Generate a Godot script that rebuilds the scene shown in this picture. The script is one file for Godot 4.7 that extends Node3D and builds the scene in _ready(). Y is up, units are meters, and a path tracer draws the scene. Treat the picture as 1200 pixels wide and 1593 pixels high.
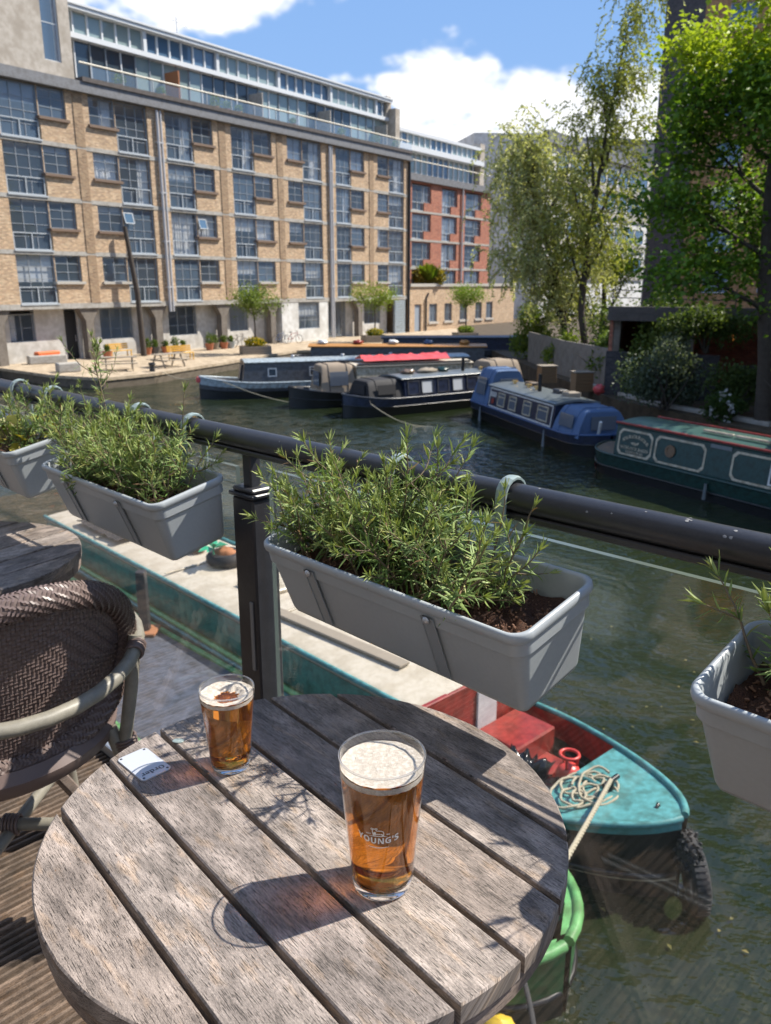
extends Node3D
# A pub terrace above a canal basin: table with two beers, planters on a rail, boats and a warehouse across the water.

const WATER := -3.98
const QUAY := -3.4
var mats := {}
var taken := {}
var rng := RandomNumberGenerator.new()

# ---------------------------------------------------------------- mesh helper
class Geo:
	var v := PackedVector3Array()
	var n := PackedVector3Array()
	var uv := PackedVector2Array()
	var c := PackedColorArray()
	var ix := PackedInt32Array()
	var col := Color.WHITE
	var tinted := false

	func vert(p: Vector3, nn: Vector3, t := Vector2.ZERO) -> int:
		v.append(p); n.append(nn); uv.append(t)
		if tinted: c.append(col)
		return v.size() - 1

	func face(a: int, b: int, d: int) -> void:   # counter-clockwise from outside
		ix.append(a); ix.append(d); ix.append(b)

	func tri(a: Vector3, b: Vector3, d: Vector3) -> void:
		var nn := (b - a).cross(d - a).normalized()
		var i := vert(a, nn); vert(b, nn); vert(d, nn)
		face(i, i + 1, i + 2)

	func quad(a: Vector3, b: Vector3, d: Vector3, e: Vector3, t0 := Vector2.ZERO, t1 := Vector2.ONE) -> void:
		var nn := (d - a).cross(e - b).normalized()
		var i := vert(a, nn, t0)
		vert(b, nn, Vector2(t1.x, t0.y)); vert(d, nn, t1); vert(e, nn, Vector2(t0.x, t1.y))
		face(i, i + 1, i + 2); face(i, i + 2, i + 3)

	func quad_out(a: Vector3, b: Vector3, d: Vector3, e: Vector3, inside: Vector3) -> void:
		if (d - a).cross(e - b).dot((a + d) * 0.5 - inside) > 0.0: quad(a, b, d, e)
		else: quad(e, d, b, a)

	func box(ce: Vector3, s: Vector3, b := Basis.IDENTITY) -> void:
		var h := s * 0.5
		var p := []
		for k in 8:
			p.append(ce + b * Vector3(h.x if k & 1 else -h.x, h.y if k & 2 else -h.y, h.z if k & 4 else -h.z))
		for q in [[0, 2, 3, 1], [4, 5, 7, 6], [0, 1, 5, 4], [2, 6, 7, 3], [0, 4, 6, 2], [1, 3, 7, 5]]:
			quad_out(p[q[0]], p[q[1]], p[q[2]], p[q[3]], ce)

	func span(a: Vector3, b: Vector3) -> void:   # box between two corners
		box((a + b) * 0.5, (b - a).abs())

	func cbox(ce: Vector3, s: Vector3, bev: float, b := Basis.IDENTITY) -> void:   # box with chamfered edges
		var h := s * 0.5
		var f := {}
		for ax in 3:
			for k in 8:
				var q := Vector3(1 if k & 1 else -1, 1 if k & 2 else -1, 1 if k & 4 else -1)
				var p := Vector3.ZERO
				for j in 3: p[j] = q[j] * (h[j] if j == ax else h[j] - bev)
				f[ax * 8 + k] = ce + b * p
		for ax in 3:
			var o1 := 1 << ((ax + 1) % 3)
			var o2 := 1 << ((ax + 2) % 3)
			for sgn in 2:
				var k0 := (1 << ax) * sgn
				quad_out(f[ax * 8 + k0], f[ax * 8 + k0 + o1], f[ax * 8 + k0 + o1 + o2], f[ax * 8 + k0 + o2], ce)
			var bx := (ax + 1) % 3
			for k in 4:   # edges shared by faces ax and bx
				var k1 := (1 << ax) * (k & 1) + (1 << bx) * (k >> 1)
				var along := 1 << ((ax + 2) % 3)
				quad_out(f[ax * 8 + k1], f[ax * 8 + k1 + along], f[bx * 8 + k1 + along], f[bx * 8 + k1], ce)
		for k in 8:
			var a: Vector3 = f[k]; var d: Vector3 = f[8 + k]; var e: Vector3 = f[16 + k]
			if (d - a).cross(e - a).dot(a - ce) > 0: tri(a, d, e)
			else: tri(a, e, d)

	func tube(path: Array, rad, sides := 8, caps := true, uvs := 1.0) -> void:
		var m := path.size()
		var up := Vector3.ZERO
		var first := v.size()
		var run := 0.0
		for i in m:
			var d: Vector3 = (path[mini(i + 1, m - 1)] - path[maxi(i - 1, 0)]).normalized()
			if up == Vector3.ZERO:
				up = d.cross(Vector3(0.13, 1, 0.07)).normalized()
				if up.length() < 0.5: up = Vector3.RIGHT
			up = (up - d * up.dot(d)).normalized()
			var w := d.cross(up)
			var r: float = rad[i] if rad is Array else rad
			if i: run += (path[i] - path[i - 1]).length()
			for k in sides + 1:
				var a := TAU * k / sides
				var nn := up * cos(a) + w * sin(a)
				vert(path[i] + nn * r, nn, Vector2(float(k) / sides, run * uvs))
		for i in m - 1:
			for k in sides:
				var a := first + i * (sides + 1) + k
				face(a, a + 1, a + sides + 2); face(a, a + sides + 2, a + sides + 1)
		if caps:
			for side in 2:
				var e0: int = first + (m - 1) * (sides + 1) * side
				var nn: Vector3 = (path[m - 1] - path[m - 2] if side else path[0] - path[1]).normalized()
				var ce := vert(path[m - 1] if side else path[0], nn)
				for k in sides:
					var a := vert(v[e0 + k], nn); var b := vert(v[e0 + k + 1], nn)
					if side: face(ce, a, b)
					else: face(ce, b, a)

	func lathe(prof: Array, segs := 32, at := Vector3.ZERO, smooth := 0.7) -> void:   # prof: (radius, height), going up on the outside
		var m := prof.size()
		var ns := []
		for i in m - 1:
			var d: Vector2 = prof[i + 1] - prof[i]
			ns.append(Vector2(d.y, -d.x).normalized())
		for i in m - 1:
			var na: Vector2 = ns[i]; var nb: Vector2 = ns[i]
			if i > 0 and ns[i - 1].dot(ns[i]) > smooth: na = (ns[i - 1] + ns[i]).normalized()
			if i < m - 2 and ns[i + 1].dot(ns[i]) > smooth: nb = (ns[i + 1] + ns[i]).normalized()
			var first := v.size()
			for k in segs + 1:
				var a := TAU * k / segs
				var o := Vector3(cos(a), 0, -sin(a))
				vert(at + o * prof[i].x + Vector3.UP * prof[i].y, o * na.x + Vector3.UP * na.y, Vector2(float(k) / segs, prof[i].y))
				vert(at + o * prof[i + 1].x + Vector3.UP * prof[i + 1].y, o * nb.x + Vector3.UP * nb.y, Vector2(float(k) / segs, prof[i + 1].y))
			for k in segs:
				var a := first + k * 2
				if prof[i].x > 1e-6: face(a, a + 2, a + 1)
				if prof[i + 1].x > 1e-6: face(a + 1, a + 2, a + 3)

	func rings(rows: Array, closed := true, flip := false, cap0 := false, cap1 := false, uvscale := 1.0) -> void:   # smooth skin over rows of points
		var m := rows.size(); var w: int = rows[0].size()
		var first := v.size()
		var nn := PackedVector3Array(); nn.resize(m * w)
		for i in m - 1:
			for k in (w if closed else w - 1):
				var k2 := (k + 1) % w
				var d: Vector3 = (rows[i + 1][k2] - rows[i][k]).cross(rows[i + 1][k] - rows[i][k2])
				if flip: d = -d
				for q in [i * w + k, i * w + k2, (i + 1) * w + k, (i + 1) * w + k2]: nn[q] += d
		for i in m:
			for k in w: vert(rows[i][k], nn[i * w + k].normalized(), Vector2(float(k) / w, float(i) / m) * uvscale)
		for i in m - 1:
			for k in (w if closed else w - 1):
				var k2 := (k + 1) % w
				var a := first + i * w + k; var b := first + i * w + k2; var e := a + w; var f := b + w
				if flip: face(a, e, f); face(a, f, b)
				else: face(a, b, f); face(a, f, e)
		for side in 2:
			if (cap0 if side == 0 else cap1):
				var row = rows[0] if side == 0 else rows[m - 1]
				var mid := Vector3.ZERO
				for p in row: mid += p
				mid /= row.size()
				var inner = rows[1] if side == 0 else rows[m - 2]
				for k in w:
					var a: Vector3 = row[k]; var b: Vector3 = row[(k + 1) % w]
					if (a - mid).cross(b - mid).dot(mid - inner[k]) > 0: tri(mid, a, b)
					else: tri(mid, b, a)

	func extrude(poly: PackedVector2Array, y0: float, y1: float, x := Transform3D.IDENTITY) -> void:   # poly in local x,z... pushed along local y
		var t := Geometry2D.triangulate_polygon(poly)
		var mid := Vector2.ZERO
		for p in poly: mid += p
		mid /= poly.size()
		for k in range(0, t.size(), 3):
			var a := poly[t[k]]; var b := poly[t[k + 1]]; var d := poly[t[k + 2]]
			var A := x * Vector3(a.x, y1, a.y); var B := x * Vector3(b.x, y1, b.y); var D := x * Vector3(d.x, y1, d.y)
			if (B - A).cross(D - A).dot(x.basis.y) > 0: tri(A, B, D)
			else: tri(A, D, B)
			A = x * Vector3(a.x, y0, a.y); B = x * Vector3(b.x, y0, b.y); D = x * Vector3(d.x, y0, d.y)
			if (B - A).cross(D - A).dot(x.basis.y) < 0: tri(A, B, D)
			else: tri(A, D, B)
		var cw := Geometry2D.is_polygon_clockwise(poly)
		for k in poly.size():
			var a := poly[k]; var b := poly[(k + 1) % poly.size()]
			if cw:
				var s := a; a = b; b = s
			quad(x * Vector3(a.x, y1, a.y), x * Vector3(b.x, y1, b.y), x * Vector3(b.x, y0, b.y), x * Vector3(a.x, y0, a.y))

	func blade(p: Vector3, d: Vector3, side: Vector3, l: float, w: float, bend := 0.15) -> void:   # a small leaf of four faces, folded along its middle
		var nn := side.cross(d).normalized()
		var mid := p + d * l * 0.5 + nn * l * bend * 0.5
		var tip := p + d * l - nn * l * bend * 0.3
		var a := vert(p, nn); var b := vert(mid + side * w * 0.5 + nn * w * 0.2, (nn - side * 0.4).normalized()); var e := vert(mid - side * w * 0.5 + nn * w * 0.2, (nn + side * 0.4).normalized()); var f := vert(tip, nn)
		face(a, b, f); face(a, f, e)

	func add(g: Geo, x := Transform3D.IDENTITY) -> void:
		var first := v.size()
		for i in g.v.size():
			v.append(x * g.v[i]); n.append((x.basis * g.n[i]).normalized()); uv.append(g.uv[i])
			if tinted: c.append(g.c[i] if g.tinted else col)
		for i in g.ix: ix.append(first + i)

	func mesh() -> ArrayMesh:
		var a := []
		a.resize(Mesh.ARRAY_MAX)
		a[Mesh.ARRAY_VERTEX] = v; a[Mesh.ARRAY_NORMAL] = n; a[Mesh.ARRAY_TEX_UV] = uv; a[Mesh.ARRAY_INDEX] = ix
		if tinted: a[Mesh.ARRAY_COLOR] = c
		var m := ArrayMesh.new()
		m.add_surface_from_arrays(Mesh.PRIMITIVE_TRIANGLES, a)
		return m

# ---------------------------------------------------------------- scene helpers
func numbered(called: String) -> String:
	taken[called] = taken.get(called, -1) + 1
	return called if taken[called] == 0 else "%s_%03d" % [called, taken[called]]

func thing(called: String, label: String, category: String, at := Vector3.ZERO, turn := 0.0, group := "") -> Node3D:
	var o := Node3D.new()
	o.name = numbered(called)
	add_child(o, true)
	o.position = at; o.rotation.y = turn
	describe(o, label, category, group)
	return o

func describe(o: Node, label: String, category: String, group := "") -> void:
	o.set_meta("label", label); o.set_meta("category", category)
	if group: o.set_meta("group", group)

func put(called: String, m: Mesh, mat: Material, parent: Node, x := Transform3D.IDENTITY) -> MeshInstance3D:
	var o := MeshInstance3D.new()
	o.mesh = m; o.material_override = mat; o.transform = x
	o.name = called
	parent.add_child(o, true)
	return o

func geo(called: String, g: Geo, mat: Material, parent: Node, x := Transform3D.IDENTITY) -> MeshInstance3D:
	return put(called, g.mesh(), mat, parent, x)

func lone(called: String, g: Geo, mat: Material, label: String, category: String, at := Vector3.ZERO, turn := 0.0, group := "") -> MeshInstance3D:
	var o := geo(numbered(called), g, mat, self)
	o.position = at; o.rotation.y = turn
	describe(o, label, category, group)
	return o

func ground_piece(called: String, g: Geo, mat: Material) -> MeshInstance3D:
	var o := geo(numbered(called), g, mat, self)
	o.set_meta("kind", "structure")
	return o

func boxed(a: Vector3, b: Vector3) -> Geo:
	var g := Geo.new(); g.span(a, b); return g

func lin(r: float, g: float, b: float, a := 1.0) -> Color:
	var c := Color(r, g, b).linear_to_srgb(); c.a = a; return c

func mat(called: String, col: Color, rough := 0.7, metal := 0.0, spec := 0.5) -> StandardMaterial3D:
	var m := StandardMaterial3D.new()
	m.resource_name = called
	m.albedo_color = col; m.roughness = rough; m.metallic = metal; m.metallic_specular = spec
	mats[called] = m
	return m

func noise(freq: float, sd: int, oct := 4, type := FastNoiseLite.TYPE_SIMPLEX_SMOOTH) -> FastNoiseLite:
	var f := FastNoiseLite.new()
	f.noise_type = type; f.frequency = freq; f.seed = sd
	f.fractal_type = FastNoiseLite.FRACTAL_FBM; f.fractal_octaves = oct
	return f

func grey(freq: float, sd: int, w: int, h: int, oct := 4, stretch_w := 0, stretch_h := 0) -> PackedByteArray:
	var im := noise(freq, sd, oct).get_seamless_image(w, h, false, false, 0.12)
	if stretch_w: im.resize(stretch_w, stretch_h, Image.INTERPOLATE_CUBIC)
	im.convert(Image.FORMAT_L8)
	return im.get_data()

func texture(w: int, h: int, data: PackedByteArray, rgb := true) -> ImageTexture:
	return ImageTexture.create_from_image(Image.create_from_data(w, h, false, Image.FORMAT_RGB8 if rgb else Image.FORMAT_L8, data))

# albedo that wanders between three colours by two layers of noise; returns [colour, height]
func mottled(w: int, h: int, c0: Color, c1: Color, c2: Color, f1: float, f2: float, sd: int, grain := 0.12, sx := 0, sy := 0) -> Array:
	var a := grey(f1, sd, w if sx == 0 else sx, h if sy == 0 else sy, 4, w if sx else 0, h)
	var b := grey(f2, sd + 7, w, h, 3)
	var d := grey(0.35, sd + 13, w, h, 2)
	var out := PackedByteArray(); out.resize(w * h * 3)
	for i in w * h:
		var k := a[i] / 255.0
		var q := clampf((b[i] / 255.0 - 0.5) * 2.2 + 0.2, 0.0, 1.0)
		var g := 1.0 + (d[i] / 255.0 - 0.5) * 2.0 * grain
		var c := c0.lerp(c1, k).lerp(c2, q * 0.6)
		out[i * 3] = clampi(int(c.r * g * 255), 0, 255); out[i * 3 + 1] = clampi(int(c.g * g * 255), 0, 255); out[i * 3 + 2] = clampi(int(c.b * g * 255), 0, 255)
	return [texture(w, h, out), texture(w, h, a, false)]

func tri_map(m: StandardMaterial3D, tex: Array, scale: float, relief := 0.0, in_world := false) -> StandardMaterial3D:
	m.albedo_texture = tex[0]
	m.uv1_triplanar = true; m.uv1_world_triplanar = in_world; m.uv1_triplanar_sharpness = 4.0
	m.uv1_scale = Vector3.ONE * scale
	if relief > 0.0:
		m.heightmap_enabled = true; m.heightmap_texture = tex[1]; m.heightmap_scale = relief
	return m

# ---------------------------------------------------------------- sky, sun, camera
func make_sky() -> ImageTexture:
	var w := 3072; var h := 1536
	var data := PackedFloat32Array(); data.resize(w * h * 3)
	var f := noise(3.4, 11, 5); var fine := noise(13.0, 5, 4)
	var r := RandomNumberGenerator.new(); r.seed = 40
	# banks of cumulus: azimuth, elevation, half width, half height, strength (degrees)
	var banks := [[-12.5, 16.4, 7.0, 2.8, 0.85], [-19.0, 15.5, 5.0, 3.0, 0.7], [-8.0, 17.6, 4.0, 2.4, 0.75], [4.0, 11.6, 4.8, 2.3, 1.05], [9.5, 10.8, 6.0, 2.5, 1.0], [15.0, 9.0, 6.0, 2.6, 0.95], [6.5, 8.2, 8.0, 2.0, 0.9], [0.5, 9.8, 3.0, 1.4, 0.6], [-3.2, 12.4, 2.4, 0.9, 0.42], [-5.2, 14.9, 1.6, 0.5, 0.3], [10.6, 16.9, 2.2, 0.7, 0.5], [2.0, 6.0, 18.0, 2.5, 0.6]]
	for i in 70:
		var az := r.randf_range(28, 332); var el := r.randf_range(3, 65)
		banks.append([az, el, r.randf_range(4, 11), r.randf_range(1.8, 4.0) + el * 0.05, r.randf_range(0.5, 0.95)])
	var lift := PackedFloat32Array(); lift.resize(w * (h / 2))
	for b in banks:
		var stretch: float = 1.0 / maxf(0.25, cos(deg_to_rad(b[1])))
		var r0 := int((90.0 - b[1] - b[3] * 2.2) / 180.0 * h); var r1 := int((90.0 - b[1] + b[3] * 2.2) / 180.0 * h)
		var c0 := int((b[0] - b[2] * 2.2 * stretch) / 360.0 * w); var c1 := int((b[0] + b[2] * 2.2 * stretch) / 360.0 * w)
		for y in range(maxi(r0, 0), mini(r1, h / 2)):
			var q: float = (90.0 - (y + 0.5) * 180.0 / h - b[1]) / b[3]
			if q < 0: q *= 1.25
			for x in range(c0, c1):
				var p: float = ((x + 0.5) * 360.0 / w - b[0]) / (b[2] * stretch)
				var k := exp(-(p * p + q * q))
				var at := y * w + posmod(x, w)
				lift[at] = maxf(lift[at], k * b[4])
	for y in h:
		var el := PI / 2 - (y + 0.5) / h * PI
		var up := maxf(0.0, sin(el))
		var t := pow(clampf(up * 1.25, 0, 1), 0.5)
		var base := Vector3(0.36, 0.55, 0.82).lerp(Vector3(0.115, 0.265, 0.61), t)
		if y >= h / 2: base = Vector3(0.30, 0.32, 0.33)
		for x in w:
			var i := (y * w + x) * 3
			var c := base
			if y < h / 2 and lift[y * w + x] > 0.02:
				var az := (x + 0.5) / w * TAU
				var d := Vector3(sin(az) * cos(el), sin(el) * 1.9, -cos(az) * cos(el))
				var n1 := f.get_noise_3dv(d * 2.0); var n2 := fine.get_noise_3dv(d * 2.0)
				var den := lift[y * w + x] * 1.15 + n1 * 0.62 + n2 * 0.22 - 0.34
				if den > 0.0:
					var a := smoothstep(0.0, 0.34, den)
					var lit := clampf(0.62 + n2 * 0.9 - n1 * 0.25 + 0.25 * (1.0 - den), 0.0, 1.0)
					c = c.lerp(Vector3(0.66, 0.71, 0.80).lerp(Vector3(0.98, 0.98, 0.99), lit), a)
			data[i] = c.x; data[i + 1] = c.y; data[i + 2] = c.z
	return ImageTexture.create_from_image(Image.create_from_data(w, h, false, Image.FORMAT_RGBF, data.to_byte_array()))

func make_light() -> void:
	var cam := Camera3D.new()
	cam.name = "camera"
	add_child(cam)
	var lens := CameraAttributesPhysical.new()
	lens.frustum_focal_length = 27.47
	lens.frustum_focus_distance = 0.86
	lens.frustum_near = 0.02; lens.frustum_far = 1500.0
	lens.exposure_aperture = 13.0
	cam.attributes = lens
	cam.fov = 65.02; cam.near = 0.02; cam.far = 1500.0
	cam.position = Vector3(0, 1.32, 0)
	cam.rotation = Vector3(-atan(356.5 / 1250.0), 0, 0)
	cam.current = true
	var env := Environment.new()
	env.background_mode = Environment.BG_SKY
	var sky := Sky.new(); var sm := PanoramaSkyMaterial.new()
	sm.panorama = make_sky()
	sky.sky_material = sm
	env.sky = sky
	env.background_energy_multiplier = 0.77
	env.tonemap_mode = Environment.TONE_MAPPER_LINEAR
	env.tonemap_exposure = 1.70
	env.sdfgi_enabled = true; env.ssao_enabled = true; env.ssil_enabled = true
	var we := WorldEnvironment.new(); we.name = "air"; we.environment = env
	add_child(we)
	var sun := DirectionalLight3D.new()
	sun.name = "sun"
	sun.light_color = Color(1.0, 0.972, 0.925); sun.light_energy = 1.6; sun.light_angular_distance = 0.53; sun.shadow_enabled = true
	add_child(sun)
	# the beer's shadow: the sun stands to the right, a little ahead, 49 degrees up
	var to_sun := Vector3(0.62, 0.755, -0.215)
	sun.look_at_from_position(Vector3.ZERO, -to_sun, Vector3.UP)

# ---------------------------------------------------------------- materials
func wood_maps() -> Array:
	var w := 2048; var h := 768
	var grain := grey(0.11, 3, 72, 768, 4, w, h)      # long streaks
	var crack := grey(0.36, 21, 130, 768, 3, w, h)     # dark checks along the grain
	var fine := grey(0.45, 9, 560, 768, 2, w, h)
	var blot := grey(0.008, 31, 1024, 768, 4, w, h)
	var stain := grey(0.012, 77, 700, 768, 5, w, h)
	var warm := grey(0.016, 55, 600, 768, 4, w, h)
	var speck := PackedByteArray(); speck.resize(65536)
	var sr := RandomNumberGenerator.new(); sr.seed = 4
	for i in 65536: speck[i] = sr.randi() % 256
	var out := PackedByteArray(); out.resize(w * h * 3)
	var hi := PackedByteArray(); hi.resize(w * h)
	for i in w * h:
		var g := grain[i] / 255.0; var k := crack[i] / 255.0; var q := fine[i] / 255.0
		var b := clampf((blot[i] / 255.0 - 0.42) * 2.6, 0.0, 1.0)
		var s := clampf((stain[i] / 255.0 - 0.56) * 4.0, 0.0, 1.0)
		var o := clampf((warm[i] / 255.0 - 0.60) * 4.5, 0.0, 1.0)
		var lum := 0.51 + 0.12 * (g - 0.5) + 0.24 * (q - 0.5) + 0.11 * (b - 0.5) + 0.09 * (speck[i & 65535] / 255.0 - 0.5)
		var dark := clampf((0.36 - k) * 7.0, 0.0, 1.0)
		lum = lum * (1.0 - 0.46 * dark) * (1.0 - 0.17 * s)
		var r := lum * (1.075 + 0.05 * o); var gg := lum * (1.02 + 0.005 * o); var bb := lum * (0.99 - 0.05 * o)
		out[i * 3] = clampi(int(r * 310), 0, 255); out[i * 3 + 1] = clampi(int(gg * 310), 0, 255); out[i * 3 + 2] = clampi(int(bb * 310), 0, 255)
		hi[i] = clampi(int((0.55 + 0.35 * (q - 0.5) + 0.3 * (g - 0.5) - 0.5 * dark) * 255), 0, 255)
	return [texture(w, h, out), texture(w, h, hi, false)]

func brick_maps(tones: Array, mortar: Color, sd: int) -> Array:
	var w := 1024; var h := 1024
	var im := Image.create(w, h, false, Image.FORMAT_RGB8); im.fill(mortar)
	var hm := Image.create(w, h, false, Image.FORMAT_L8); hm.fill(Color(0.3, 0.3, 0.3))
	var r := RandomNumberGenerator.new(); r.seed = sd
	var n := noise(0.35, sd, 3)
	for row in 28:
		for k in 10:
			var x0 := (k * w) / 10.0 + (w / 20.0 if row % 2 else 0.0)
			var y0 := row * h / 28.0
			var c: Color = tones[r.randi() % tones.size()]
			var f := r.randf_range(0.90, 1.08)
			c = Color(c.r * f, c.g * f, c.b * f)
			for piece in 2:
				var xx := int(x0) - (w if piece else 0)
				im.fill_rect(Rect2i(xx + 4, int(y0) + 4, 95, 30), c)
				hm.fill_rect(Rect2i(xx + 4, int(y0) + 4, 95, 30), Color(0.8, 0.8, 0.8) * r.randf_range(0.9, 1.1))
	var blot := grey(0.012, sd + 3, w, h, 5); var fine := grey(0.3, sd + 4, w, h, 2)
	var d := im.get_data()
	for i in w * h:
		var k := 0.90 + 0.14 * blot[i] / 255.0 + 0.16 * (fine[i] / 255.0 - 0.5)
		for j in 3: d[i * 3 + j] = mini(255, int(d[i * 3 + j] * k))
	return [texture(w, h, d), ImageTexture.create_from_image(hm)]

func glassy(called: String, col: Color, rough := 0.03) -> StandardMaterial3D:
	var m := mat(called, col, rough)
	m.transparency = BaseMaterial3D.TRANSPARENCY_ALPHA
	return m

func leafy(called: String, glow: float) -> StandardMaterial3D:
	var m := mat(called, Color.WHITE, 0.5, 0.0, 0.4)
	m.vertex_color_use_as_albedo = true
	m.backlight_enabled = true; m.backlight = Color(glow, glow, glow * 0.7)
	return m

func make_materials() -> void:
	var wood := wood_maps()
	for k in 4:
		var m := mat("weathered_teak_%d" % k, [lin(0.76, 0.725, 0.68), lin(0.65, 0.62, 0.59), lin(0.82, 0.785, 0.735), lin(0.71, 0.66, 0.605)][k], 0.72, 0, 0.35)
		m.albedo_texture = wood[0]; m.heightmap_enabled = true; m.heightmap_texture = wood[1]; m.heightmap_scale = 0.10
	var edge := mat("teak_edge", lin(0.62, 0.54, 0.48), 0.75); edge.albedo_texture = wood[0]; edge.uv1_triplanar = true; edge.uv1_scale = Vector3(1.2, 3.0, 1.2)
	for k in 3:
		var m := mat("deck_wood_%d" % k, [lin(0.46, 0.37, 0.285), lin(0.40, 0.33, 0.26), lin(0.52, 0.42, 0.33)][k], 0.8)
		m.albedo_texture = wood[0]; m.uv1_scale = Vector3(1, 1, 1)
	# masonry
	tri_map(mat("yellow_brick", Color.WHITE, 0.9), brick_maps([lin(0.53, 0.365, 0.22), lin(0.47, 0.315, 0.185), lin(0.57, 0.41, 0.26), lin(0.41, 0.27, 0.165)], lin(0.46, 0.385, 0.295), 4), 1.0 / 2.25, 0.6)
	tri_map(mat("stained_brick", lin(0.66, 0.64, 0.62), 0.9), [mats.yellow_brick.albedo_texture, mats.yellow_brick.heightmap_texture], 1.0 / 2.25, 0.6)
	tri_map(mat("red_brick", Color.WHITE, 0.9), brick_maps([lin(0.40, 0.13, 0.075), lin(0.33, 0.10, 0.06), lin(0.44, 0.16, 0.09)], lin(0.34, 0.24, 0.18), 6), 1.0 / 2.25, 0.6)
	tri_map(mat("dark_brick", Color.WHITE, 0.85), brick_maps([lin(0.050, 0.047, 0.052), lin(0.038, 0.036, 0.042), lin(0.065, 0.06, 0.064)], lin(0.075, 0.072, 0.075), 8), 1.0 / 2.25, 0.6)
	tri_map(mat("orange_brick", Color.WHITE, 0.9), brick_maps([lin(0.42, 0.22, 0.09), lin(0.37, 0.19, 0.08), lin(0.46, 0.26, 0.12)], lin(0.36, 0.26, 0.16), 10), 1.0 / 2.25, 0.6)
	var plaster := mottled(512, 512, Color(0.86, 0.85, 0.83), Color(1, 1, 1), Color(0.78, 0.76, 0.73), 0.02, 0.006, 14, 0.06)
	tri_map(mat("pale_render", lin(0.60, 0.585, 0.555), 0.85), plaster, 0.22)
	tri_map(mat("beige_render", lin(0.50, 0.45, 0.39), 0.85), plaster, 0.22)
	tri_map(mat("white_render", lin(0.72, 0.72, 0.70), 0.85), plaster, 0.15)
	tri_map(mat("concrete", lin(0.44, 0.42, 0.385), 0.85), plaster, 0.5)
	tri_map(mat("shaded_concrete", lin(0.24, 0.22, 0.195), 0.9), plaster, 0.5)  # darker concrete: the tree shade on this wall is put into its colour
	tri_map(mat("column_concrete", lin(0.20, 0.175, 0.15), 0.85), plaster, 0.5)
	tri_map(mat("lead_grey", lin(0.20, 0.205, 0.22), 0.6), plaster, 0.6)
	tri_map(mat("dark_coping", lin(0.10, 0.085, 0.08), 0.7), plaster, 0.6)
	var paving := mottled(512, 512, Color(0.80, 0.76, 0.70), Color(1, 0.97, 0.92), Color(0.62, 0.58, 0.52), 0.05, 0.01, 24, 0.2)
	tri_map(mat("paving", lin(0.55, 0.48, 0.39), 0.9), paving, 0.25, 0.0, true)
	tri_map(mat("quay_wall", lin(0.17, 0.15, 0.125), 0.85), paving, 0.4)
	tri_map(mat("bank_soil", lin(0.10, 0.08, 0.055), 0.95), paving, 0.3, 0.0, true)
	# water
	var wv := mat("canal_water", lin(0.013, 0.019, 0.0075), 0.02, 0.0, 0.5)
	var ripple := grey(0.02, 63, 512, 512, 4)
	wv.heightmap_enabled = true; wv.heightmap_texture = texture(512, 512, ripple, false); wv.heightmap_scale = 3.5
	wv.uv1_triplanar = true; wv.uv1_world_triplanar = true; wv.uv1_scale = Vector3(0.22, 0.22, 0.33)
	# metal, glass
	var rough_paint := mottled(256, 256, Color(0.9, 0.9, 0.9), Color(1, 1, 1), Color(0.84, 0.84, 0.85), 0.05, 0.015, 91, 0.10)
	tri_map(mat("rail_paint", lin(0.034, 0.034, 0.039), 0.38), rough_paint, 3.0, 0.02)
	mat("paint_chip", lin(0.22, 0.22, 0.225), 0.7)
	mat("galvanised", lin(0.48, 0.49, 0.50), 0.4, 0.7)
	var zinc := mat("planter_paint", lin(0.385, 0.415, 0.43), 0.34, 0.0, 0.5)
	var smooth := mottled(256, 256, Color(0.97, 0.97, 0.97), Color(1, 1, 1), Color(0.95, 0.95, 0.955), 0.02, 0.008, 92, 0.02)
	tri_map(zinc, smooth, 1.5)
	mat("planter_strap", lin(0.32, 0.345, 0.36), 0.4, 0.2)
	mat("hook_paint", lin(0.27, 0.335, 0.325), 0.33)
	var gl := glassy("balustrade_glass", Color(0.80, 0.90, 0.88, 0.018), 0.0)
	gl.metallic_specular = 0.5
	mat("glass_edge", lin(0.10, 0.125, 0.115), 0.15)
	glassy("drinking_glass", Color(1, 1, 1, 0.0), 0.0)
	var gb := mat("glass_base", Color(1, 1, 1, 0.0), 0.0); gb.refraction_enabled = true; gb.refraction_scale = 0.05; gb.transparency = BaseMaterial3D.TRANSPARENCY_ALPHA
	var beer := mat("amber_beer", lin(0.90, 0.325, 0.032, 0.01), 0.0); beer.refraction_enabled = true; beer.refraction_scale = 0.034; beer.transparency = BaseMaterial3D.TRANSPARENCY_ALPHA
	var foam := mottled(512, 512, Color(0.66, 0.60, 0.53), Color(1, 0.98, 0.95), Color(1, 0.99, 0.97), 0.12, 0.02, 71, 0.2)
	tri_map(mat("beer_foam", lin(0.84, 0.82, 0.785), 0.8), foam, 14.0, 0.15)
	mat("printed_white", lin(0.90, 0.87, 0.82), 0.6)
	mat("silver_card", lin(0.44, 0.46, 0.49), 0.2, 0.0, 0.6)
	mat("dark_dot", lin(0.03, 0.03, 0.035), 0.4)
	mat("print_ink", lin(0.06, 0.06, 0.065), 0.6)
	# plants
	leafy("needle_leaf", 0.7); leafy("tree_leaf", 0.95)
	mat("bark_crumb", lin(0.205, 0.11, 0.068), 0.9)
	mat("woody_stem", lin(0.17, 0.125, 0.08), 0.8)
	tri_map(mat("bark", lin(0.075, 0.06, 0.048), 0.9), plaster, 1.5)
	var dirt := mottled(512, 512, Color(0.55, 0.50, 0.46), Color(1, 0.95, 0.9), Color(0.4, 0.36, 0.33), 0.12, 0.05, 33, 0.5)
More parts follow.
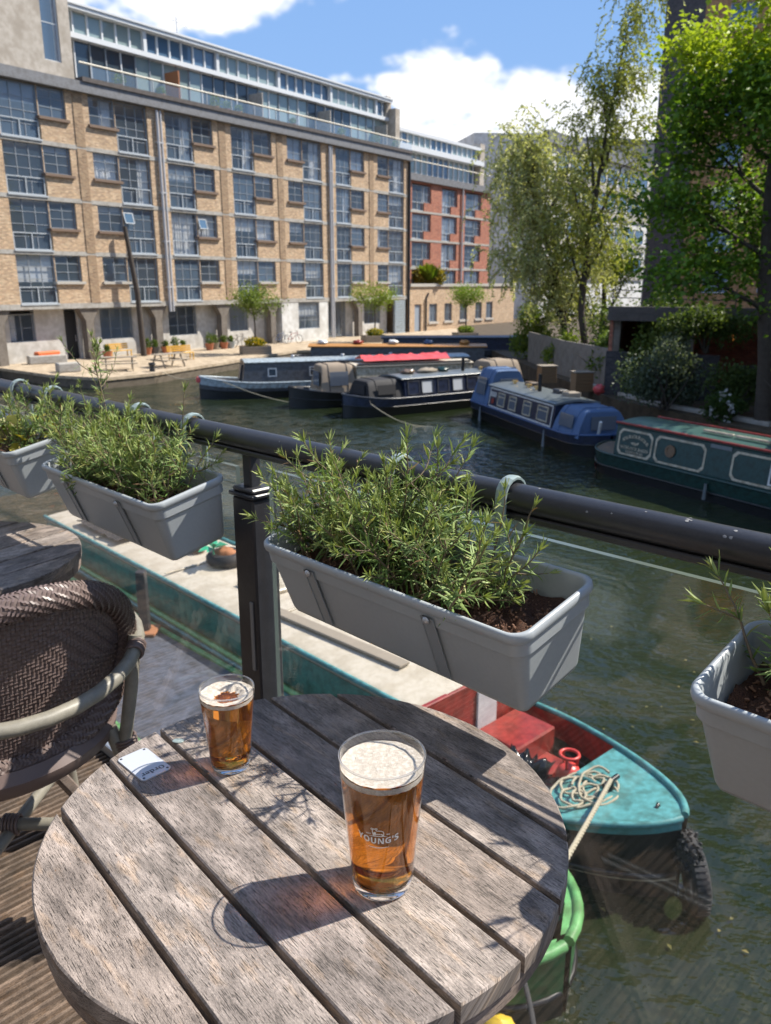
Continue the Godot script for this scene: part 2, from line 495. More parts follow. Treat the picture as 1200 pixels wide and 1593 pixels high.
	tri_map(mat("potting_soil", lin(0.19, 0.098, 0.062), 0.95), dirt, 11.0, 0.4)
	# chair
	mat("wicker", lin(0.150, 0.108, 0.096), 0.40, 0, 0.5)
	mat("wicker_core", lin(0.125, 0.09, 0.08), 0.8)
	tri_map(mat("chair_tube", lin(0.285, 0.265, 0.215), 0.45), rough_paint, 6.0)
	# windows
	mat("window_frame", lin(0.24, 0.265, 0.29), 0.5)
	mat("window_sill", lin(0.17, 0.115, 0.08), 0.7)
	mat("pale_sill", lin(0.42, 0.39, 0.34), 0.7)
	mat("white_frame", lin(0.62, 0.64, 0.65), 0.45)
	mat("grey_rail", lin(0.40, 0.43, 0.45), 0.4)
	mat("cream_rail", lin(0.62, 0.57, 0.46), 0.5)
	glassy("window_pane", Color(0.60, 0.70, 0.80, 0.12), 0.0).metallic_specular = 0.7
	glassy("window_pane_1", Color(0.56, 0.66, 0.76, 0.26), 0.0).metallic_specular = 0.7
	mat("blue_pane", lin(0.085, 0.15, 0.23), 0.02, 0.0, 0.9)  # opaque blue, lifted so the colour itself carries some reflected sky
	mat("terrace_pane", lin(0.04, 0.06, 0.08), 0.03, 0.0, 0.7)
	mat("green_pane", lin(0.24, 0.31, 0.31), 0.03, 0.0, 0.8)
	mat("room_wall", lin(0.42, 0.40, 0.37), 0.9)
	mat("curtain", lin(0.50, 0.51, 0.52), 0.9)
	mat("blind", lin(0.38, 0.40, 0.42), 0.9)
	mat("door_paint", lin(0.25, 0.29, 0.34), 0.5)
	mat("black_metal", lin(0.02, 0.02, 0.022), 0.5)
	mat("downpipe", lin(0.42, 0.42, 0.43), 0.5)
	# boats
	for e in [["boat_slate", 0.080, 0.085, 0.10], ["boat_black", 0.010, 0.010, 0.011], ["boat_pale_blue", 0.42, 0.50, 0.56], ["boat_cream", 0.62, 0.55, 0.42], ["boat_navy", 0.026, 0.036, 0.075], ["boat_blue", 0.040, 0.085, 0.20], ["boat_green", 0.012, 0.052, 0.046], ["boat_red", 0.34, 0.035, 0.025], ["boat_teal", 0.10, 0.345, 0.355], ["boat_side_green", 0.045, 0.22, 0.17], ["boat_lime", 0.15, 0.42, 0.14], ["boat_leaf", 0.035, 0.17, 0.055], ["boat_brown", 0.16, 0.11, 0.075], ["boat_orange", 0.50, 0.24, 0.07], ["boat_white", 0.66, 0.66, 0.64], ["boat_roof_cream", 0.54, 0.485, 0.395], ["boat_cover_grey", 0.115, 0.125, 0.155], ["boat_roof_grey", 0.14, 0.16, 0.17], ["boat_pink", 0.70, 0.10, 0.10], ["boat_roof_green", 0.05, 0.11, 0.095]]:
		tri_map(mat(e[0], lin(e[1], e[2], e[3]), 0.34), rough_paint, 0.9)
	var grime := mottled(512, 512, Color(0.78, 0.77, 0.75), Color(1, 1, 1), Color(0.60, 0.57, 0.52), 0.03, 0.012, 131, 0.22)
	for e in ["boat_teal", "boat_red", "boat_roof_cream", "boat_lime", "boat_leaf", "boat_side_green", "boat_cover_grey", "boat_cream", "boat_slate", "boat_navy", "boat_green", "boat_pale_blue"]: tri_map(mats[e], grime, 0.7)
	tri_map(mats.boat_roof_cream, mottled(512, 512, Color(0.90, 0.89, 0.87), Color(1, 1, 1), Color(0.80, 0.78, 0.74), 0.04, 0.008, 141, 0.12), 0.45)
	mats.boat_teal.roughness = 0.5; mats.boat_lime.roughness = 0.5; mats.boat_roof_cream.roughness = 0.7
	mat("canvas_blue", lin(0.072, 0.125, 0.235), 0.8); mat("canvas_black", lin(0.022, 0.021, 0.022), 0.75); mat("canvas_tan", lin(0.26, 0.205, 0.15), 0.85)
	mat("clear_plastic", lin(0.11, 0.125, 0.15), 0.10)
	mat("boat_window", lin(0.02, 0.024, 0.03), 0.04)
	mat("brass", lin(0.55, 0.36, 0.14), 0.3, 0.8); mat("bronze", lin(0.16, 0.10, 0.06), 0.4, 0.5)
	mat("rope", lin(0.36, 0.32, 0.23), 0.9); mat("black_rope", lin(0.03, 0.03, 0.032), 0.85)
	mat("rubber", lin(0.022, 0.022, 0.024), 0.7)
	mat("plastic_teal", lin(0.03, 0.42, 0.40), 0.25); mat("plastic_red", lin(0.55, 0.05, 0.04), 0.35); mat("plastic_yellow", lin(0.62, 0.42, 0.04), 0.5); mat("plastic_green", lin(0.03, 0.33, 0.18), 0.4)
	mat("black_bag", lin(0.012, 0.012, 0.014), 0.18)
	mat("timber", lin(0.23, 0.14, 0.07), 0.75); mat("grey_timber", lin(0.26, 0.22, 0.17), 0.85); mat("yellow_paint", lin(0.58, 0.33, 0.04), 0.6); mat("orange_paint", lin(0.62, 0.13, 0.03), 0.6)
	mat("terracotta", lin(0.38, 0.14, 0.07), 0.85)
	mat("rust", lin(0.34, 0.14, 0.06), 0.85)
	var bulb := mat("warm_lamp", lin(1.0, 0.5, 0.2), 0.5); bulb.emission_enabled = true; bulb.emission = Color(1.0, 0.62, 0.28); bulb.emission_energy_multiplier = 0.5

# ---------------------------------------------------------------- water, quays, ground
func make_ground() -> void:
	var g := Geo.new()
	g.quad(Vector3(-700, -5.2, 700), Vector3(700, -5.2, 700), Vector3(700, -5.2, -700), Vector3(-700, -5.2, -700))
	ground_piece("ground", g, mats.bank_soil)
	# water: a sheet whose waves are modelled where the camera looks
	var xs := []; var zs := []
	var x := -90.0
	while x < 60.0:
		xs.append(x)
		x += 0.2 if absf(x) < 9.0 else (0.5 if absf(x) < 20 else 6.0)
	xs.append(60.0)
	var z := 12.0
	while z > -70.0:
		zs.append(z)
		z -= 0.2 if z < -2.0 and z > -26.0 else (0.4 if z <= -26.0 and z > -48.0 else 2.0)
	zs.append(-70.0)
	var swell := noise(0.28, 12, 3); var chop := noise(0.95, 17, 3)
	var w := Geo.new()
	var hgt := func(a: float, b: float) -> float: return swell.get_noise_2d(a, b * 1.5) * 0.03 + chop.get_noise_2d(a + b * 0.3, b * 2.2) * 0.018
	var nx := xs.size()
	for zz in zs:
		for xx in xs:
			var h: float = hgt.call(xx, zz)
			var dx: float = hgt.call(xx + 0.1, zz) - h; var dz: float = hgt.call(xx, zz + 0.1) - h
			w.vert(Vector3(xx, WATER + h, zz), Vector3(-dx, 0.1, -dz).normalized())
	for j in zs.size() - 1:
		for i in nx - 1:
			var a := j * nx + i
			w.face(a, a + 1, a + nx + 1); w.face(a, a + nx + 1, a + nx)
	ground_piece("canal_water", w, mats.canal_water)
	var left := PackedVector2Array([Vector2(-60, 6), Vector2(-34, -30), Vector2(-28.5, -38.3), Vector2(-22.3, -47), Vector2(-17.85, -43.3), Vector2(-14.6, -41.8), Vector2(-12.6, -44.2), Vector2(-10.1, -50.1), Vector2(-6.5, -59.5), Vector2(8, -62.5), Vector2(8, -300), Vector2(-200, -300), Vector2(-200, 6)])
	var q := Geo.new(); q.extrude(left, -5.0, QUAY - 0.16)
	ground_piece("quay_wall", q, mats.quay_wall)
	var top := Geometry2D.offset_polygon(left, 0.06)[0]
	var p := Geo.new(); p.extrude(top, QUAY - 0.156, QUAY)
	ground_piece("quay_paving", p, mats.paving)
	var right := PackedVector2Array([Vector2(8.06, -62.5), Vector2(7.4, -57), Vector2(8.3, -42.4), Vector2(9.2, -32.7), Vector2(11.2, -27.1), Vector2(12.4, -23.5), Vector2(16, -14), Vector2(22, 0), Vector2(60, 6), Vector2(200, 6), Vector2(200, -300), Vector2(8.06, -300)])
	var r := Geo.new(); r.extrude(right, -5.0, -3.2)
	ground_piece("tree_bank", r, mats.bank_soil)

# ---------------------------------------------------------------- windows
var window_shapes := {}

func window_parts(wd: float, ht: float, cols: int, rows: int, door: bool) -> Dictionary:
	var key := "%.2f %.2f %d %d %s" % [wd, ht, cols, rows, door]
	if window_shapes.has(key): return window_shapes[key]
	var g := Geo.new()
	var f := 0.055
	g.span(Vector3(0, 0, -0.05), Vector3(f, ht, 0.05)); g.span(Vector3(wd - f, 0, -0.05), Vector3(wd, ht, 0.05))
	g.span(Vector3(f, 0, -0.05), Vector3(wd - f, f, 0.05)); g.span(Vector3(f, ht - f, -0.05), Vector3(wd - f, ht, 0.05))
	var cw := (wd - 2 * f) / cols; var rh := (ht - 2 * f) / rows
	for i in range(1, cols): g.span(Vector3(f + i * cw - 0.022, f, -0.03), Vector3(f + i * cw + 0.022, ht - f, 0.03))
	for j in range(1, rows): g.span(Vector3(f, f + j * rh - 0.018, -0.027), Vector3(wd - f, f + j * rh + 0.018, 0.027))
	var d := {"frame": g.mesh(), "cw": cw, "rh": rh, "f": f}
	var p := Geo.new()
	p.quad(Vector3(-cw / 2, -rh / 2, 0), Vector3(cw / 2, -rh / 2, 0), Vector3(cw / 2, rh / 2, 0), Vector3(-cw / 2, rh / 2, 0))
	d.pane = p.mesh()
	if door:
		var r := Geo.new()   # pale guard rail across the lower lights of a tall window
		var y := ht * 0.33
		for k in [0.03, y]: r.span(Vector3(0.05, k - 0.03, 0.055), Vector3(wd - 0.05, k + 0.03, 0.10))
		for k in [0.07, wd * 0.5, wd - 0.07]: r.span(Vector3(k - 0.03, 0.06, 0.06), Vector3(k + 0.03, y - 0.03, 0.095))
		d.rail = r.mesh()
	window_shapes[key] = d
	return d

func add_window(b: Node3D, at: Vector3, wd: float, ht: float, cols: int, rows: int, single: bool, door := false, frame_mat := "window_frame", dress := true) -> void:
	var d := window_parts(wd, ht, cols, rows, door)
	var wn := put("window", d.frame, mats[frame_mat], b, Transform3D(Basis(), at))
	var pm: Material = mats[["window_pane", "window_pane", "window_pane_1"][rng.randi() % 3]]
	var joined := Geo.new()
	for j in rows:
		for i in cols:
			var x := Transform3D(Basis.from_euler(Vector3(rng.randf_range(-0.012, 0.012), rng.randf_range(-0.02, 0.02), 0)), Vector3(d.f + (i + 0.5) * d.cw, d.f + (j + 0.5) * d.rh, 0))
			if single: put("pane", d.pane, pm, wn, x)
			else:
				var h := Vector3(d.cw / 2, d.rh / 2, 0)
				joined.quad(x * -h, x * Vector3(h.x, -h.y, 0), x * h, x * Vector3(-h.x, h.y, 0))
	if not single: geo("glazing", joined, pm, wn)
	if door: put("guard_rail", d.rail, mats.grey_rail, wn)
	if not dress: return
	var roll := rng.randf()
	if roll < 0.34:   # curtains drawn over part of the width
		var w0 := 0.08; var w1: float = wd * [0.35, 0.5, 0.94, 0.94][rng.randi() % 4]
		if rng.randf() < 0.4:
			w0 = wd - w1; w1 = wd - 0.08
		var c := Geo.new()
		var m := maxi(8, int((w1 - w0) / 0.06))
		var row0 := []; var row1 := []
		for k in m + 1:
			var x: float = lerpf(w0, w1, float(k) / m)
			var zz := -0.22 + 0.03 * sin(k * 1.7) + rng.randf_range(-0.008, 0.008)
			row0.append(Vector3(x, 0.08, zz)); row1.append(Vector3(x, ht - 0.08, zz))
		c.rings([row0, row1], false)
		geo("curtain", c, mats.curtain, wn)
	elif roll < 0.62:
		var y := ht * rng.randf_range(0.35, 0.8)
		var c := Geo.new(); c.quad(Vector3(0.07, y, -0.16), Vector3(wd - 0.07, y, -0.16), Vector3(wd - 0.07, ht - 0.06, -0.16), Vector3(0.07, ht - 0.06, -0.16))
		geo("blind", c, mats.blind, wn)

func open_sash(b: Node3D, at: Vector3, wd: float, ht: float) -> void:
	var g := Geo.new()
	for k in [[0, 0, wd, 0.05], [0, ht - 0.05, wd, ht], [0, 0.05, 0.05, ht - 0.05], [wd - 0.05, 0.05, wd, ht - 0.05]]: g.span(Vector3(k[0], k[1] - ht, -0.02), Vector3(k[2], k[3] - ht, 0.02))
	var o := geo("open_sash", g, mats.grey_rail, b, Transform3D(Basis.from_euler(Vector3(-0.3, 0, 0)), at))
	var p := Geo.new(); p.quad(Vector3(0.05, 0.05 - ht, 0), Vector3(wd - 0.05, 0.05 - ht, 0), Vector3(wd - 0.05, -0.05, 0), Vector3(0.05, -0.05, 0))
	geo("pane", p, mats.blue_pane, o)

# ---------------------------------------------------------------- the warehouse across the water
const FLOOR_Y := [0.0, 3.08, 6.16, 9.24]

func facade_frame(o: Node3D) -> void:
	o.transform = Transform3D(Basis(Vector3(0.58906, 0, -0.80809), Vector3.UP, Vector3(0.80809, 0, 0.58906)), Vector3(-15.179, 0, -57.727))

func make_warehouse() -> void:
	var b := thing("warehouse", "long yellow brick warehouse with gridded windows and glass penthouse across the water", "building")
	facade_frame(b)
	# tall (true) and small (false) windows: start, end
	var wins := [[-17.0, -15.2, false], [-15.15, -12.8, true], [-10.78, -8.3, true], [-8.25, -6.5, false], [-4.92, -3.05, false], [-3.0, -0.58, true], [0.86, 3.2, true], [3.25, 5.05, false], [6.8, 9.06, true], [9.1, 11.0, false], [12.73, 14.5, false], [14.55, 16.83, true], [18.65, 20.7, true], [20.75, 22.6, false], [24.55, 26.28, false], [26.33, 28.73, true]]
	var wall := Geo.new(); var band := Geo.new()
	for f in 4:
		var y0: float = FLOOR_Y[f] - 0.01; var y1: float = FLOOR_Y[f] + 3.08
		var x := -22.0
		for w in wins:
			if w[0] - x > 0.2: wall.span(Vector3(x, y0, -0.4), Vector3(w[0], y1, 0))
			else: wall.span(Vector3(x, y0, -0.32), Vector3(w[0], y1, -0.06))
			if not w[2]: wall.span(Vector3(w[0], y0, -0.4), Vector3(w[1], y0 + 1.39, 0))
			x = w[1]
		wall.span(Vector3(x, y0, -0.4), Vector3(29.7, y1, 0))
	for f in 4: wall.span(Vector3(-22, FLOOR_Y[f] + 2.99, -0.4), Vector3(29.7, FLOOR_Y[f] + 3.08, -0.2))
	geo("wall", wall, mats.yellow_brick, b)
	for f in 5:
		var y: float = f * 3.08
		var bd := Geo.new(); bd.span(Vector3(-22.0, y - 0.22 if f == 0 else y - 0.14, -0.4), Vector3(29.72, y + 0.10, 0.03 if f else 0.05))
		if f < 4: geo("floor_band", bd, mats.concrete, b)
	# pilaster strips of stained brick, a few centimetres proud
	for s in [-5.7, 5.9, 11.85, 23.6]:
		var pl := Geo.new()
		for f in 4: pl.span(Vector3(s - 0.32, FLOOR_Y[f] + 0.03, 0.0), Vector3(s + 0.32, FLOOR_Y[f] + 2.99, 0.05))
		geo("pilaster", pl, mats.stained_brick, b)
	# side walls, back and dark rooms
	var core := Geo.new()
	core.span(Vector3(-22, -0.2, -5.0), Vector3(29.3, 12.3, -4.6))
	for f in 5: core.span(Vector3(-22, f * 3.08 - 0.2, -4.6), Vector3(29.3, f * 3.08 - 0.02, -0.41))
	for s in [-22.0, -5.9, 5.7, 11.6, 17.2, 23.5]: core.span(Vector3(s, -0.02, -4.6), Vector3(s + 0.15, 12.3, -0.41))
	geo("rooms", core, mats.room_wall, b)
	var end := Geo.new(); end.span(Vector3(29.31, -3.4, -14), Vector3(29.68, 12.28, -0.42))
	geo("end_wall", end, mats.yellow_brick, b)
	for f in 4:
		for w in wins:
			var y0: float = FLOOR_Y[f] + (0.12 if w[2] else 1.40)
			var single: bool = w[0] < 12.0 and w[0] > -13.0
			add_window(b, Vector3(w[0], y0, -0.16), w[1] - w[0], FLOOR_Y[f] + 3.0 - y0, 3 if w[2] else 2, 4 if w[2] else 3, single, w[2])
			var sl := Geo.new()
			if w[2]: sl.span(Vector3(w[0] - 0.02, y0 - 0.10, -0.3), Vector3(w[1] + 0.02, y0, 0.09))
			else: sl.span(Vector3(w[0] - 0.12, y0 - 0.16, -0.3), Vector3(w[1] + 0.14, y0, 0.16))
			geo("sill", sl, mats.grey_rail if w[2] else (mats.pale_sill if f == 0 else mats.window_sill), b)
	for k in [[-3.0, 1, 2.62], [3.3, 1, 2.6]]:
		open_sash(b, Vector3(k[0], FLOOR_Y[k[1]] + k[2], -0.08), 0.72, 0.7)
	# down pipes
	for s in [0.12, 17.72]:
		var p := Geo.new()
		p.tube([Vector3(s, -0.6 if s < 5 else -3.3, 0.14), Vector3(s, 12.2, 0.14)], 0.10, 10)
		p.tube([Vector3(s + 0.30, -0.6 if s < 5 else -3.3, 0.12), Vector3(s + 0.30, 12.2, 0.12)], 0.08, 10)
		for y in [1.0, 4.0, 7.1, 10.2]: p.span(Vector3(s - 0.14, y, 0.0), Vector3(s + 0.4, y + 0.09, 0.2))
		geo("down_pipe", p, mats.downpipe, b)
	var bp := Geo.new(); bp.tube([Vector3(29.45, -3.3, 0.13), Vector3(29.45, 12.2, 0.13)], 0.12, 10)
	geo("down_pipe", bp, mats.black_metal, b)
	# cornice: stone course with a dark coping
	var co := Geo.new(); co.span(Vector3(-22, 12.3, -0.6), Vector3(29.75, 12.55, 0.35)); co.span(Vector3(-22, 12.55, -0.6), Vector3(29.75, 12.95, 0.12))
	geo("cornice", co, mats.lead_grey, b)
	var cp := Geo.new(); cp.span(Vector3(-5.3, 12.95, -0.7), Vector3(29.78, 13.2, 0.22))
	geo("coping", cp, mats.dark_coping, b)
	# ground storey, set back behind concrete columns
	var gw := Geo.new()
	var gx := -22.0
	for o in [[-11.2, -9.5, -2.15, -0.5], [-7.5, -6.55, -3.4, -0.3], [-4.9, -2.3, -2.3, -0.3], [0.75, 3.35, -2.35, -0.3], [6.6, 8.6, -2.3, -0.3]]:
		gw.span(Vector3(gx, QUAY, -1.3), Vector3(o[0], -0.22, -0.9))
		if o[2] > -3.3: gw.span(Vector3(o[0], QUAY, -1.3), Vector3(o[1], o[2], -0.9))
		gx = o[1]
	gw.span(Vector3(gx, QUAY, -1.3), Vector3(11.5, -0.22, -0.9))
	geo("ground_wall", gw, mats.pale_render, b)
	var gd := Geo.new(); gd.span(Vector3(-22, QUAY, -6), Vector3(29.3, -0.22, -5.6)); gd.span(Vector3(-22, -0.32, -5.6), Vector3(29.3, -0.23, -1.31))
	geo("ground_rooms", gd, mats.room_wall, b)
	var block := Geo.new()   # white rendered bay that comes forward
	block.span(Vector3(11.5, QUAY, -1.3), Vector3(13.5, -0.23, 0.02)); block.span(Vector3(16.15, QUAY, -1.3), Vector3(17.3, -0.23, 0.02)); block.span(Vector3(13.5, QUAY, -1.3), Vector3(16.15, -2.4, 0.02))
	geo("white_bay", block, mats.white_render, b)
	var gw2 := Geo.new()
	gw2.span(Vector3(17.3, QUAY, -1.5), Vector3(18.3, -0.22, -0.9)); gw2.span(Vector3(20.9, QUAY, -1.5), Vector3(23.6, -0.22, -0.9)); gw2.span(Vector3(23.6, QUAY, -1.5), Vector3(26.2, -2.4, -0.9)); gw2.span(Vector3(26.2, QUAY, -1.5), Vector3(27.2, -0.22, -0.9))
	gw2.span(Vector3(17.3, -0.32, -1.5), Vector3(27.2, -0.22, -1.0))
	geo("ground_wall", gw2, mats.pale_render, b)
	var bw := Geo.new()
	for k in 14: bw.span(Vector3(27.3, QUAY + k * 0.225, -0.2), Vector3(29.0, QUAY + k * 0.225 + 0.19, 0.03))
	geo("striped_screen", bw, mats.boat_pale_blue, b)
	for o in [[-11.2, -9.5, -2.15, -0.5, 2, 2], [-4.9, -2.3, -2.3, -0.3, 3, 3], [0.75, 3.35, -2.35, -0.3, 3, 3], [6.6, 8.6, -2.3, -0.3, 2, 3], [18.3, 20.9, -3.3, -0.3, 3, 3], [23.6, 26.2, -2.4, -0.3, 3, 2]]:
		add_window(b, Vector3(o[0], o[2], -1.05), o[1] - o[0], o[3] - o[2], o[4], o[5], false, false, "window_frame", o[0] < -9)
	add_window(b, Vector3(13.5, -2.4, -0.12), 2.65, 2.1, 3, 3, false)
	var dr := Geo.new(); dr.cbox(Vector3(-7.02, -1.9, -1.1), Vector3(0.9, 2.9, 0.08), 0.02)
	var door := geo("door", dr, mats.black_metal, b)
	var hd := Geo.new(); hd.tube([Vector3(-6.72, -2.3, -1.02), Vector3(-6.72, -1.9, -1.02)], 0.02, 6)
	geo("handle", hd, mats.galvanised, door)
	for s in [-12.2, -6.2, -0.75, 5.3, 10.6, 22.0]:
		var c := Geo.new()
		c.span(Vector3(s - 0.28, QUAY, -0.62), Vector3(s + 0.28, -1.0, -0.08))
		var hp := PackedVector2Array([Vector2(s - 0.28, -1.0), Vector2(s + 0.28, -1.0), Vector2(s + 0.75, -0.23), Vector2(s - 0.75, -0.23)])
		c.extrude(hp, -0.62, -0.08, Transform3D(Basis(Vector3.RIGHT, Vector3(0, 0, 1), Vector3(0, 1, 0)), Vector3.ZERO))
		geo("column", c, mats.column_concrete, b)
	# penthouse: a set-back glazed storey, a white band, a second strip of glazing and the roof
	var fl := Geo.new(); fl.span(Vector3(-5.3, 12.9, -13), Vector3(29.7, 13.05, -0.7))
	geo("terrace_floor", fl, mats.lead_grey, b)
	var s := -5.0
	var k := 0
	while s < 29.0:
		var wd := 1.05
		var gp := Geo.new(); gp.quad(Vector3(s, 13.06, -2.4), Vector3(s + wd, 13.06, -2.4), Vector3(s + wd, 15.8, -2.4), Vector3(s, 15.8, -2.4))
		geo("terrace_glazing", gp, mats.terrace_pane if (k / 5) % 2 == 0 else mats.green_pane, b, Transform3D(Basis.IDENTITY, Vector3(0, 0, rng.randf_range(-0.02, 0.02))))
		var po := Geo.new(); po.span(Vector3(s + wd, 13.06, -2.45), Vector3(s + wd + 0.08, 15.85, -2.32))
		geo("glazing_post", po, mats.white_frame if k % 3 == 0 else mats.window_frame, b)
		if k % 7 == 6:
			var dv := Geo.new(); dv.span(Vector3(s + wd + 0.1, 13.06, -2.3), Vector3(s + wd + 0.2, 15.2, -0.9))
			geo("terrace_divider", dv, mats.rust if k == 6 else mats.concrete, b)
		s += wd + 0.1; k += 1
	var wb := Geo.new(); wb.span(Vector3(-5.2, 15.85, -3.2), Vector3(29.4, 16.15, -1.95))
	geo("white_fascia", wb, mats.white_frame, b)
	s = -5.0; k = 0
	while s < 28.6:
		var wd := 0.93
		var gp := Geo.new(); gp.quad(Vector3(s, 16.2, -2.2), Vector3(s + wd, 16.2, -2.2), Vector3(s + wd, 17.35, -2.2), Vector3(s, 17.35, -2.2))
		geo("clerestory_pane", gp, mats.blue_pane if (k / 6) % 2 == 1 else mats.green_pane, b, Transform3D(Basis.from_euler(Vector3(0, rng.randf_range(-0.004, 0.004), 0)), Vector3.ZERO))
		var po := Geo.new(); po.span(Vector3(s + wd, 16.15, -2.28), Vector3(s + wd + (0.26 if k % 6 == 5 else 0.12), 17.4, -2.1 if k % 6 != 5 else -1.95))
		geo("clerestory_post", po, mats.white_frame, b)
		s += wd + (0.26 if k % 6 == 5 else 0.12); k += 1
	var rf := Geo.new(); rf.span(Vector3(-5.3, 17.4, -10), Vector3(29.2, 17.62, -1.7)); rf.span(Vector3(-5.3, 17.62, -10), Vector3(29.3, 17.75, -1.62))
	geo("roof", rf, mats.white_frame, b)
	var pw := Geo.new(); pw.span(Vector3(28.7, 16.15, -10), Vector3(29.4, 18.0, -2.0)); pw.span(Vector3(29.0, 13.05, -10), Vector3(29.7, 16.9, -1.2))
	geo("end_wall", pw, mats.beige_render, b)
	var rl := Geo.new(); rl.tube([Vector3(-5.3, 14.0, 0.0), Vector3(29.5, 14.0, 0.0)], 0.06, 8)
	geo("hand_rail", rl, mats.cream_rail, b)
	s = -4.5
	while s < 29.6:
		var ps := Geo.new(); ps.span(Vector3(s - 0.025, 13.15, -0.03), Vector3(s + 0.025, 13.98, 0.03))
		geo("rail_post", ps, mats.grey_rail, b)
		if s < 28:
			var bg := Geo.new(); bg.quad(Vector3(s + 0.03, 13.22, 0), Vector3(s + 2.27, 13.22, 0), Vector3(s + 2.27, 13.9, 0), Vector3(s + 0.03, 13.9, 0))
			geo("rail_glass", bg, mats.window_pane_1, b)
		s += 2.3
	# stair tower at the near end
	var st := Geo.new()
	st.span(Vector3(-10.35, 12.96, -6), Vector3(-7.2, 24, -0.5)); st.span(Vector3(-6.1, 12.96, -6), Vector3(-5.33, 24, -0.5)); st.span(Vector3(-7.2, 12.96, -6), Vector3(-6.1, 13.85, -0.5)); st.span(Vector3(-22, 12.96, -6), Vector3(-12.0, 24, -0.5)); st.span(Vector3(-12.0, 12.96, -6), Vector3(-10.35, 13.7, -0.5)); st.span(Vector3(-12.0, 13.7, -6), Vector3(-10.35, 24, -1.2))
	geo("stair_tower", st, mats.beige_render, b)
	add_window(b, Vector3(-7.2, 13.85, -0.65), 1.1, 9.9, 1, 5, true, false, "white_frame", false)
	add_window(b, Vector3(-12.0, 13.7, -0.65), 1.65, 9.9, 1, 4, true, false, "window_frame", false)
	var tg := Geo.new(); tg.quad(Vector3(-7.2, 13.9, -1.1), Vector3(-6.1, 13.9, -1.1), Vector3(-6.1, 23.9, -1.1), Vector3(-7.2, 23.9, -1.1))
	geo("stair_shaft", tg, mats.blue_pane, b)
	# aerial and vent on the roof
	var ae := Geo.new(); ae.tube([Vector3(5.0, 17.7, -3), Vector3(5.0, 19.2, -3)], 0.03, 6); ae.tube([Vector3(4.6, 19.0, -3), Vector3(6.2, 18.7, -3)], 0.025, 6)
	for q in 4: ae.tube([Vector3(4.8 + q * 0.35, 18.96 - q * 0.065, -3.3), Vector3(4.8 + q * 0.35, 18.96 - q * 0.065, -2.7)], 0.015, 5)
	geo("aerial", ae, mats.galvanised, b)
	var vt := Geo.new(); vt.lathe([Vector2(0.12, 17.7), Vector2(0.12, 18.3), Vector2(0.22, 18.35), Vector2(0.22, 18.5), Vector2(0.0, 18.55)], 12, Vector3(-0.5, 0, -4))
	geo("roof_vent", vt, mats.black_metal, b)
	# pot plants on the roof terrace
	for q in [[-1.8, 0.8, "rust"], [1.5, 0.6, "bush"], [6.3, 0.9, "bush"], [7.4, 0.7, "bush"], [8.6, 0.6, "rust"], [14.5, 0.6, "bush"], [20.6, 0.7, "bush"], [25.5, 0.9, "bush"], [28.6, 0.8, "bush"]]:
		terrace_plant(b, q[0], q[1])

func terrace_plant(b: Node3D, s: float, r: float) -> void:
	var pos := b.transform * Vector3(s, 13.06, -0.9)
	var t := thing("terrace_plant", "leafy green plant on the roof terrace, %s" % ({-1.8: "first from the stair tower", 1.5: "second from the stair tower", 6.3: "third from the stair tower", 7.4: "fourth from the stair tower", 8.6: "fifth from the stair tower", 14.5: "at the middle of the terrace", 20.6: "third from its far end", 25.5: "second from its far end", 28.6: "at its far end"}[s]), "plant", pos, 0.0, "plants on the roof terrace")
	var po := Geo.new(); po.lathe([Vector2(0, 0), Vector2(0.2, 0), Vector2(0.26, 0.42), Vector2(0.22, 0.42), Vector2(0.2, 0.36), Vector2(0, 0.36)], 12)
	geo("pot", po, mats.terracotta, t)
	var g := Geo.new(); g.tinted = true
	leaf_cloud(g, Vector3(0, 0.36 + r * 0.45, 0), Vector3(r * 0.55, r * 0.5, r * 0.55), 240, 0.11, Color(0.10, 0.17, 0.04), Color(0.18, 0.24, 0.05))
	geo("foliage", g, mats.tree_leaf, t)

func leaf_cloud(g: Geo, ce: Vector3, rad: Vector3, count: int, size: float, c0: Color, c1: Color, hollow := 0.3) -> void:
	for i in count:
		var d := Vector3(rng.randfn(), rng.randfn(), rng.randfn()).normalized()
		var p := ce + d * rad * pow(rng.randf_range(hollow, 1.0), 0.5) * rng.randf_range(0.8, 1.08)
		var a := Vector3(rng.randfn(), rng.randfn() - 0.2, rng.randfn()).normalized()
		var sd := a.cross(Vector3(rng.randfn(), rng.randfn(), rng.randfn())).normalized()
		g.col = c0.lerp(c1, rng.randf())
		var l := size * rng.randf_range(0.7, 1.35)
		g.blade(p, a, sd, l, l * 0.6, 0.2)

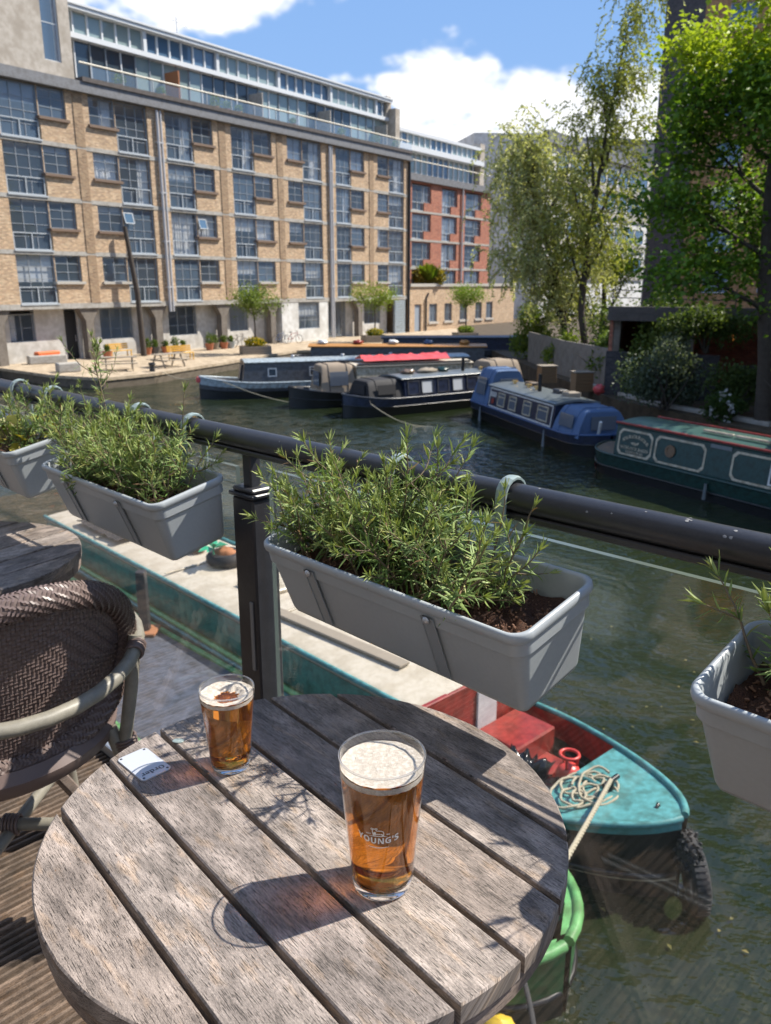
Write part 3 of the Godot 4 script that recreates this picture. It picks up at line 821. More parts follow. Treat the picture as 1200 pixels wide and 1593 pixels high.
# ---------------------------------------------------------------- neighbours of the warehouse
func make_far_buildings() -> void:
	var b := thing("red_brick_block", "red brick block with white glass penthouse beyond the warehouse", "building")
	facade_frame(b)
	var rows := [[2.7, 2.6 + 0.2], [2.8, 5.2], [5.55, 7.95], [8.3, 10.9]]
	var wall := Geo.new()
	var cols := [[33.0, 36.5], [38.6, 41.7], [43.4, 46.9]]
	for r in [[0.3, 2.75], [2.75, 5.5], [5.5, 8.25], [8.25, 11.1]]:
		var x := 29.75
		for c in cols:
			wall.span(Vector3(x, r[0], -2.5), Vector3(c[0], r[1], -2.0))
			wall.span(Vector3(c[0], r[1] - 0.2, -2.5), Vector3(c[1], r[1], -2.05)); wall.span(Vector3(c[1] - 1.3, r[0], -2.5), Vector3(c[1], r[0] + 0.9, -2.0))
			x = c[1]
		wall.span(Vector3(x, r[0], -2.5), Vector3(49, r[1], -2.0))
	geo("wall", wall, mats.red_brick, b)
	for r in [2.75, 5.5, 8.25]:
		var bd := Geo.new(); bd.span(Vector3(29.75, r - 0.1, -2.45), Vector3(49, r + 0.1, -1.97))
		geo("floor_band", bd, mats.concrete, b)
	for r in [0.3, 2.86, 5.61, 8.36]:
		for c in cols:
			add_window(b, Vector3(c[0], r, -2.2), c[1] - c[0] - 1.3, 2.4, 2, 4, false, true)
			add_window(b, Vector3(c[1] - 1.3, r + 0.85, -2.2), 1.3, 1.55, 2, 2, false)
	var core := Geo.new(); core.span(Vector3(29.75, -3.4, -6.5), Vector3(49, 11.2, -6.2))
	for f in 5: core.span(Vector3(29.75, 0.2 + f * 2.75, -6.2), Vector3(49, 0.3 + f * 2.75, -2.51))
	core.span(Vector3(48.7, 0.3, -6.2), Vector3(49, 11.2, -2.51)); geo("rooms", core, mats.room_wall, b)
	var pipe := Geo.new(); pipe.tube([Vector3(42.6, 1.2, -1.85), Vector3(42.6, 11.1, -1.85)], 0.1, 8); geo("down_pipe", pipe, mats.downpipe, b)
	var co := Geo.new(); co.span(Vector3(29.75, 11.1, -2.6), Vector3(49.1, 11.75, -1.7)); geo("cornice", co, mats.lead_grey, b)
	for lv in [[11.8, 14.1, -4.0], [14.6, 15.7, -3.6]]:
		var s := 30.2; var k := 0
		while s < 48.4:
			var gp := Geo.new(); gp.quad(Vector3(s, lv[0], lv[2]), Vector3(s + 0.9, lv[0], lv[2]), Vector3(s + 0.9, lv[1], lv[2]), Vector3(s, lv[1], lv[2]))
			geo("penthouse_pane", gp, mats.green_pane if (k / 4) % 2 else mats.blue_pane, b)
			var po := Geo.new(); po.span(Vector3(s + 0.9, lv[0], lv[2] - 0.05), Vector3(s + 1.06, lv[1], lv[2] + 0.1)); geo("penthouse_post", po, mats.white_frame, b)
			s += 1.06; k += 1
	var wf := Geo.new(); wf.span(Vector3(30, 14.1, -6), Vector3(49, 14.6, -3.0)); wf.span(Vector3(30, 15.7, -8), Vector3(48.8, 16.0, -3.2)); geo("white_fascia", wf, mats.white_frame, b)
	var ew := Geo.new(); ew.span(Vector3(48.6, 11.75, -8), Vector3(49.6, 16.5, -3.3)); geo("end_wall", ew, mats.beige_render, b)
	var rl := Geo.new(); rl.tube([Vector3(29.9, 13.0, -2.0), Vector3(49, 13.0, -2.0)], 0.06, 6); geo("hand_rail", rl, mats.cream_rail, b)

	var c := thing("low_brick_building", "single storey yellow brick building with a pale coping and small windows", "building")
	facade_frame(c)
	var lw := Geo.new()
	var x := 29.8
	for o in [[30.7, 31.9, -3.4], [33.35, 34.85, -2.55], [36.3, 37.8, -2.55], [39.4, 40.9, -2.55], [42.75, 44.2, -2.55], [45.2, 46.7, -2.55]]:
		lw.span(Vector3(x, QUAY, -0.35), Vector3(o[0], 0.95, 0.0))
		if o[2] > -3.3: lw.span(Vector3(o[0], QUAY, -0.35), Vector3(o[1], o[2], 0.0))
		lw.span(Vector3(o[0], -0.75, -0.35), Vector3(o[1], 0.95, 0.0))
		x = o[1]
		if o[2] > -3.3:
			add_window(c, Vector3(o[0], o[2], -0.16), o[1] - o[0], -0.75 - o[2], 2, 2, false)
			var sl := Geo.new(); sl.span(Vector3(o[0] - 0.15, o[2] - 0.2, -0.2), Vector3(o[1] + 0.15, o[2] - 0.005, 0.12)); geo("sill", sl, mats.pale_sill, c)
	lw.span(Vector3(x, QUAY, -0.35), Vector3(52, 0.95, 0.0))
	geo("wall", lw, mats.yellow_brick, c)
	var cr := Geo.new(); cr.span(Vector3(29.8, 0.95, -0.5), Vector3(52, 1.25, 0.14)); geo("coping", cr, mats.pale_sill, c)
	var lr := Geo.new(); lr.span(Vector3(29.8, 0.4, -1.9), Vector3(52, 0.6, -0.4)); geo("roof", lr, mats.lead_grey, c)
	var dk := Geo.new(); dk.span(Vector3(29.8, QUAY, -1.95), Vector3(52, 0.39, -1.8)); geo("rooms", dk, mats.room_wall, c)
	var dr := Geo.new(); dr.cbox(Vector3(31.3, -2.1, -0.2), Vector3(1.16, 2.55, 0.08), 0.02); geo("door", dr, mats.door_paint, c)
	var pp := Geo.new(); pp.tube([Vector3(32.6, QUAY, 0.12), Vector3(32.6, -0.2, 0.12), Vector3(33.0, 0.3, 0.12)], 0.09, 8); geo("down_pipe", pp, mats.black_metal, c)
	# yellow-green shrub on the low roof
	var sp := c.transform * Vector3(34.2, 0.6, -1.15)
	var t := thing("roof_shrub", "yellow green spiky shrub on the roof of the low brick building", "shrub", sp)
	var g := Geo.new(); g.tinted = true
	leaf_cloud(g, Vector3(0.4, 1.3, -0.2), Vector3(1.9, 1.2, 0.8), 1500, 0.32, Color(0.16, 0.16, 0.03), Color(0.34, 0.27, 0.04))
	for i in 160:
		var d := Vector3(rng.randfn() * 0.6, 1.0 + rng.randf(), rng.randfn() * 0.6).normalized()
		g.col = Color(0.17, 0.26, 0.03); g.blade(Vector3(0.3, 0.9, 0.5), d, d.cross(Vector3.RIGHT).normalized(), rng.randf_range(1.0, 1.9), 0.09, 0.3)
	geo("foliage", g, mats.tree_leaf, t)

	# pale building far behind the willow
	var d := thing("pale_building", "pale rendered building with flat roof far behind the willow tree", "building", Vector3(20, 0, -109), 0.0)
	var dw := Geo.new()
	dw.extrude(PackedVector2Array([Vector2(-9, 0.5), Vector2(0, 0), Vector2(23, -31), Vector2(6, -44), Vector2(-16, -30)]), QUAY, 19.2)
	geo("wall", dw, mats.white_render, d)
	var al := Vector3(23, 0, -31).normalized(); var ou := Vector3(al.z * -1, 0, al.x)
	var face := Basis(al, Vector3.UP, al.cross(Vector3.UP))
	var rc := Geo.new(); rc.span(Vector3(-0.2, 18.2, -0.3), Vector3(38.8, 19.6, 0.5)); geo("roof_band", rc, mats.lead_grey, d, Transform3D(face, Vector3.ZERO))
	for lv in [3.0, 7.4, 11.8, 15.2]:
		var bnd := Geo.new(); bnd.span(Vector3(3, lv - 1.3, 0.0), Vector3(38.2, lv - 0.25, 0.25)); geo("floor_band", bnd, mats.concrete, d, Transform3D(face, Vector3.ZERO))
		for k in 8: add_window_far(d, face, Vector3(3.5 + k * 4.3, lv, 0.06), 3.4, 2.0)
	var e := thing("distant_block", "small grey block on the skyline beside the dark brick tower", "building", Vector3(43, 0, -175), 0.3)
	var ew2 := Geo.new(); ew2.span(Vector3(-6, QUAY, -6), Vector3(14, 27.5, 6)); geo("wall", ew2, mats.concrete, e)
	var er := Geo.new(); er.span(Vector3(-6.3, 27.5, -6.3), Vector3(14.3, 28.2, 6.3)); geo("roof", er, mats.lead_grey, e)
	for k in 4: add_window_far(e, Basis(), Vector3(-4 + k * 4.3, 23.6, 6.05), 2.6, 1.6)

func add_window_far(b: Node3D, face: Basis, at: Vector3, wd: float, ht: float) -> void:
	var d := window_parts(wd, ht, 3, 2, false)
	var wn := put("window", d.frame, mats.window_frame, b, Transform3D(face, face * at))
	var j := Geo.new(); j.quad(Vector3(0, 0, -0.02), Vector3(wd, 0, -0.02), Vector3(wd, ht, -0.02), Vector3(0, ht, -0.02))
	geo("pane", j, mats.blue_pane, wn)

func make_right_bank() -> void:
	# tower of dark brick with an orange brick front
	var t := thing("brick_tower", "tall flats with dark brick flank and orange brick front behind the right-hand tree", "building")
	var A := Vector3(21.9, 0, -62.2); var B := Vector3(20.5, 0, -66.5); var C := Vector3(50, 0, -56)
	var al := (C - A).normalized()
	var fr := Transform3D(Basis(al, Vector3.UP, al.cross(Vector3.UP)), A)
	var w := Geo.new()
	var cols := [[1.6, 3.4], [5.4, 7.8], [9.8, 11.6], [13.6, 15.6], [18.0, 20.0]]
	var len := (C - A).length()
	for f in 12:
		var y0 := -3.2 + f * 2.9
		var x := 0.0
		for c in cols:
			w.span(Vector3(x, y0, -0.4), Vector3(c[0], y0 + 2.9, 0))
			w.span(Vector3(c[0], y0, -0.4), Vector3(c[1], y0 + 0.9, 0)); w.span(Vector3(c[0], y0 + 2.5, -0.4), Vector3(c[1], y0 + 2.9, 0))
			x = c[1]
		w.span(Vector3(x, y0, -0.4), Vector3(len, y0 + 2.9, 0))
	geo("front_wall", w, mats.orange_brick, t, fr)
	for f in 12:
		for c in cols:
			var at := Vector3(c[0], -3.2 + f * 2.9 + 0.9, -0.15)
			var d := window_parts(c[1] - c[0], 1.6, 2, 2, false)
			var wn := put("window", d.frame, mats.white_frame, t, fr * Transform3D(Basis(), at))
			var p := Geo.new(); p.quad(Vector3(0, 0, -0.02), Vector3(c[1] - c[0], 0, -0.02), Vector3(c[1] - c[0], 1.6, -0.02), Vector3(0, 1.6, -0.02))
			geo("pane", p, mats.blue_pane, wn)
	var al2 := (A - B).normalized()
	var fl := Geo.new(); fl.span(Vector3(0, -3.2, -0.5), Vector3((A - B).length() - 0.02, 31.6, 0))
	geo("flank_wall", fl, mats.dark_brick, t, Transform3D(Basis(al2, Vector3.UP, al2.cross(Vector3.UP)), B))
	var shade_flats := thing("added_shade_flats", "unseen brick flats added to shade the right bank", "building", Vector3(24, 0, -38))  # unseen block, added and sized to throw shade over bank and boats
	var wg := Geo.new(); wg.extrude(PackedVector2Array([Vector2(0, -0.5), Vector2(3, 30), Vector2(13, 29), Vector2(10, -1.5)]), -3.2, 14.0); geo("wall", wg, mats.orange_brick, shade_flats)
	var wrf := Geo.new(); wrf.extrude(PackedVector2Array([Vector2(-0.3, -0.8), Vector2(2.7, 30.3), Vector2(13.3, 29.3), Vector2(10.3, -1.8)]), 14.005, 14.4); geo("roof", wrf, mats.lead_grey, shade_flats)
	var trf := Geo.new(); trf.extrude(PackedVector2Array([Vector2(22.0, -62.3), Vector2(20.6, -66.4), Vector2(49, -62), Vector2(50, -56.2)]), 31.7, 31.95); geo("roof", trf, mats.lead_grey, t)
	# low pub building with a flat parapet, open and dark underneath
	var p := thing("low_bank_building", "low shadowed building with grey flat roof behind the bushes on the far bank", "building", Vector3(13.2, 0, -32.5), -0.50)
	var g := Geo.new(); g.span(Vector3(-4.2, -0.15, -6), Vector3(7, 0.12, 1.0)); g.span(Vector3(-4.2, 0.124, 0.5), Vector3(7, 0.4, 0.9)); geo("roof", g, mats.dark_coping, p)
	var bk := Geo.new(); bk.span(Vector3(-4.2, -3.2, -6), Vector3(7, -0.16, -5.7)); bk.span(Vector3(-4.2, -3.2, -5.7), Vector3(-4.0, -0.16, 0.5)); bk.span(Vector3(6.8, -3.2, -5.7), Vector3(7, -0.16, 0.5)); geo("back_wall", bk, mats.red_brick, p)
	for x in [-3.9, -1.0, 1.8, 4.6]:
		var q := Geo.new(); q.span(Vector3(x - 0.15, -3.2, 0.2), Vector3(x + 0.15, -0.16, 0.5)); geo("post", q, mats.column_concrete, p)
	var lw := Geo.new(); lw.span(Vector3(-4.2, -3.2, 0.55), Vector3(0.2, -1.4, 0.75)); geo("low_wall", lw, mats.dark_brick, p)
	var rl := Geo.new()
	for k in 2: rl.tube([Vector3(-4.2, 0.75 + k * 0.3, 0.7), Vector3(7, 0.55 + k * 0.16, 0.7)], 0.018, 5)
	for k in 8: rl.tube([Vector3(-4.1 + k * 1.55, 0.4, 0.7), Vector3(-4.1 + k * 1.55, 1.1, 0.7)], 0.025, 5)
	geo("roof_rail", rl, mats.black_metal, p)
	for k in 2:
		var lp := thing("bank_lamp", ["glowing warm lamp hanging under the low roof, the brighter one", "faint warm lamp under the low roof, nearer the bush"][k], "lamp", p.transform * Vector3(0.55 - k * 1.5, -0.75, 0.1), 0.0, "lamps under the low roof")
		var s := Geo.new(); s.lathe([Vector2(0, -0.10), Vector2(0.07, -0.07), Vector2(0.09, 0), Vector2(0.06, 0.09), Vector2(0, 0.12)], 12); geo("lamp_glass", s, mats.warm_lamp, lp)
		var cd := Geo.new(); cd.tube([Vector3(0, 0.14, 0), Vector3(0, 0.6, 0)], 0.015, 5); geo("cord", cd, mats.black_metal, lp)
		var om := OmniLight3D.new(); om.name = "lamp_light"; om.light_color = Color(1.0, 0.62, 0.28); om.light_energy = 0.05; om.light_size = 0.1; om.omni_range = 12; om.shadow_enabled = true; lp.add_child(om); om.position = Vector3(0, -0.02, 0)
	var bd := thing("notice_board", "black chalk notice board propped under the low roof", "sign", p.transform * Vector3(1.15, -3.2, 1.1), -0.45)
	var bo := Geo.new(); bo.cbox(Vector3(0, 0.75, 0), Vector3(0.8, 1.5, 0.05), 0.01); geo("board", bo, mats.black_metal, bd)
	var wr := Geo.new()
	for k in 9: wr.span(Vector3(-0.3, 0.2 + k * 0.14, 0.026), Vector3(rng.randf_range(-0.1, 0.3), 0.2 + k * 0.14 + 0.035, 0.03))
	geo("chalk_lines", wr, mats.concrete, bd)
	# concrete retaining wall and clutter behind the blue boat
	var cw := thing("bank_wall", "grey concrete panel wall on the bank behind the blue boat", "wall")
	var pts := [Vector3(8.6, 0, -49), Vector3(9.0, 0, -41.5), Vector3(10.1, 0, -35.5), Vector3(11.2, 0, -32.0)]
	for k in 3:
		var d: Vector3 = pts[k + 1] - pts[k]; var n := int(d.length() / 1.5)
		for j in n:
			var a: Vector3 = pts[k] + d * (j + 0.5) / n
			var pn := Geo.new(); pn.cbox(Vector3(0, -2.35, 0), Vector3(d.length() / n - 0.03, 1.75, 0.12), 0.015)
			geo("panel", pn, mats.shaded_concrete, cw, Transform3D(Basis(Vector3.UP, -atan2(d.z, d.x)), a))
	var kp := Geo.new()
	for e in [[Vector3(8.9, -3.13, -38.5), Vector3(10.3, -3.13, -31.0)], [Vector3(10.3, -3.13, -31.0), Vector3(12.6, -3.13, -26.0)]]:
		var d: Vector3 = e[1] - e[0]; kp.cbox((e[0] + e[1]) * 0.5, Vector3(d.length(), 0.16, 0.28), 0.02, Basis(Vector3.UP, -atan2(d.z, d.x)))
	lone("bank_kerb", kp, mats.concrete, "pale stone kerb along the shaded bank behind the boats", "kerb")
	var bx := [[Vector3(7.6, -3.2, -38.2), Vector3(0.75, 0.75, 0.6), "timber", "wooden box behind the blue boat, the one nearer the yellow roofed boat"], [Vector3(8.5, -3.2, -35.0), Vector3(0.8, 0.8, 0.6), "timber", "wooden box on the bank beside the pink bag"]]
	for e in bx:
		var q := thing("storage_box", e[3], "box", e[0], 0.15, "wooden boxes on the bank")
		var s: Vector3 = e[1]
		for j in 5:
			var pl := Geo.new(); pl.cbox(Vector3(0, s.y * (j + 0.5) / 5.0, s.z / 2), Vector3(s.x, s.y / 5.0 - 0.02, 0.04), 0.006); geo("plank", pl, mats[e[2]], q)
		var body := Geo.new(); body.cbox(Vector3(0, s.y / 2, -0.03), Vector3(s.x - 0.02, s.y - 0.01, s.z), 0.01); geo("carcass", body, mats[e[2]], q)
		var lid := Geo.new(); lid.cbox(Vector3(0, s.y + 0.03, 0), Vector3(s.x + 0.08, 0.05, s.z + 0.1), 0.01); geo("lid", lid, mats.grey_timber, q)
	var pk := Geo.new(); pk.rings(lump(Vector3(0, 0.3, 0), Vector3(0.22, 0.2, 0.2), 0.25, 5), true, true); lone("pink_bag", pk, mats.boat_pink, "pink bag lying on the bank beside a wooden box", "bag", Vector3(8.8, -3.2, -33.2))

func lump(ce: Vector3, r: Vector3, rough: float, sd: int, rows := 10, cols := 16) -> Array:   # a crumpled closed blob as rings
	var nz := noise(1.6, sd, 3)
	var out := []
	for i in rows + 1:
		var a := PI * i / rows
		var row := []
		for k in cols:
			var p := Vector3(sin(a) * cos(TAU * k / cols), -cos(a), sin(a) * sin(TAU * k / cols))
			row.append(ce + p * r * (1.0 + rough * nz.get_noise_3dv(p * 1.7) * 2.2))
		out.append(row)
	return out

# ---------------------------------------------------------------- boats
# a hull lies along local x from its bow (0) to its stern; y is height above the water
func half(P: Dictionary, s: float) -> float:
	var k: float = P.hw
	if s < P.bl: k = P.hw * pow(maxf(0.0, 1.0 - pow(1.0 - s / P.bl, P.get("bow_power", 2.0))), 0.6)
	var sl: float = P.get("sl", 0.8)
	if s > P.L - sl: k = P.hw * (0.55 + 0.45 * pow(maxf(0.0, 1.0 - pow((s - P.L + sl) / sl, 2.0)), 0.5))
	return maxf(k, 0.03)

func rise(P: Dictionary, s: float) -> float:
	return P.gh + (P.get("sheer", 0.25) * pow(1.0 - s / (P.bl * 1.3), 2.0) if s < P.bl * 1.3 else 0.0)

func stations(P: Dictionary) -> Array:
	var out := []
	for i in 15: out.append(P.bl * pow(i / 14.0, 1.5))
	var s: float = P.bl + 1.0
	while s < P.L - P.get("sl", 0.8): out.append(s); s += 1.0
	for i in 7: out.append(P.L - P.get("sl", 0.8) * (1.0 - i / 6.0))
	return out

func hull_band(P: Dictionary, f0: float, f1: float, push := 0.0, y_low := -0.4) -> Geo:   # skin of both sides between two shares of the height
	var g := Geo.new()
	for sg in [-1.0, 1.0]:
		var rows := []
		for s in stations(P):
			var top := rise(P, s)
			var a: float = lerpf(0.0, top, f0) if f0 > 0.0 else y_low
			var b := top * f1
			var row := []
			for k in 4:
				var y := lerpf(a, b, k / 3.0)
				var flare := 1.0 - 0.10 * clampf((top - y) / top, 0.0, 1.2) * (1.0 if s > P.bl else 1.3)
				row.append(Vector3(s - (0.0 if s > 0.01 else 0.02), y, sg * (half(P, s) * flare + push)))
			rows.append(row)
		g.rings(rows, false, sg > 0)
	return g

func deck_sheet(P: Dictionary, s0: float, s1: float, drop := 0.03, inset := 0.0) -> Geo:
	var g := Geo.new()
	var a := []; var b := []; var m := []
	for i in 17:
		var s := lerpf(s0, s1, i / 16.0)
		var h := maxf(half(P, s) - inset, 0.02); var y := rise(P, s) - drop
		a.append(Vector3(s, y, -h)); m.append(Vector3(s, y + 0.03, 0)); b.append(Vector3(s, y, h))
	g.rings([a, m, b], false, true)
	return g

func rail_line(P: Dictionary, r: float, s0 := 0.0, s1 := -1.0, lift := 0.0, sides := [-1.0, 1.0]) -> Geo:   # rounded edge that follows the gunwale
	var g := Geo.new()
	for sg in sides:
		var path := []
		for s in stations(P):
			if s >= s0 - 0.001 and (s1 < 0 or s <= s1): path.append(Vector3(s, rise(P, s) + lift, sg * half(P, s)))
		g.tube(path, r, 8)
	return g

func cabin_skin(c0: float, c1: float, y0: float, y1: float, wb: float, wt: float, slope0 := 0.0, slope1 := 0.0) -> Geo:
	var g := Geo.new()
	for sg in [-1.0, 1.0]:
		var a := Vector3(c0, y0, sg * wb); var b := Vector3(c1, y0, sg * wb); var c := Vector3(c1 - slope1, y1, sg * wt); var d := Vector3(c0 + slope0, y1, sg * wt)
		g.quad_out(a, b, c, d, Vector3((c0 + c1) / 2, (y0 + y1) / 2, 0))
	for e in [[c0, slope0], [c1, -slope1]]:
		g.quad_out(Vector3(e[0], y0, -wb), Vector3(e[0], y0, wb), Vector3(e[0] + e[1], y1, wt), Vector3(e[0] + e[1], y1, -wt), Vector3((c0 + c1) / 2, (y0 + y1) / 2, 0))
	return g

func roof_skin(c0: float, c1: float, y: float, wt: float, camber := 0.10, over := 0.05, thick := 0.05) -> Geo:
	var g := Geo.new()
	var rows := []
	for s in [c0 - over, c0 - over + 0.02, c1 + over - 0.02, c1 + over]:
		var row := []
		for k in 13:
			var q := k / 12.0 * 2.0 - 1.0
			row.append(Vector3(s, y + camber * (1.0 - q * q), q * (wt + over)))
		for k in 13:
			var q := 1.0 - k / 12.0 * 2.0
			row.append(Vector3(s, y - thick + camber * (1.0 - q * q), q * (wt + over)))
		rows.append(row)
	g.rings(rows, true, false, true, true)
	return g

func side_frame(y0: float, y1: float, wb: float, wt: float, sg: float, s: float, y: float, out := 0.012) -> Transform3D:
	var up := Vector3(0, y1 - y0, sg * (wt - wb)).normalized()
	var x := Vector3(sg, 0, 0)
	return Transform3D(Basis(x, up, x.cross(up)), Vector3(s, y, sg * lerpf(wb, wt, (y - y0) / (y1 - y0))) + x.cross(up) * out)

func boat_window(parent: Node3D, x: Transform3D, w: float, h: float, frame: String, pane: String, bars := 1) -> void:
	var g := Geo.new(); var t := 0.045
	g.span(Vector3(-w / 2, -h / 2, -0.01), Vector3(-w / 2 + t, h / 2, 0.02)); g.span(Vector3(w / 2 - t, -h / 2, -0.01), Vector3(w / 2, h / 2, 0.02))
	g.span(Vector3(-w / 2 + t, -h / 2, -0.01), Vector3(w / 2 - t, -h / 2 + t, 0.02)); g.span(Vector3(-w / 2 + t, h / 2 - t, -0.01), Vector3(w / 2 - t, h / 2, 0.02))
	for k in bars: g.span(Vector3(-w / 2 + t, h * 0.18 - 0.015, 0.0), Vector3(w / 2 - t, h * 0.18 + 0.015, 0.016))
	var o := geo("window", g, mats[frame], parent, x)
	var p := Geo.new(); p.quad(Vector3(-w / 2 + t, -h / 2 + t, 0.004), Vector3(w / 2 - t, -h / 2 + t, 0.004), Vector3(w / 2 - t, h / 2 - t, 0.004), Vector3(-w / 2 + t, h / 2 - t, 0.004))
	geo("pane", p, mats[pane], o)

func boat(called: String, label: String, tip: Vector2, to_stern: Vector2, P: Dictionary, category := "boat") -> Node3D:
	var b := thing(called, label, category, Vector3(tip.x, WATER, tip.y), atan2(-to_stern.y, to_stern.x), P.get("group", "narrowboats moored in the basin"))
	geo("hull", hull_band(P, 0.0, P.get("split", 0.55)), mats[P.low], b)
	geo("upper_hull", hull_band(P, P.get("split", 0.55), 1.0, 0.012), mats[P.band], b)
	geo("gunwale", rail_line(P, P.get("rail", 0.035)), mats[P.trim], b)
	geo("rubbing_strake", strake(P, P.get("split", 0.55)), mats[P.low], b)
	return b

func strake(P: Dictionary, f: float) -> Geo:
	var g := Geo.new()
	for sg in [-1.0, 1.0]:
		var path := []
		for s in stations(P): path.append(Vector3(s, rise(P, s) * f, sg * (half(P, s) * (1.0 - 0.10 * (1.0 - f) * (1.0 if s > P.bl else 1.3)) + 0.02)))
		g.tube(path, 0.03, 6)
	return g

func outline(w: float, h: float, t: float, notch: float) -> Geo:   # painted panel border with notched corners
	var o := PackedVector2Array(); var q := PackedVector2Array()
	for e in [[o, 0.0], [q, t]]:
		var x: float = w / 2 - e[1]; var y: float = h / 2 - e[1]; var k: float = notch
		for p in [Vector2(-x + k, -y), Vector2(x - k, -y), Vector2(x, -y + k), Vector2(x, y - k), Vector2(x - k, y), Vector2(-x + k, y), Vector2(-x, y - k), Vector2(-x, -y + k)]: e[0].append(p)
	var g := Geo.new()
	for k in 8:
		var a := o[k]; var b := o[(k + 1) % 8]; var c := q[(k + 1) % 8]; var d := q[k]
		g.quad(Vector3(a.x, a.y, 0), Vector3(b.x, b.y, 0), Vector3(c.x, c.y, 0), Vector3(d.x, d.y, 0))
	return g

func lettering(text: String, size: float, depth := 0.002, serif := false) -> TextMesh:
	var t := TextMesh.new()
	var f := SystemFont.new(); f.font_names = PackedStringArray(["Droid Serif" if serif else "Droid Sans"]); f.font_weight = 700
	t.font = f
	var px := 64 if size > 0.008 else 16
	t.text = text; t.font_size = px; t.pixel_size = size / px; t.depth = depth; t.curve_step = 1.0
	return t

func make_boats() -> void:
	# slate narrowboat, farthest left
	var P := {"L": 15.0, "hw": 1.04, "bl": 2.6, "gh": 0.72, "sheer": 0.30, "low": "boat_black", "band": "boat_slate", "trim": "boat_pale_blue", "rail": 0.05, "split": 0.45}
	var b := boat("narrowboat", "slate grey narrowboat with long pale blue roof nearest the quay steps", Vector2(-8.85, -38.45), Vector2(0.955, -0.297), P)
	geo("foredeck", deck_sheet(P, 0.1, 2.2), mats.boat_slate, b)
	var st := hull_band(P, 0.66, 0.98, 0.02); geo("pale_stripe", st, mats.boat_pale_blue, b)
	geo("cabin", cabin_skin(1.9, 13.6, 0.66, 1.68, 0.93, 0.80, 0.18, 0.1), mats.boat_slate, b)
	geo("roof", roof_skin(2.1, 13.5, 1.70, 0.80, 0.10, 0.04, 0.06), mats.boat_pale_blue, b)
	geo("side_deck", deck_sheet(P, 2.2, 14.9), mats.boat_slate, b)
	boat_window(b, side_frame(0.66, 1.68, 0.93, 0.80, 1, 3.35, 1.2), 0.42, 0.40, "galvanised", "boat_window", 0)
	for s in [5.6, 7.4, 9.3, 11.2]: boat_window(b, side_frame(0.66, 1.68, 0.93, 0.80, 1, s, 1.2), 0.9, 0.45, "galvanised", "boat_window")
	var fd := Geo.new(); fd.cbox(Vector3(1.93, 1.15, 0), Vector3(0.06, 0.8, 0.6), 0.01, Basis.from_euler(Vector3(0, 0, -0.17))); geo("front_door", fd, mats.boat_slate, b)
	for s in [4.5, 7.0, 9.5, 12.0]:
		var v := Geo.new(); v.lathe([Vector2(0, 0), Vector2(0.07, 0), Vector2(0.05, 0.07), Vector2(0.11, 0.09), Vector2(0.09, 0.13), Vector2(0, 0.15)], 10, Vector3(s, 1.79, 0.1)); geo("mushroom_vent", v, mats.galvanised, b)
	var red := Geo.new(); red.lathe([Vector2(0, -0.16), Vector2(0.14, -0.12), Vector2(0.16, 0), Vector2(0.14, 0.12), Vector2(0, 0.16)], 10, Vector3(0.0, 0.88, 0)); geo("bow_fender", red, mats.boat_pink, b)

	# cream boat under a crumpled red cover
	P = {"L": 10.0, "hw": 1.04, "bl": 2.0, "gh": 0.66, "sheer": 0.25, "low": "boat_black", "band": "boat_black", "trim": "boat_black", "split": 0.5}
	b = boat("narrowboat", "cream cabined boat with tan canvas hood and red cover on its roof", Vector2(-4.25, -35.5), Vector2(0.93, -0.367), P)
	geo("foredeck", deck_sheet(P, 0.1, 1.5, 0.02), mats.boat_cream, b)
	geo("side_deck", deck_sheet(P, 1.5, 9.9), mats.boat_black, b)
	geo("cabin", cabin_skin(2.9, 8.6, 0.62, 1.74, 0.90, 0.78), mats.boat_cream, b)
	geo("roof", roof_skin(2.9, 8.6, 1.76, 0.78, 0.08, 0.05, 0.07), mats.boat_roof_cream, b)
	for sg in [-1.0, 1.0]:
		var hr := Geo.new(); hr.tube([Vector3(2.9, 1.82, sg * 0.80), Vector3(8.5, 1.82, sg * 0.80)], 0.04, 8); geo("roof_rail", hr, mats.boat_black, b)
	canvas_hood(b, 1.2, 2.9, 0.6, 1.86, 0.90, 0.78, "canvas_tan", "clear_plastic", "canvas_black")
	var rows := []
	var nz := noise(1.3, 8, 4)
	for i in 26:
		var s := 3.3 + i * 0.17
		var row := []
		for k in 11:
			var q := k / 10.0 * 2 - 1
			row.append(Vector3(s, 1.90 + 0.26 * (1 - q * q) * (0.6 + 0.9 * nz.get_noise_2d(s * 1.3, q * 2)) + 0.05, q * (0.62 + 0.1 * nz.get_noise_2d(s * 2, 5))))
		rows.append(row)
	var tp := Geo.new(); tp.rings(rows, false, true); var tarp := geo("roof_cover", tp, mats.boat_pink, b); tarp.set_meta("label", "crumpled red cover")
	for s in [4.3, 6.3]: boat_window(b, side_frame(0.62, 1.52, 0.90, 0.78, 1, s, 1.12), 0.8, 0.42, "boat_brown", "boat_window")
	var sp := Geo.new(); sp.rings(lump(Vector3(0.5, 0.78, 0.2), Vector3(0.35, 0.12, 0.25), 0.2, 3), true, true); geo("rope_heap", sp, mats.black_rope, b)

	# navy boat with black canvas front
	P = {"L": 9.4, "hw": 1.04, "bl": 2.0, "gh": 0.70, "sheer": 0.22, "low": "boat_black", "band": "boat_navy", "trim": "boat_slate", "split": 0.52}
	b = boat("narrowboat", "navy blue narrowboat with black canvas bow cover and pale curtains", Vector2(-1.75, -32.9), Vector2(0.835, -0.55), P)
	geo("foredeck", deck_sheet(P, 0.1, 1.6), mats.boat_navy, b)
	geo("side_deck", deck_sheet(P, 1.6, 9.3), mats.boat_navy, b)
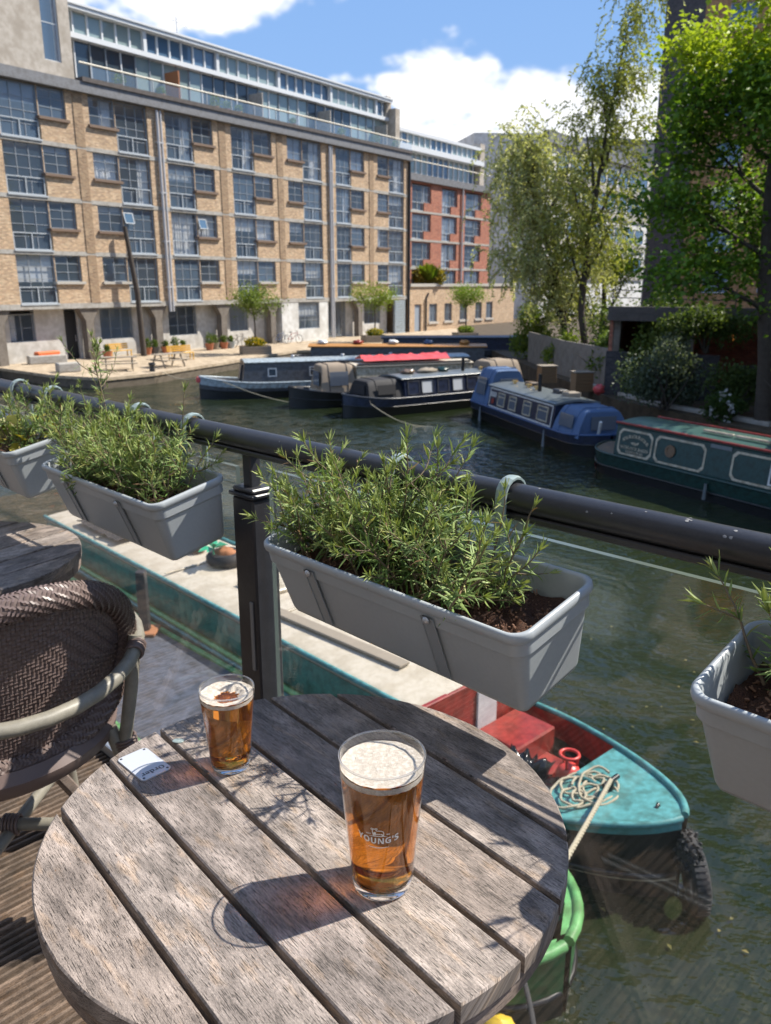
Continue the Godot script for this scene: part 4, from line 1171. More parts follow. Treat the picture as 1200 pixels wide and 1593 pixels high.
	canvas_hood(b, 0.75, 2.5, 0.64, 1.48, 0.86, 0.74, "canvas_black", "canvas_black", "canvas_black")
	geo("cabin", cabin_skin(2.5, 7.2, 0.66, 1.46, 0.90, 0.79), mats.boat_navy, b)
	geo("roof", roof_skin(2.4, 7.2, 1.48, 0.79, 0.09, 0.05, 0.06), mats.boat_roof_grey, b)
	for e in [[2.95, "boat_navy"], [3.65, "curtain"], [4.5, "boat_navy"], [5.3, "curtain"], [6.1, "boat_navy"], [6.7, "curtain"]]: boat_window(b, side_frame(0.66, 1.46, 0.90, 0.79, 1, e[0], 1.07), 0.62, 0.58, "boat_slate", e[1], 0)
	canvas_hood(b, 7.2, 9.2, 0.64, 1.95, 0.92, 0.72, "canvas_tan", "clear_plastic", "canvas_black")
	var chm := Geo.new(); chm.tube([Vector3(6.0, 1.5, 0.3), Vector3(6.0, 2.1, 0.3)], 0.07, 8); geo("chimney", chm, mats.boat_black, b)
	var vt := Geo.new(); vt.lathe([Vector2(0, 0), Vector2(0.08, 0), Vector2(0.06, 0.08), Vector2(0.12, 0.1), Vector2(0, 0.16)], 10, Vector3(7.0, 1.56, 0.3)); geo("brass_vent", vt, mats.brass, b)
	for e in [[3.2, "boat_brown", 0.3], [4.2, "grey_timber", 0.5], [5.1, "boat_green", 0.25]]:
		var cb := Geo.new(); cb.rings(lump(Vector3(e[0], 1.64, 0.05), Vector3(e[2], 0.12, 0.22), 0.25, int(e[0] * 10)), true, true); geo("roof_bundle", cb, mats[e[1]], b)
	var wr := Geo.new()
	for k in 24:
		var a := TAU * k / 24; wr.tube([Vector3(8.0 + cos(a) * 0.24, 1.08 + sin(a) * 0.24, 0.99), Vector3(8.0 + cos(a + 0.27) * 0.24, 1.08 + sin(a + 0.27) * 0.24, 0.99)], 0.05, 6, false)
	geo("lifebuoy", wr, mats.boat_brown, b)
	# blue boat, stern on with canvas cover
	P = {"L": 9.6, "hw": 1.04, "bl": 1.5, "bow_power": 3.0, "gh": 0.62, "sheer": 0.12, "low": "boat_black", "band": "boat_navy", "trim": "boat_blue", "split": 0.55}
	b = boat("narrowboat", "bright blue narrowboat with blue canvas covers and white bordered side", Vector2(7.05, -24.75), Vector2(-0.28, -0.96), P)
	geo("side_deck", deck_sheet(P, 0.1, 9.5), mats.boat_blue, b)
	geo("cabin", cabin_skin(2.2, 7.6, 0.58, 1.42, 0.92, 0.80), mats.boat_navy, b)
	geo("roof", roof_skin(2.2, 7.7, 1.44, 0.80, 0.10, 0.04, 0.06), mats.boat_roof_grey, b)
	canvas_hood(b, 0.45, 2.2, 0.58, 1.46, 0.92, 0.80, "canvas_blue", "clear_plastic", "canvas_blue", -1.0)
	canvas_hood(b, 7.6, 9.3, 0.58, 2.0, 0.94, 0.70, "canvas_blue", "clear_plastic", "canvas_blue", -1.0)
	var fr := side_frame(0.58, 1.42, 0.92, 0.80, -1, 4.9, 1.0, 0.016)
	geo("side_border", outline(5.2, 0.76, 0.06, 0.001), mats.boat_white, b, fr)
	for s in [3.0, 4.2, 5.4, 6.4]: boat_window(b, side_frame(0.58, 1.42, 0.92, 0.80, -1, s, 1.0), 0.62 if s > 4 else 0.78, 0.52, "boat_cream", "clear_plastic")
	var np := side_frame(0.58, 1.42, 0.92, 0.80, -1, 7.15, 1.12, 0.02)
	var wl := Geo.new()
	for k in 5: wl.span(Vector3(-0.26 + k * 0.115, -0.09, 0), Vector3(-0.26 + k * 0.115 + 0.07, 0.10, 0.004))
	geo("pale_lettering", wl, mats.boat_white, b, np)
	var rs := Geo.new(); rs.span(Vector3(-0.12, -0.36, 0.0), Vector3(0.1, -0.16, 0.004)); geo("red_mark", rs, mats.boat_red, b, np)
	for s in [5.0, 5.7, 6.9]:
		var v := Geo.new(); v.lathe([Vector2(0, 0), Vector2(0.08, 0), Vector2(0.06, 0.08), Vector2(0.13, 0.1), Vector2(0.11, 0.15), Vector2(0, 0.17)], 10, Vector3(s, 1.52, -0.1)); geo("brass_vent", v, mats.brass, b)
	var ch := Geo.new(); ch.tube([Vector3(4.6, 1.5, -0.2), Vector3(4.6, 2.15, -0.2)], 0.07, 8); geo("chimney", ch, mats.boat_black, b)
	for s in [2.4, 7.9]:
		var f := Geo.new(); f.tube([Vector3(s, 0.55, -1.10), Vector3(s - 0.12, 0.05, -1.16), Vector3(s - 0.14, -0.1, -1.16)], [0.02, 0.06, 0.05], 8); geo("fender", f, mats.boat_roof_grey, b)
	for e in [[3.1, "grey_timber", 0.30], [3.9, "boat_slate", 0.22], [6.2, "boat_brown", 0.2]]:
		var cb := Geo.new(); cb.cbox(Vector3(e[0], 1.60, 0.25), Vector3(0.5, 0.16, e[2] * 1.6), 0.02); geo("roof_box", cb, mats[e[1]], b)
	var tl := Geo.new(); tl.tube([Vector3(0.3, 0.6, -0.3), Vector3(0.1, 1.15, -0.35)], 0.05, 8); geo("tiller", tl, mats.boat_white, b)
	# green boat with painted panels
	P = {"L": 16.0, "hw": 1.04, "bl": 0.9, "bow_power": 2.6, "gh": 0.64, "sheer": 0.1, "low": "boat_black", "band": "boat_green", "trim": "boat_green", "split": 0.42}
	b = boat("narrowboat", "dark green narrowboat with cream bordered panels and red roof edge", Vector2(6.69, -23.73), Vector2(0.5, 0.866), P)
	geo("stern_deck", deck_sheet(P, 0.05, 1.15, 0.01), mats.boat_brown, b)
	geo("side_deck", deck_sheet(P, 1.15, 15.9), mats.boat_green, b)
	geo("cabin", cabin_skin(1.1, 14.5, 0.60, 1.50, 0.92, 0.82), mats.boat_green, b)
	geo("roof", roof_skin(1.1, 14.5, 1.52, 0.80, 0.10, 0.03, 0.05), mats.boat_roof_green, b)
	for sg in [-1.0, 1.0]:
		var hr := Geo.new(); hr.cbox(Vector3(7.8, 1.55, sg * 0.83), Vector3(13.5, 0.06, 0.07), 0.015); geo("roof_rail", hr, mats.boat_red, b)
	var Q := [0.60, 1.50, 0.92, 0.82]
	for e in [[1.82, 1.22], [3.33, 1.62], [6.0, 2.2], [8.6, 2.4]]: geo("panel_border", outline(e[1], 0.72, 0.055, 0.11), mats.boat_cream, b, side_frame(Q[0], Q[1], Q[2], Q[3], 1, e[0], 1.05, 0.01))
	boat_window(b, side_frame(Q[0], Q[1], Q[2], Q[3], 1, 6.35, 1.02), 0.8, 0.5, "boat_white", "boat_window")
	boat_window(b, side_frame(Q[0], Q[1], Q[2], Q[3], 1, 8.9, 1.02), 0.8, 0.5, "boat_white", "boat_window")
	var ph := Geo.new(); ph.lathe([Vector2(0, 0.02), Vector2(0.10, 0.02), Vector2(0.105, 0.03), Vector2(0.16, 0.03), Vector2(0.165, 0.0)], 20, Vector3.ZERO)
	var phx := side_frame(Q[0], Q[1], Q[2], Q[3], 1, 3.05, 1.06); phx.basis = phx.basis * Basis.from_euler(Vector3(PI / 2, 0, 0))
	geo("porthole", ph, mats.bronze, b, phx)
	var tx := side_frame(Q[0], Q[1], Q[2], Q[3], 1, 1.82, 1.05, 0.012)
	put("sign_writing", lettering("WENLOCK BASIN", 0.115, 0.003, true), mats.boat_cream, b, tx * Transform3D(Basis(), Vector3(0, -0.145, 0)))
	put("sign_writing", lettering("LONDON N1", 0.10, 0.003, true), mats.boat_cream, b, tx * Transform3D(Basis(), Vector3(0.03, -0.255, 0)))
	var arc := Geo.new()
	for k in 12:   # an arched name, too worn to read
		var a := (k - 5.5) * 0.115
		var ax := Transform3D(Basis(Vector3.BACK, -a), Vector3(sin(a) * 0.72, cos(a) * 0.72 - 0.53, 0))
		for q in 3:
			if (k * 7 + q * 5) % 4: arc.box(ax * Vector3((q - 1) * 0.026, 0.0, 0), Vector3(0.016, 0.085, 0.004), ax.basis)
		arc.box(ax * Vector3(0, 0.04 if k % 2 else -0.02, 0), Vector3(0.055, 0.014, 0.004), ax.basis)
	geo("worn_name", arc, mats.boat_cream, b, tx)
	var fi := Geo.new(); fi.extrude(PackedVector2Array([Vector2(-0.15, 0.0), Vector2(-0.05, 0.035), Vector2(0.06, 0.02), Vector2(0.15, 0.05), Vector2(0.12, -0.02), Vector2(0.03, -0.05), Vector2(-0.07, -0.035)]), 0, 0.004, Transform3D(Basis(Vector3.RIGHT, Vector3.BACK, Vector3.UP), Vector3(0.0, 0.0, 0)))
	geo("painted_emblem", fi, mats.boat_cream, b, tx)
	var pole := Geo.new()
	for e in [[3.6, 4.5], [4.55, 5.6], [6.3, 8.2]]: pole.cbox(Vector3((e[0] + e[1]) / 2, 1.66, 0.35), Vector3(e[1] - e[0], 0.06, 0.08), 0.015)
	geo("roof_poles", pole, mats.boat_cream, b)
	var cl := Geo.new(); cl.rings(lump(Vector3(5.9, 1.72, 0.3), Vector3(0.35, 0.14, 0.28), 0.3, 12), true, true); geo("roof_bundle", cl, mats.boat_slate, b)
	var rd := Geo.new(); rd.tube([Vector3(0.35, 0.6, -0.1), Vector3(0.30, 1.05, -0.1), Vector3(0.9, 1.2, -0.1)], 0.04, 8); geo("tiller", rd, mats.boat_red, b)
	var sw := hull_band(P, 0.55, 0.9, 0.02)
	var stern := Geo.new(); stern.rings(arc_band(P, 0.34, 0.62, 0.035), false, true); geo("stern_white", stern, mats.boat_white, b)
	var stern2 := Geo.new(); stern2.rings(arc_band(P, 0.10, 0.33, 0.035), false, true); geo("stern_red", stern2, mats.boat_red, b)
	var hd := Geo.new(); hd.cbox(Vector3(0, 0.0, 0.0), Vector3(0.62, 0.10, 0.02), 0.005); geo("hatch", hd, mats.boat_roof_grey, b, side_frame(Q[0], Q[1], Q[2], Q[3], 1, 4.55, 1.42))
	var bl := Geo.new(); bl.tube([Vector3(4.4, 0.5, 1.08), Vector3(4.4, 0.1, 1.1)], [0.035, 0.05], 8); geo("fender", bl, mats.boat_roof_grey, b)
	# long boat with an orange timber roof along the far quay
	P = {"L": 12.5, "hw": 1.04, "bl": 2.2, "gh": 0.75, "sheer": 0.2, "low": "boat_black", "band": "boat_slate", "trim": "boat_slate"}
	b = boat("narrowboat", "low dark boat with orange timber roof behind the slate grey one", Vector2(-5.9, -51.2), Vector2(0.998, 0.02), P)
	geo("side_deck", deck_sheet(P, 0.1, 12.4), mats.boat_slate, b)
	geo("cabin", cabin_skin(1.3, 12.0, 0.7, 1.55, 0.9, 0.8), mats.boat_slate, b)
	geo("roof", roof_skin(1.2, 12.1, 1.56, 0.8, 0.10, 0.06, 0.08), mats.boat_orange, b)
	for k in 5:
		var it := Geo.new(); it.rings(lump(Vector3(2.0 + k * 2.2, 1.76, 0.2), Vector3(0.3, 0.14, 0.25), 0.3, 20 + k), true, true); geo("roof_bundle", it, mats[["boat_white", "boat_red", "boat_white", "boat_blue", "boat_orange"][k]], b)
	P = {"L": 12.0, "hw": 1.04, "bl": 2.2, "gh": 0.8, "sheer": 0.2, "low": "boat_black", "band": "boat_slate", "trim": "boat_slate"}
	b = boat("narrowboat", "grey roofed boat lying against the quay behind the orange roofed one", Vector2(-1.5, -57.5), Vector2(0.998, -0.04), P)
	geo("side_deck", deck_sheet(P, 0.1, 11.9), mats.boat_slate, b)
	geo("cabin", cabin_skin(1.3, 11.4, 0.75, 1.65, 0.9, 0.8), mats.boat_navy, b)
	geo("roof", roof_skin(1.2, 11.5, 1.66, 0.8, 0.10, 0.06, 0.08), mats.boat_cover_grey, b)

func arc_band(P: Dictionary, f0: float, f1: float, push: float) -> Array:
	var rows := []
	for i in 15:
		var q := (i / 14.0 * 2 - 1)
		var s: float = 0.45 * q * q
		var w := half(P, s) * signf(q) if absf(q) > 0.01 else 0.0
		var nn := Vector3(-(1 - absf(q)) - 0.2, 0, q).normalized() * push
		rows.append([Vector3(s, rise(P, s) * f0, w * 0.9) + nn, Vector3(s, rise(P, s) * f1, w * 0.97) + nn])
	return rows

func canvas_hood(b: Node3D, s0: float, s1: float, y0: float, y1: float, wb: float, wt: float, cloth: String, clear: String, end: String, side := 1.0) -> void:
	var rows := []
	var nz := noise(1.4, int(s0 * 10), 3)
	for i in 13:
		var q := i / 12.0
		var s := lerpf(s0, s1, q)
		var lean := 1.0 - 0.10 * pow(absf(q * 2 - 1), 4.0)
		var row := []
		for k in 15:
			var a := k / 14.0 * 2 - 1
			var yy := y0 + (y1 - y0) * lean * minf(1.0, (1.0 - pow(absf(a), 3.4)) * 1.02)
			var zz := lerpf(wb, wt, (yy - y0) / (y1 - y0)) * signf(a) * pow(absf(a), 0.42)
			row.append(Vector3(s + (0.14 if i == 0 else 0.0) * (yy - y0) - (0.14 if i == 12 else 0.0) * (yy - y0), yy + 0.02 * nz.get_noise_2d(s * 2, a * 2), zz + 0.02 * nz.get_noise_2d(s * 2, a * 3 + 9)))
		rows.append(row)
	var g := Geo.new(); g.rings(rows, false, true)
	for e in [0, 12]:
		for k in 14: g.quad_out(rows[e][k], rows[e][k + 1], Vector3(rows[e][k + 1].x, y0, rows[e][k + 1].z), Vector3(rows[e][k].x, y0, rows[e][k].z), Vector3((s0 + s1) / 2, y0, 0))
	var h := geo("canvas_hood", g, mats[cloth], b)
	var hh := y1 - y0
	var w := Geo.new(); w.cbox(Vector3.ZERO, Vector3((s1 - s0) * 0.5, hh * 0.48, 0.02), 0.006)
	geo("side_pane", w, mats[clear], h, side_frame(y0, y1, wb, wt, side, (s0 + s1) / 2, y0 + hh * 0.52, 0.02))
	var e := Geo.new(); e.cbox(Vector3(s0 + 0.07, y0 + hh * 0.5, 0), Vector3(0.02, hh * 0.5, wt * 1.1), 0.006)
	geo("front_pane", e, mats[clear], h, Transform3D(Basis(), Vector3(-0.02, 0, 0)))
	var hoop := Geo.new()
	for i in [3, 9]:
		var path := []
		for k in 15: path.append(rows[i][k] + Vector3(0, 0.012, 0))
		hoop.tube(path, 0.018, 6)
	geo("hoops", hoop, mats[end], h)

func make_ropes() -> void:
	# mooring lines that droop to the water
	var lines := [[Vector3(-7.6, -3.1, -37.7), Vector3(-2.6, -3.95, -35.6), "thin mooring line from the slate boat's bow"], [Vector3(-0.6, -3.35, -32.2), Vector3(1.8, -3.98, -30.4), "thin mooring line from the navy boat's bow"], [Vector3(-8.7, -3.0, -38.6), Vector3(-12.4, -3.4, -44.9), "rope tying the slate boat to the quay bollard"]]
	for e in lines:
		var g := Geo.new(); var p := []
		for k in 17:
			var q := k / 16.0; p.append(e[0].lerp(e[1], q) + Vector3.DOWN * 0.25 * sin(q * PI))
		g.tube(p, 0.018, 5); lone("thin_rope", g, mats.rope, e[2], "rope", Vector3.ZERO, 0.0, "ropes of the far boats")
	var fl := Geo.new(); fl.tinted = true
	var r := RandomNumberGenerator.new(); r.seed = 77
	for k in 60:
		fl.col = Color(0.30, 0.24, 0.08).lerp(Color(0.16, 0.15, 0.05), r.randf())
		var a := r.randf() * TAU
		fl.blade(Vector3(r.randf_range(1.5, 6.5), WATER + 0.022, r.randf_range(-12.0, -3.8)), Vector3(cos(a), 0, sin(a)), Vector3(-sin(a), 0, cos(a)), r.randf_range(0.03, 0.075), 0.035, 0.1)
	var fo := geo("floating_leaves", fl, mats.tree_leaf, self); describe(fo, "fallen leaves floating on the canal near the teal bow", "leaves"); fo.set_meta("kind", "stuff")

# ---------------------------------------------------------------- the two boats below the terrace
func make_near_boats() -> void:
	var u := Vector2(-0.7071, -0.7071)
	var tip := Vector2(2.61, -6.04)
	var P := {"L": 12.8, "hw": 1.0, "bl": 2.0, "bow_power": 1.45, "gh": 0.56, "sheer": 0.24, "low": "boat_black", "band": "boat_black", "trim": "boat_teal", "rail": 0.035, "split": 0.3, "group": "boats below the terrace"}
	var b := boat("moored_boat", "teal and green boat with cream roof and red cockpit below the rail", tip, Vector2(-0.684, -0.7295), P)
	geo("boot_line", hull_band(P, 0.22, 0.30, 0.016), mats.boat_cream, b)
	geo("teal_topside", hull_band(P, 0.88, 1.0, 0.02), mats.boat_teal, b)
	geo("foredeck", deck_sheet(P, 0.02, 1.15, 0.012), mats.boat_teal, b)
	# open cockpit painted red
	var well := Geo.new()
	var pa := []; var pb := []
	for i in 9:
		var s := lerpf(1.15, 2.5, i / 8.0)
		pa.append(s); pb.append(half(P, s) - 0.05)
	for sg in [-1.0, 1.0]:
		for i in 8: well.quad_out(Vector3(pa[i], 0.08, sg * pb[i]), Vector3(pa[i + 1], 0.08, sg * pb[i + 1]), Vector3(pa[i + 1], rise(P, pa[i + 1]), sg * pb[i + 1]), Vector3(pa[i], rise(P, pa[i]), sg * pb[i]), Vector3(2.2, 0.3, sg * 3.0))
	for i in 8: well.quad(Vector3(pa[i], 0.08, pb[i]), Vector3(pa[i + 1], 0.08, pb[i + 1]), Vector3(pa[i + 1], 0.08, -pb[i + 1]), Vector3(pa[i], 0.08, -pb[i]))
	well.quad(Vector3(1.15, 0.08, -pb[0]), Vector3(1.15, 0.08, pb[0]), Vector3(1.15, 0.60, pb[0]), Vector3(1.15, 0.60, -pb[0]))
	geo("cockpit", well, mats.boat_red, b)
	var sd := Geo.new(); sd.cbox(Vector3(2.15, 0.34, 0.42), Vector3(0.56, 0.45, 0.7), 0.02); sd.cbox(Vector3(1.75, 0.2, 0.25), Vector3(0.3, 0.2, 0.8), 0.02); geo("seat_locker", sd, mats.boat_red, b)
	var bh := Geo.new(); bh.cbox(Vector3(2.48, 0.62, 0.0), Vector3(0.06, 1.04, 1.78), 0.01); geo("bulkhead", bh, mats.boat_red, b)
	var bp := Geo.new(); bp.cbox(Vector3(2.44, 0.72, 0.25), Vector3(0.03, 0.6, 0.34), 0.01); bp.cbox(Vector3(2.44, 0.72, -0.78), Vector3(0.03, 0.7, 0.16), 0.01); geo("white_panel", bp, mats.boat_white, b)
	# low cabin: green sides, cream roof
	geo("side_deck", deck_sheet(P, 2.5, 12.7, 0.02), mats.boat_lime, b)
	geo("cabin", cabin_skin(2.52, 12.2, 0.58, 1.10, 0.84, 0.81), mats.boat_side_green, b)
	geo("roof", roof_skin(2.52, 12.2, 1.10, 0.80, 0.05, 0.04, 0.05), mats.boat_roof_cream, b)
	var lm := Geo.new()
	for sg in [-1.0, 1.0]: lm.tube([Vector3(2.5, 0.64, sg * 0.99), Vector3(12.2, 0.64, sg * 0.99)], 0.035, 8)
	geo("lime_rail", lm, mats.boat_lime, b)
	var th := Geo.new()
	for sg in [-1.0, 1.0]: th.tube([Vector3(2.5, 1.12, sg * 0.84), Vector3(12.2, 1.12, sg * 0.84)], 0.03, 8)
	geo("teal_edge", th, mats.boat_teal, b)
	for s in [5.4, 7.8, 10.2]:
		var rb := Geo.new(); rb.cbox(Vector3(s, 1.155, 0), Vector3(0.04, 0.02, 1.5), 0.004); geo("roof_seam", rb, mats.boat_cream, b)
	# fittings on the bow
	var cl := Geo.new(); cl.tube([Vector3(0.72, 0.66, 0.0), Vector3(0.72, 0.82, 0.0)], 0.035, 8); cl.tube([Vector3(0.72, 0.80, -0.12), Vector3(0.72, 0.80, 0.12)], 0.025, 8); geo("mooring_cleat", cl, mats.boat_black, b)
	var ef := Geo.new(); ef.tube([Vector3(0.24, 0.73, -0.05), Vector3(0.24, 0.80, 0.0), Vector3(0.24, 0.73, 0.05)], 0.018, 6); geo("eye", ef, mats.boat_black, b)
	var sb := Geo.new(); sb.cbox(Vector3(0.62, 0.70, 0), Vector3(0.95, 0.03, 0.05), 0.01); geo("deck_seam", sb, mats.boat_teal, b)
	var bt := b.transform
	var at := func(p: Vector3) -> Vector3: return bt * p
	# rope fender made of stubby strands
	var f := thing("bow_fender", "black knotted rope fender on the teal bow", "fender", at.call(Vector3(-0.08, 0.50, -0.02)))
	var fg := Geo.new(); fg.rings(lump(Vector3.ZERO, Vector3(0.10, 0.16, 0.15), 0.1, 4), true, true); geo("core", fg, mats.black_rope, f)
	var fs := Geo.new()
	for k in 150:
		var d := Vector3(rng.randfn(), rng.randfn(), rng.randfn()).normalized()
		var p := d * Vector3(0.10, 0.16, 0.15)
		fs.tube([p * 0.9, p * 1.18 + Vector3(rng.randfn(), rng.randfn(), rng.randfn()) * 0.012], [0.022, 0.014], 5)
	var strands := geo("rope_strands", fs, mats.black_rope, f); strands.set_meta("kind", "stuff")
	# tyre at the waterline
	var ty := thing("tyre_fender", "worn car tyre hanging at the waterline under the teal bow", "tyre", Vector3(2.74, -3.74, -5.93))
	ty.basis = Basis(Quaternion(Vector3.UP, Vector3(0.93, 0.10, 0.10).normalized())).scaled(Vector3.ONE * 0.95)
	var tg := Geo.new(); var prof := []
	for k in 17:
		var a := TAU * k / 16; prof.append(Vector2(0.225 - cos(a) * 0.085 * (1.0 if absf(cos(a)) < 0.8 else 0.95), -sin(a) * 0.085))
	tg.lathe(prof, 36); geo("casing", tg, mats.rubber, ty)
	var tr := Geo.new()
	for k in 36:
		var a := TAU * k / 36; tr.box(Vector3(cos(a), 0, sin(a)) * 0.306, Vector3(0.012, 0.11, 0.03), Basis(Vector3.UP, -a))
	geo("tread_block", tr, mats.rubber, ty)
	# rope coiled on the bow, and the taut mooring line
	var coil := Geo.new(); var cp := []
	for k in 190:
		var a := k * 0.21; var wob := 0.16 + 0.05 * sin(k * 0.31) + 0.04 * sin(k * 0.117)
		cp.append(Vector3(0.88 + cos(a) * wob * 0.9 + 0.10 * sin(k * 0.07), 0.69 + 0.010 * sin(k * 1.3) + k * 0.00012, -0.18 + sin(a) * wob * 1.3 + 0.16 * sin(k * 0.043)))
	coil.tube(cp, 0.013, 6)
	var cr := lone("coiled_rope", coil, mats.rope, "loose coil of pale rope on the teal foredeck", "rope"); cr.transform = bt
	var ml := Geo.new(); var a0: Vector3 = at.call(Vector3(0.72, 0.81, 0.0)); var a1 := Vector3(-0.25, -1.4, -1.56)
	var mp := []
	for k in 33:
		var q := k / 32.0; mp.append(a0.lerp(a1, q) + Vector3.DOWN * 0.16 * q * (1 - q) * 4 * 0.4)
	for st in 3:
		var hp := []
		for k in 220:
			var q := k / 219.0; var ce := a0.lerp(a1, q) + Vector3.DOWN * 0.064 * q * (1 - q) * 4
			var an := q * 180.0 + st * TAU / 3
			hp.append(ce + (Vector3(0.6, 0, 0.8) * cos(an) + Vector3(0, 1, 0) * sin(an)) * 0.010)
		ml.tube(hp, 0.0135, 6)
	lone("mooring_line", ml, mats.rope, "taut pale mooring line from the teal bow to the terrace wall", "rope")
	# clutter in the cockpit
	var bag := thing("black_bag", "shiny black plastic bag in the red cockpit", "bag", at.call(Vector3(1.55, 0.08, -0.25)))
	var bg := Geo.new(); bg.rings(lump(Vector3(0, 0.30, 0), Vector3(0.34, 0.32, 0.42), 0.34, 14, 22, 34), true, true); geo("sack", bg, mats.black_bag, bag)
	var tie := Geo.new(); tie.tube([Vector3(-0.3, 0.42, -0.2), Vector3(-0.05, 0.66, 0.02), Vector3(0.2, 0.5, 0.25), Vector3(0.32, 0.25, 0.34)], 0.012, 6); geo("tie", tie, mats.boat_white, bag)
	var bg2 := Geo.new(); bg2.rings(lump(Vector3(0, 0.22, 0), Vector3(0.36, 0.24, 0.34), 0.3, 44, 18, 30), true, true)
	lone("black_bag", bg2, mats.black_bag, "slack black bag lying lower in the red cockpit", "bag", at.call(Vector3(1.85, 0.1, -0.5)))
	var gb := thing("gas_bottle", "small red gas bottle with ring collar beside the foredeck", "gas bottle", at.call(Vector3(1.36, 0.08, 0.28)))
	var go := Geo.new(); go.lathe([Vector2(0, 0), Vector2(0.12, 0), Vector2(0.135, 0.03), Vector2(0.135, 0.36), Vector2(0.10, 0.44), Vector2(0.04, 0.47), Vector2(0, 0.47)], 24); geo("body", go, mats.plastic_red, gb)
	var gc := Geo.new(); var cpth := []
	for k in 25: cpth.append(Vector3(cos(TAU * k / 24), 0, sin(TAU * k / 24)) * 0.095 + Vector3(0, 0.58, 0))
	gc.tube(cpth, 0.018, 8, false)
	for k in 3: gc.tube([Vector3(cos(k * 2.1), 0, sin(k * 2.1)) * 0.08 + Vector3(0, 0.44, 0), Vector3(cos(k * 2.1), 0, sin(k * 2.1)) * 0.095 + Vector3(0, 0.58, 0)], 0.014, 6)
	geo("collar", gc, mats.plastic_red, gb)
	# things on the cream roof
	var tp := thing("tyre_planter", "old tyre on the cream roof with a bright green windmill", "tyre", at.call(Vector3(7.55, 1.16, 0.15)))
	var tq := Geo.new(); tq.lathe([Vector2(0.16, 0.01), Vector2(0.26, 0.01), Vector2(0.30, 0.05), Vector2(0.30, 0.13), Vector2(0.26, 0.18), Vector2(0.17, 0.18), Vector2(0.16, 0.12), Vector2(0.16, 0.01)], 28); geo("casing", tq, mats.rubber, tp)
	var tsoil := Geo.new(); tsoil.rings(lump(Vector3(0, 0.15, 0), Vector3(0.17, 0.10, 0.17), 0.2, 9), true, true); geo("soil", tsoil, mats.rust, tp)
	var wm := Geo.new()
	for k in 7:
		var a := TAU * k / 7; var d := Vector3(cos(a) * 0.8, 0.25 + 0.35 * sin(a * 2), sin(a)).normalized()
		wm.blade(Vector3(-0.16, 0.28, 0.12), d, d.cross(Vector3(0.3, 1, 0.2)).normalized(), 0.24, 0.13, 0.2)
	wm.tube([Vector3(-0.16, 0.16, 0.12), Vector3(-0.16, 0.30, 0.12)], 0.012, 6); geo("windmill", wm, mats.plastic_green, tp)
	var mc := Geo.new(); mc.lathe([Vector2(0, 0), Vector2(0.13, 0), Vector2(0.11, 0.06), Vector2(0.16, 0.08), Vector2(0.12, 0.14), Vector2(0, 0.17)], 16); lone("roof_vent", mc, mats.boat_brown, "squat brown mushroom vent on the cream boat roof", "vent", at.call(Vector3(8.35, 1.155, 0.1)))
	var mv := Geo.new(); mv.lathe([Vector2(0, 0), Vector2(0.09, 0), Vector2(0.07, 0.06), Vector2(0.12, 0.08), Vector2(0.09, 0.13), Vector2(0, 0.15)], 16); lone("roof_vent", mv, mats.brass, "brass mushroom vent on the cream boat roof under the planter", "vent", at.call(Vector3(9.75, 1.15, -0.35)))
	var dt := Geo.new(); var drow := []
	var nz := noise(1.5, 6, 3)
	for i in 16:
		var row := []
		for k in 10: row.append(Vector3(i * 0.11, 0.05 + 0.07 * nz.get_noise_2d(i * 0.4, k * 0.5), (k - 4.5) * 0.10 + 0.05 * nz.get_noise_2d(i * 0.6, 40)))
		drow.append(row)
	dt.rings(drow, false, true); var dark := lone("roof_sheet", dt, mats.canvas_black, "dark folded sheet lying on the cream boat roof", "sheet"); dark.transform = bt * Transform3D(Basis(), Vector3(9.6, 1.16, -0.2))
	var ht := Geo.new(); ht.cbox(Vector3(0, 0.035, 0), Vector3(0.7, 0.07, 0.6), 0.015); var hh := lone("roof_hatch", ht, mats.boat_cream, "low cream hatch on the boat roof left of the dark post", "hatch"); hh.transform = bt * Transform3D(Basis(), Vector3(6.3, 1.15, 0.05))
	var pk := Geo.new(); pk.cbox(Vector3(0, 0.02, 0), Vector3(2.4, 0.035, 0.17), 0.006); var pkk := lone("roof_plank", pk, mats.grey_timber, "weathered gangplank lying along the cream boat roof", "plank"); pkk.transform = bt * Transform3D(Basis(Vector3.UP, 0.06), Vector3(4.4, 1.16, -0.35))
	var rp := Geo.new(); rp.tube([Vector3(0, 0, 0), Vector3(-0.1, 0.7, 0)], 0.03, 8); lone("red_pole", rp, mats.plastic_red, "short red pole standing at the end of the cream roof", "pole", at.call(Vector3(11.6, 1.12, 0.2)))

	# nearer boat: green hull, lime gunwales, grey flat cover
	var N := {"L": 13.5, "hw": 0.86, "bl": 1.7, "bow_power": 3.4, "gh": 0.52, "sheer": 0.12, "low": "boat_black", "band": "boat_leaf", "trim": "boat_lime", "rail": 0.045, "split": 0.35, "group": "boats below the terrace"}
	var m := boat("moored_boat", "green boat with lime gunwales and flat grey cover directly under the terrace", Vector2(1.33, -4.80), u, N)
	geo("foredeck", deck_sheet(N, 0.25, 1.4, 0.14, 0.05), mats.boat_leaf, m)
	var rim := Geo.new()
	for sg in [-1.0, 1.0]:
		var ra := []; var rb := []
		for i in 13:
			var s := lerpf(0.02, 2.0, i / 12.0)
			ra.append(Vector3(s, rise(N, s) + 0.012, sg * (half(N, s) + 0.02))); rb.append(Vector3(s + 0.05, rise(N, s) + 0.012, sg * maxf(0.0, half(N, s) - 0.10)))
		rim.rings([ra, rb], false, sg > 0)
	geo("bow_rim", rim, mats.boat_lime, m)
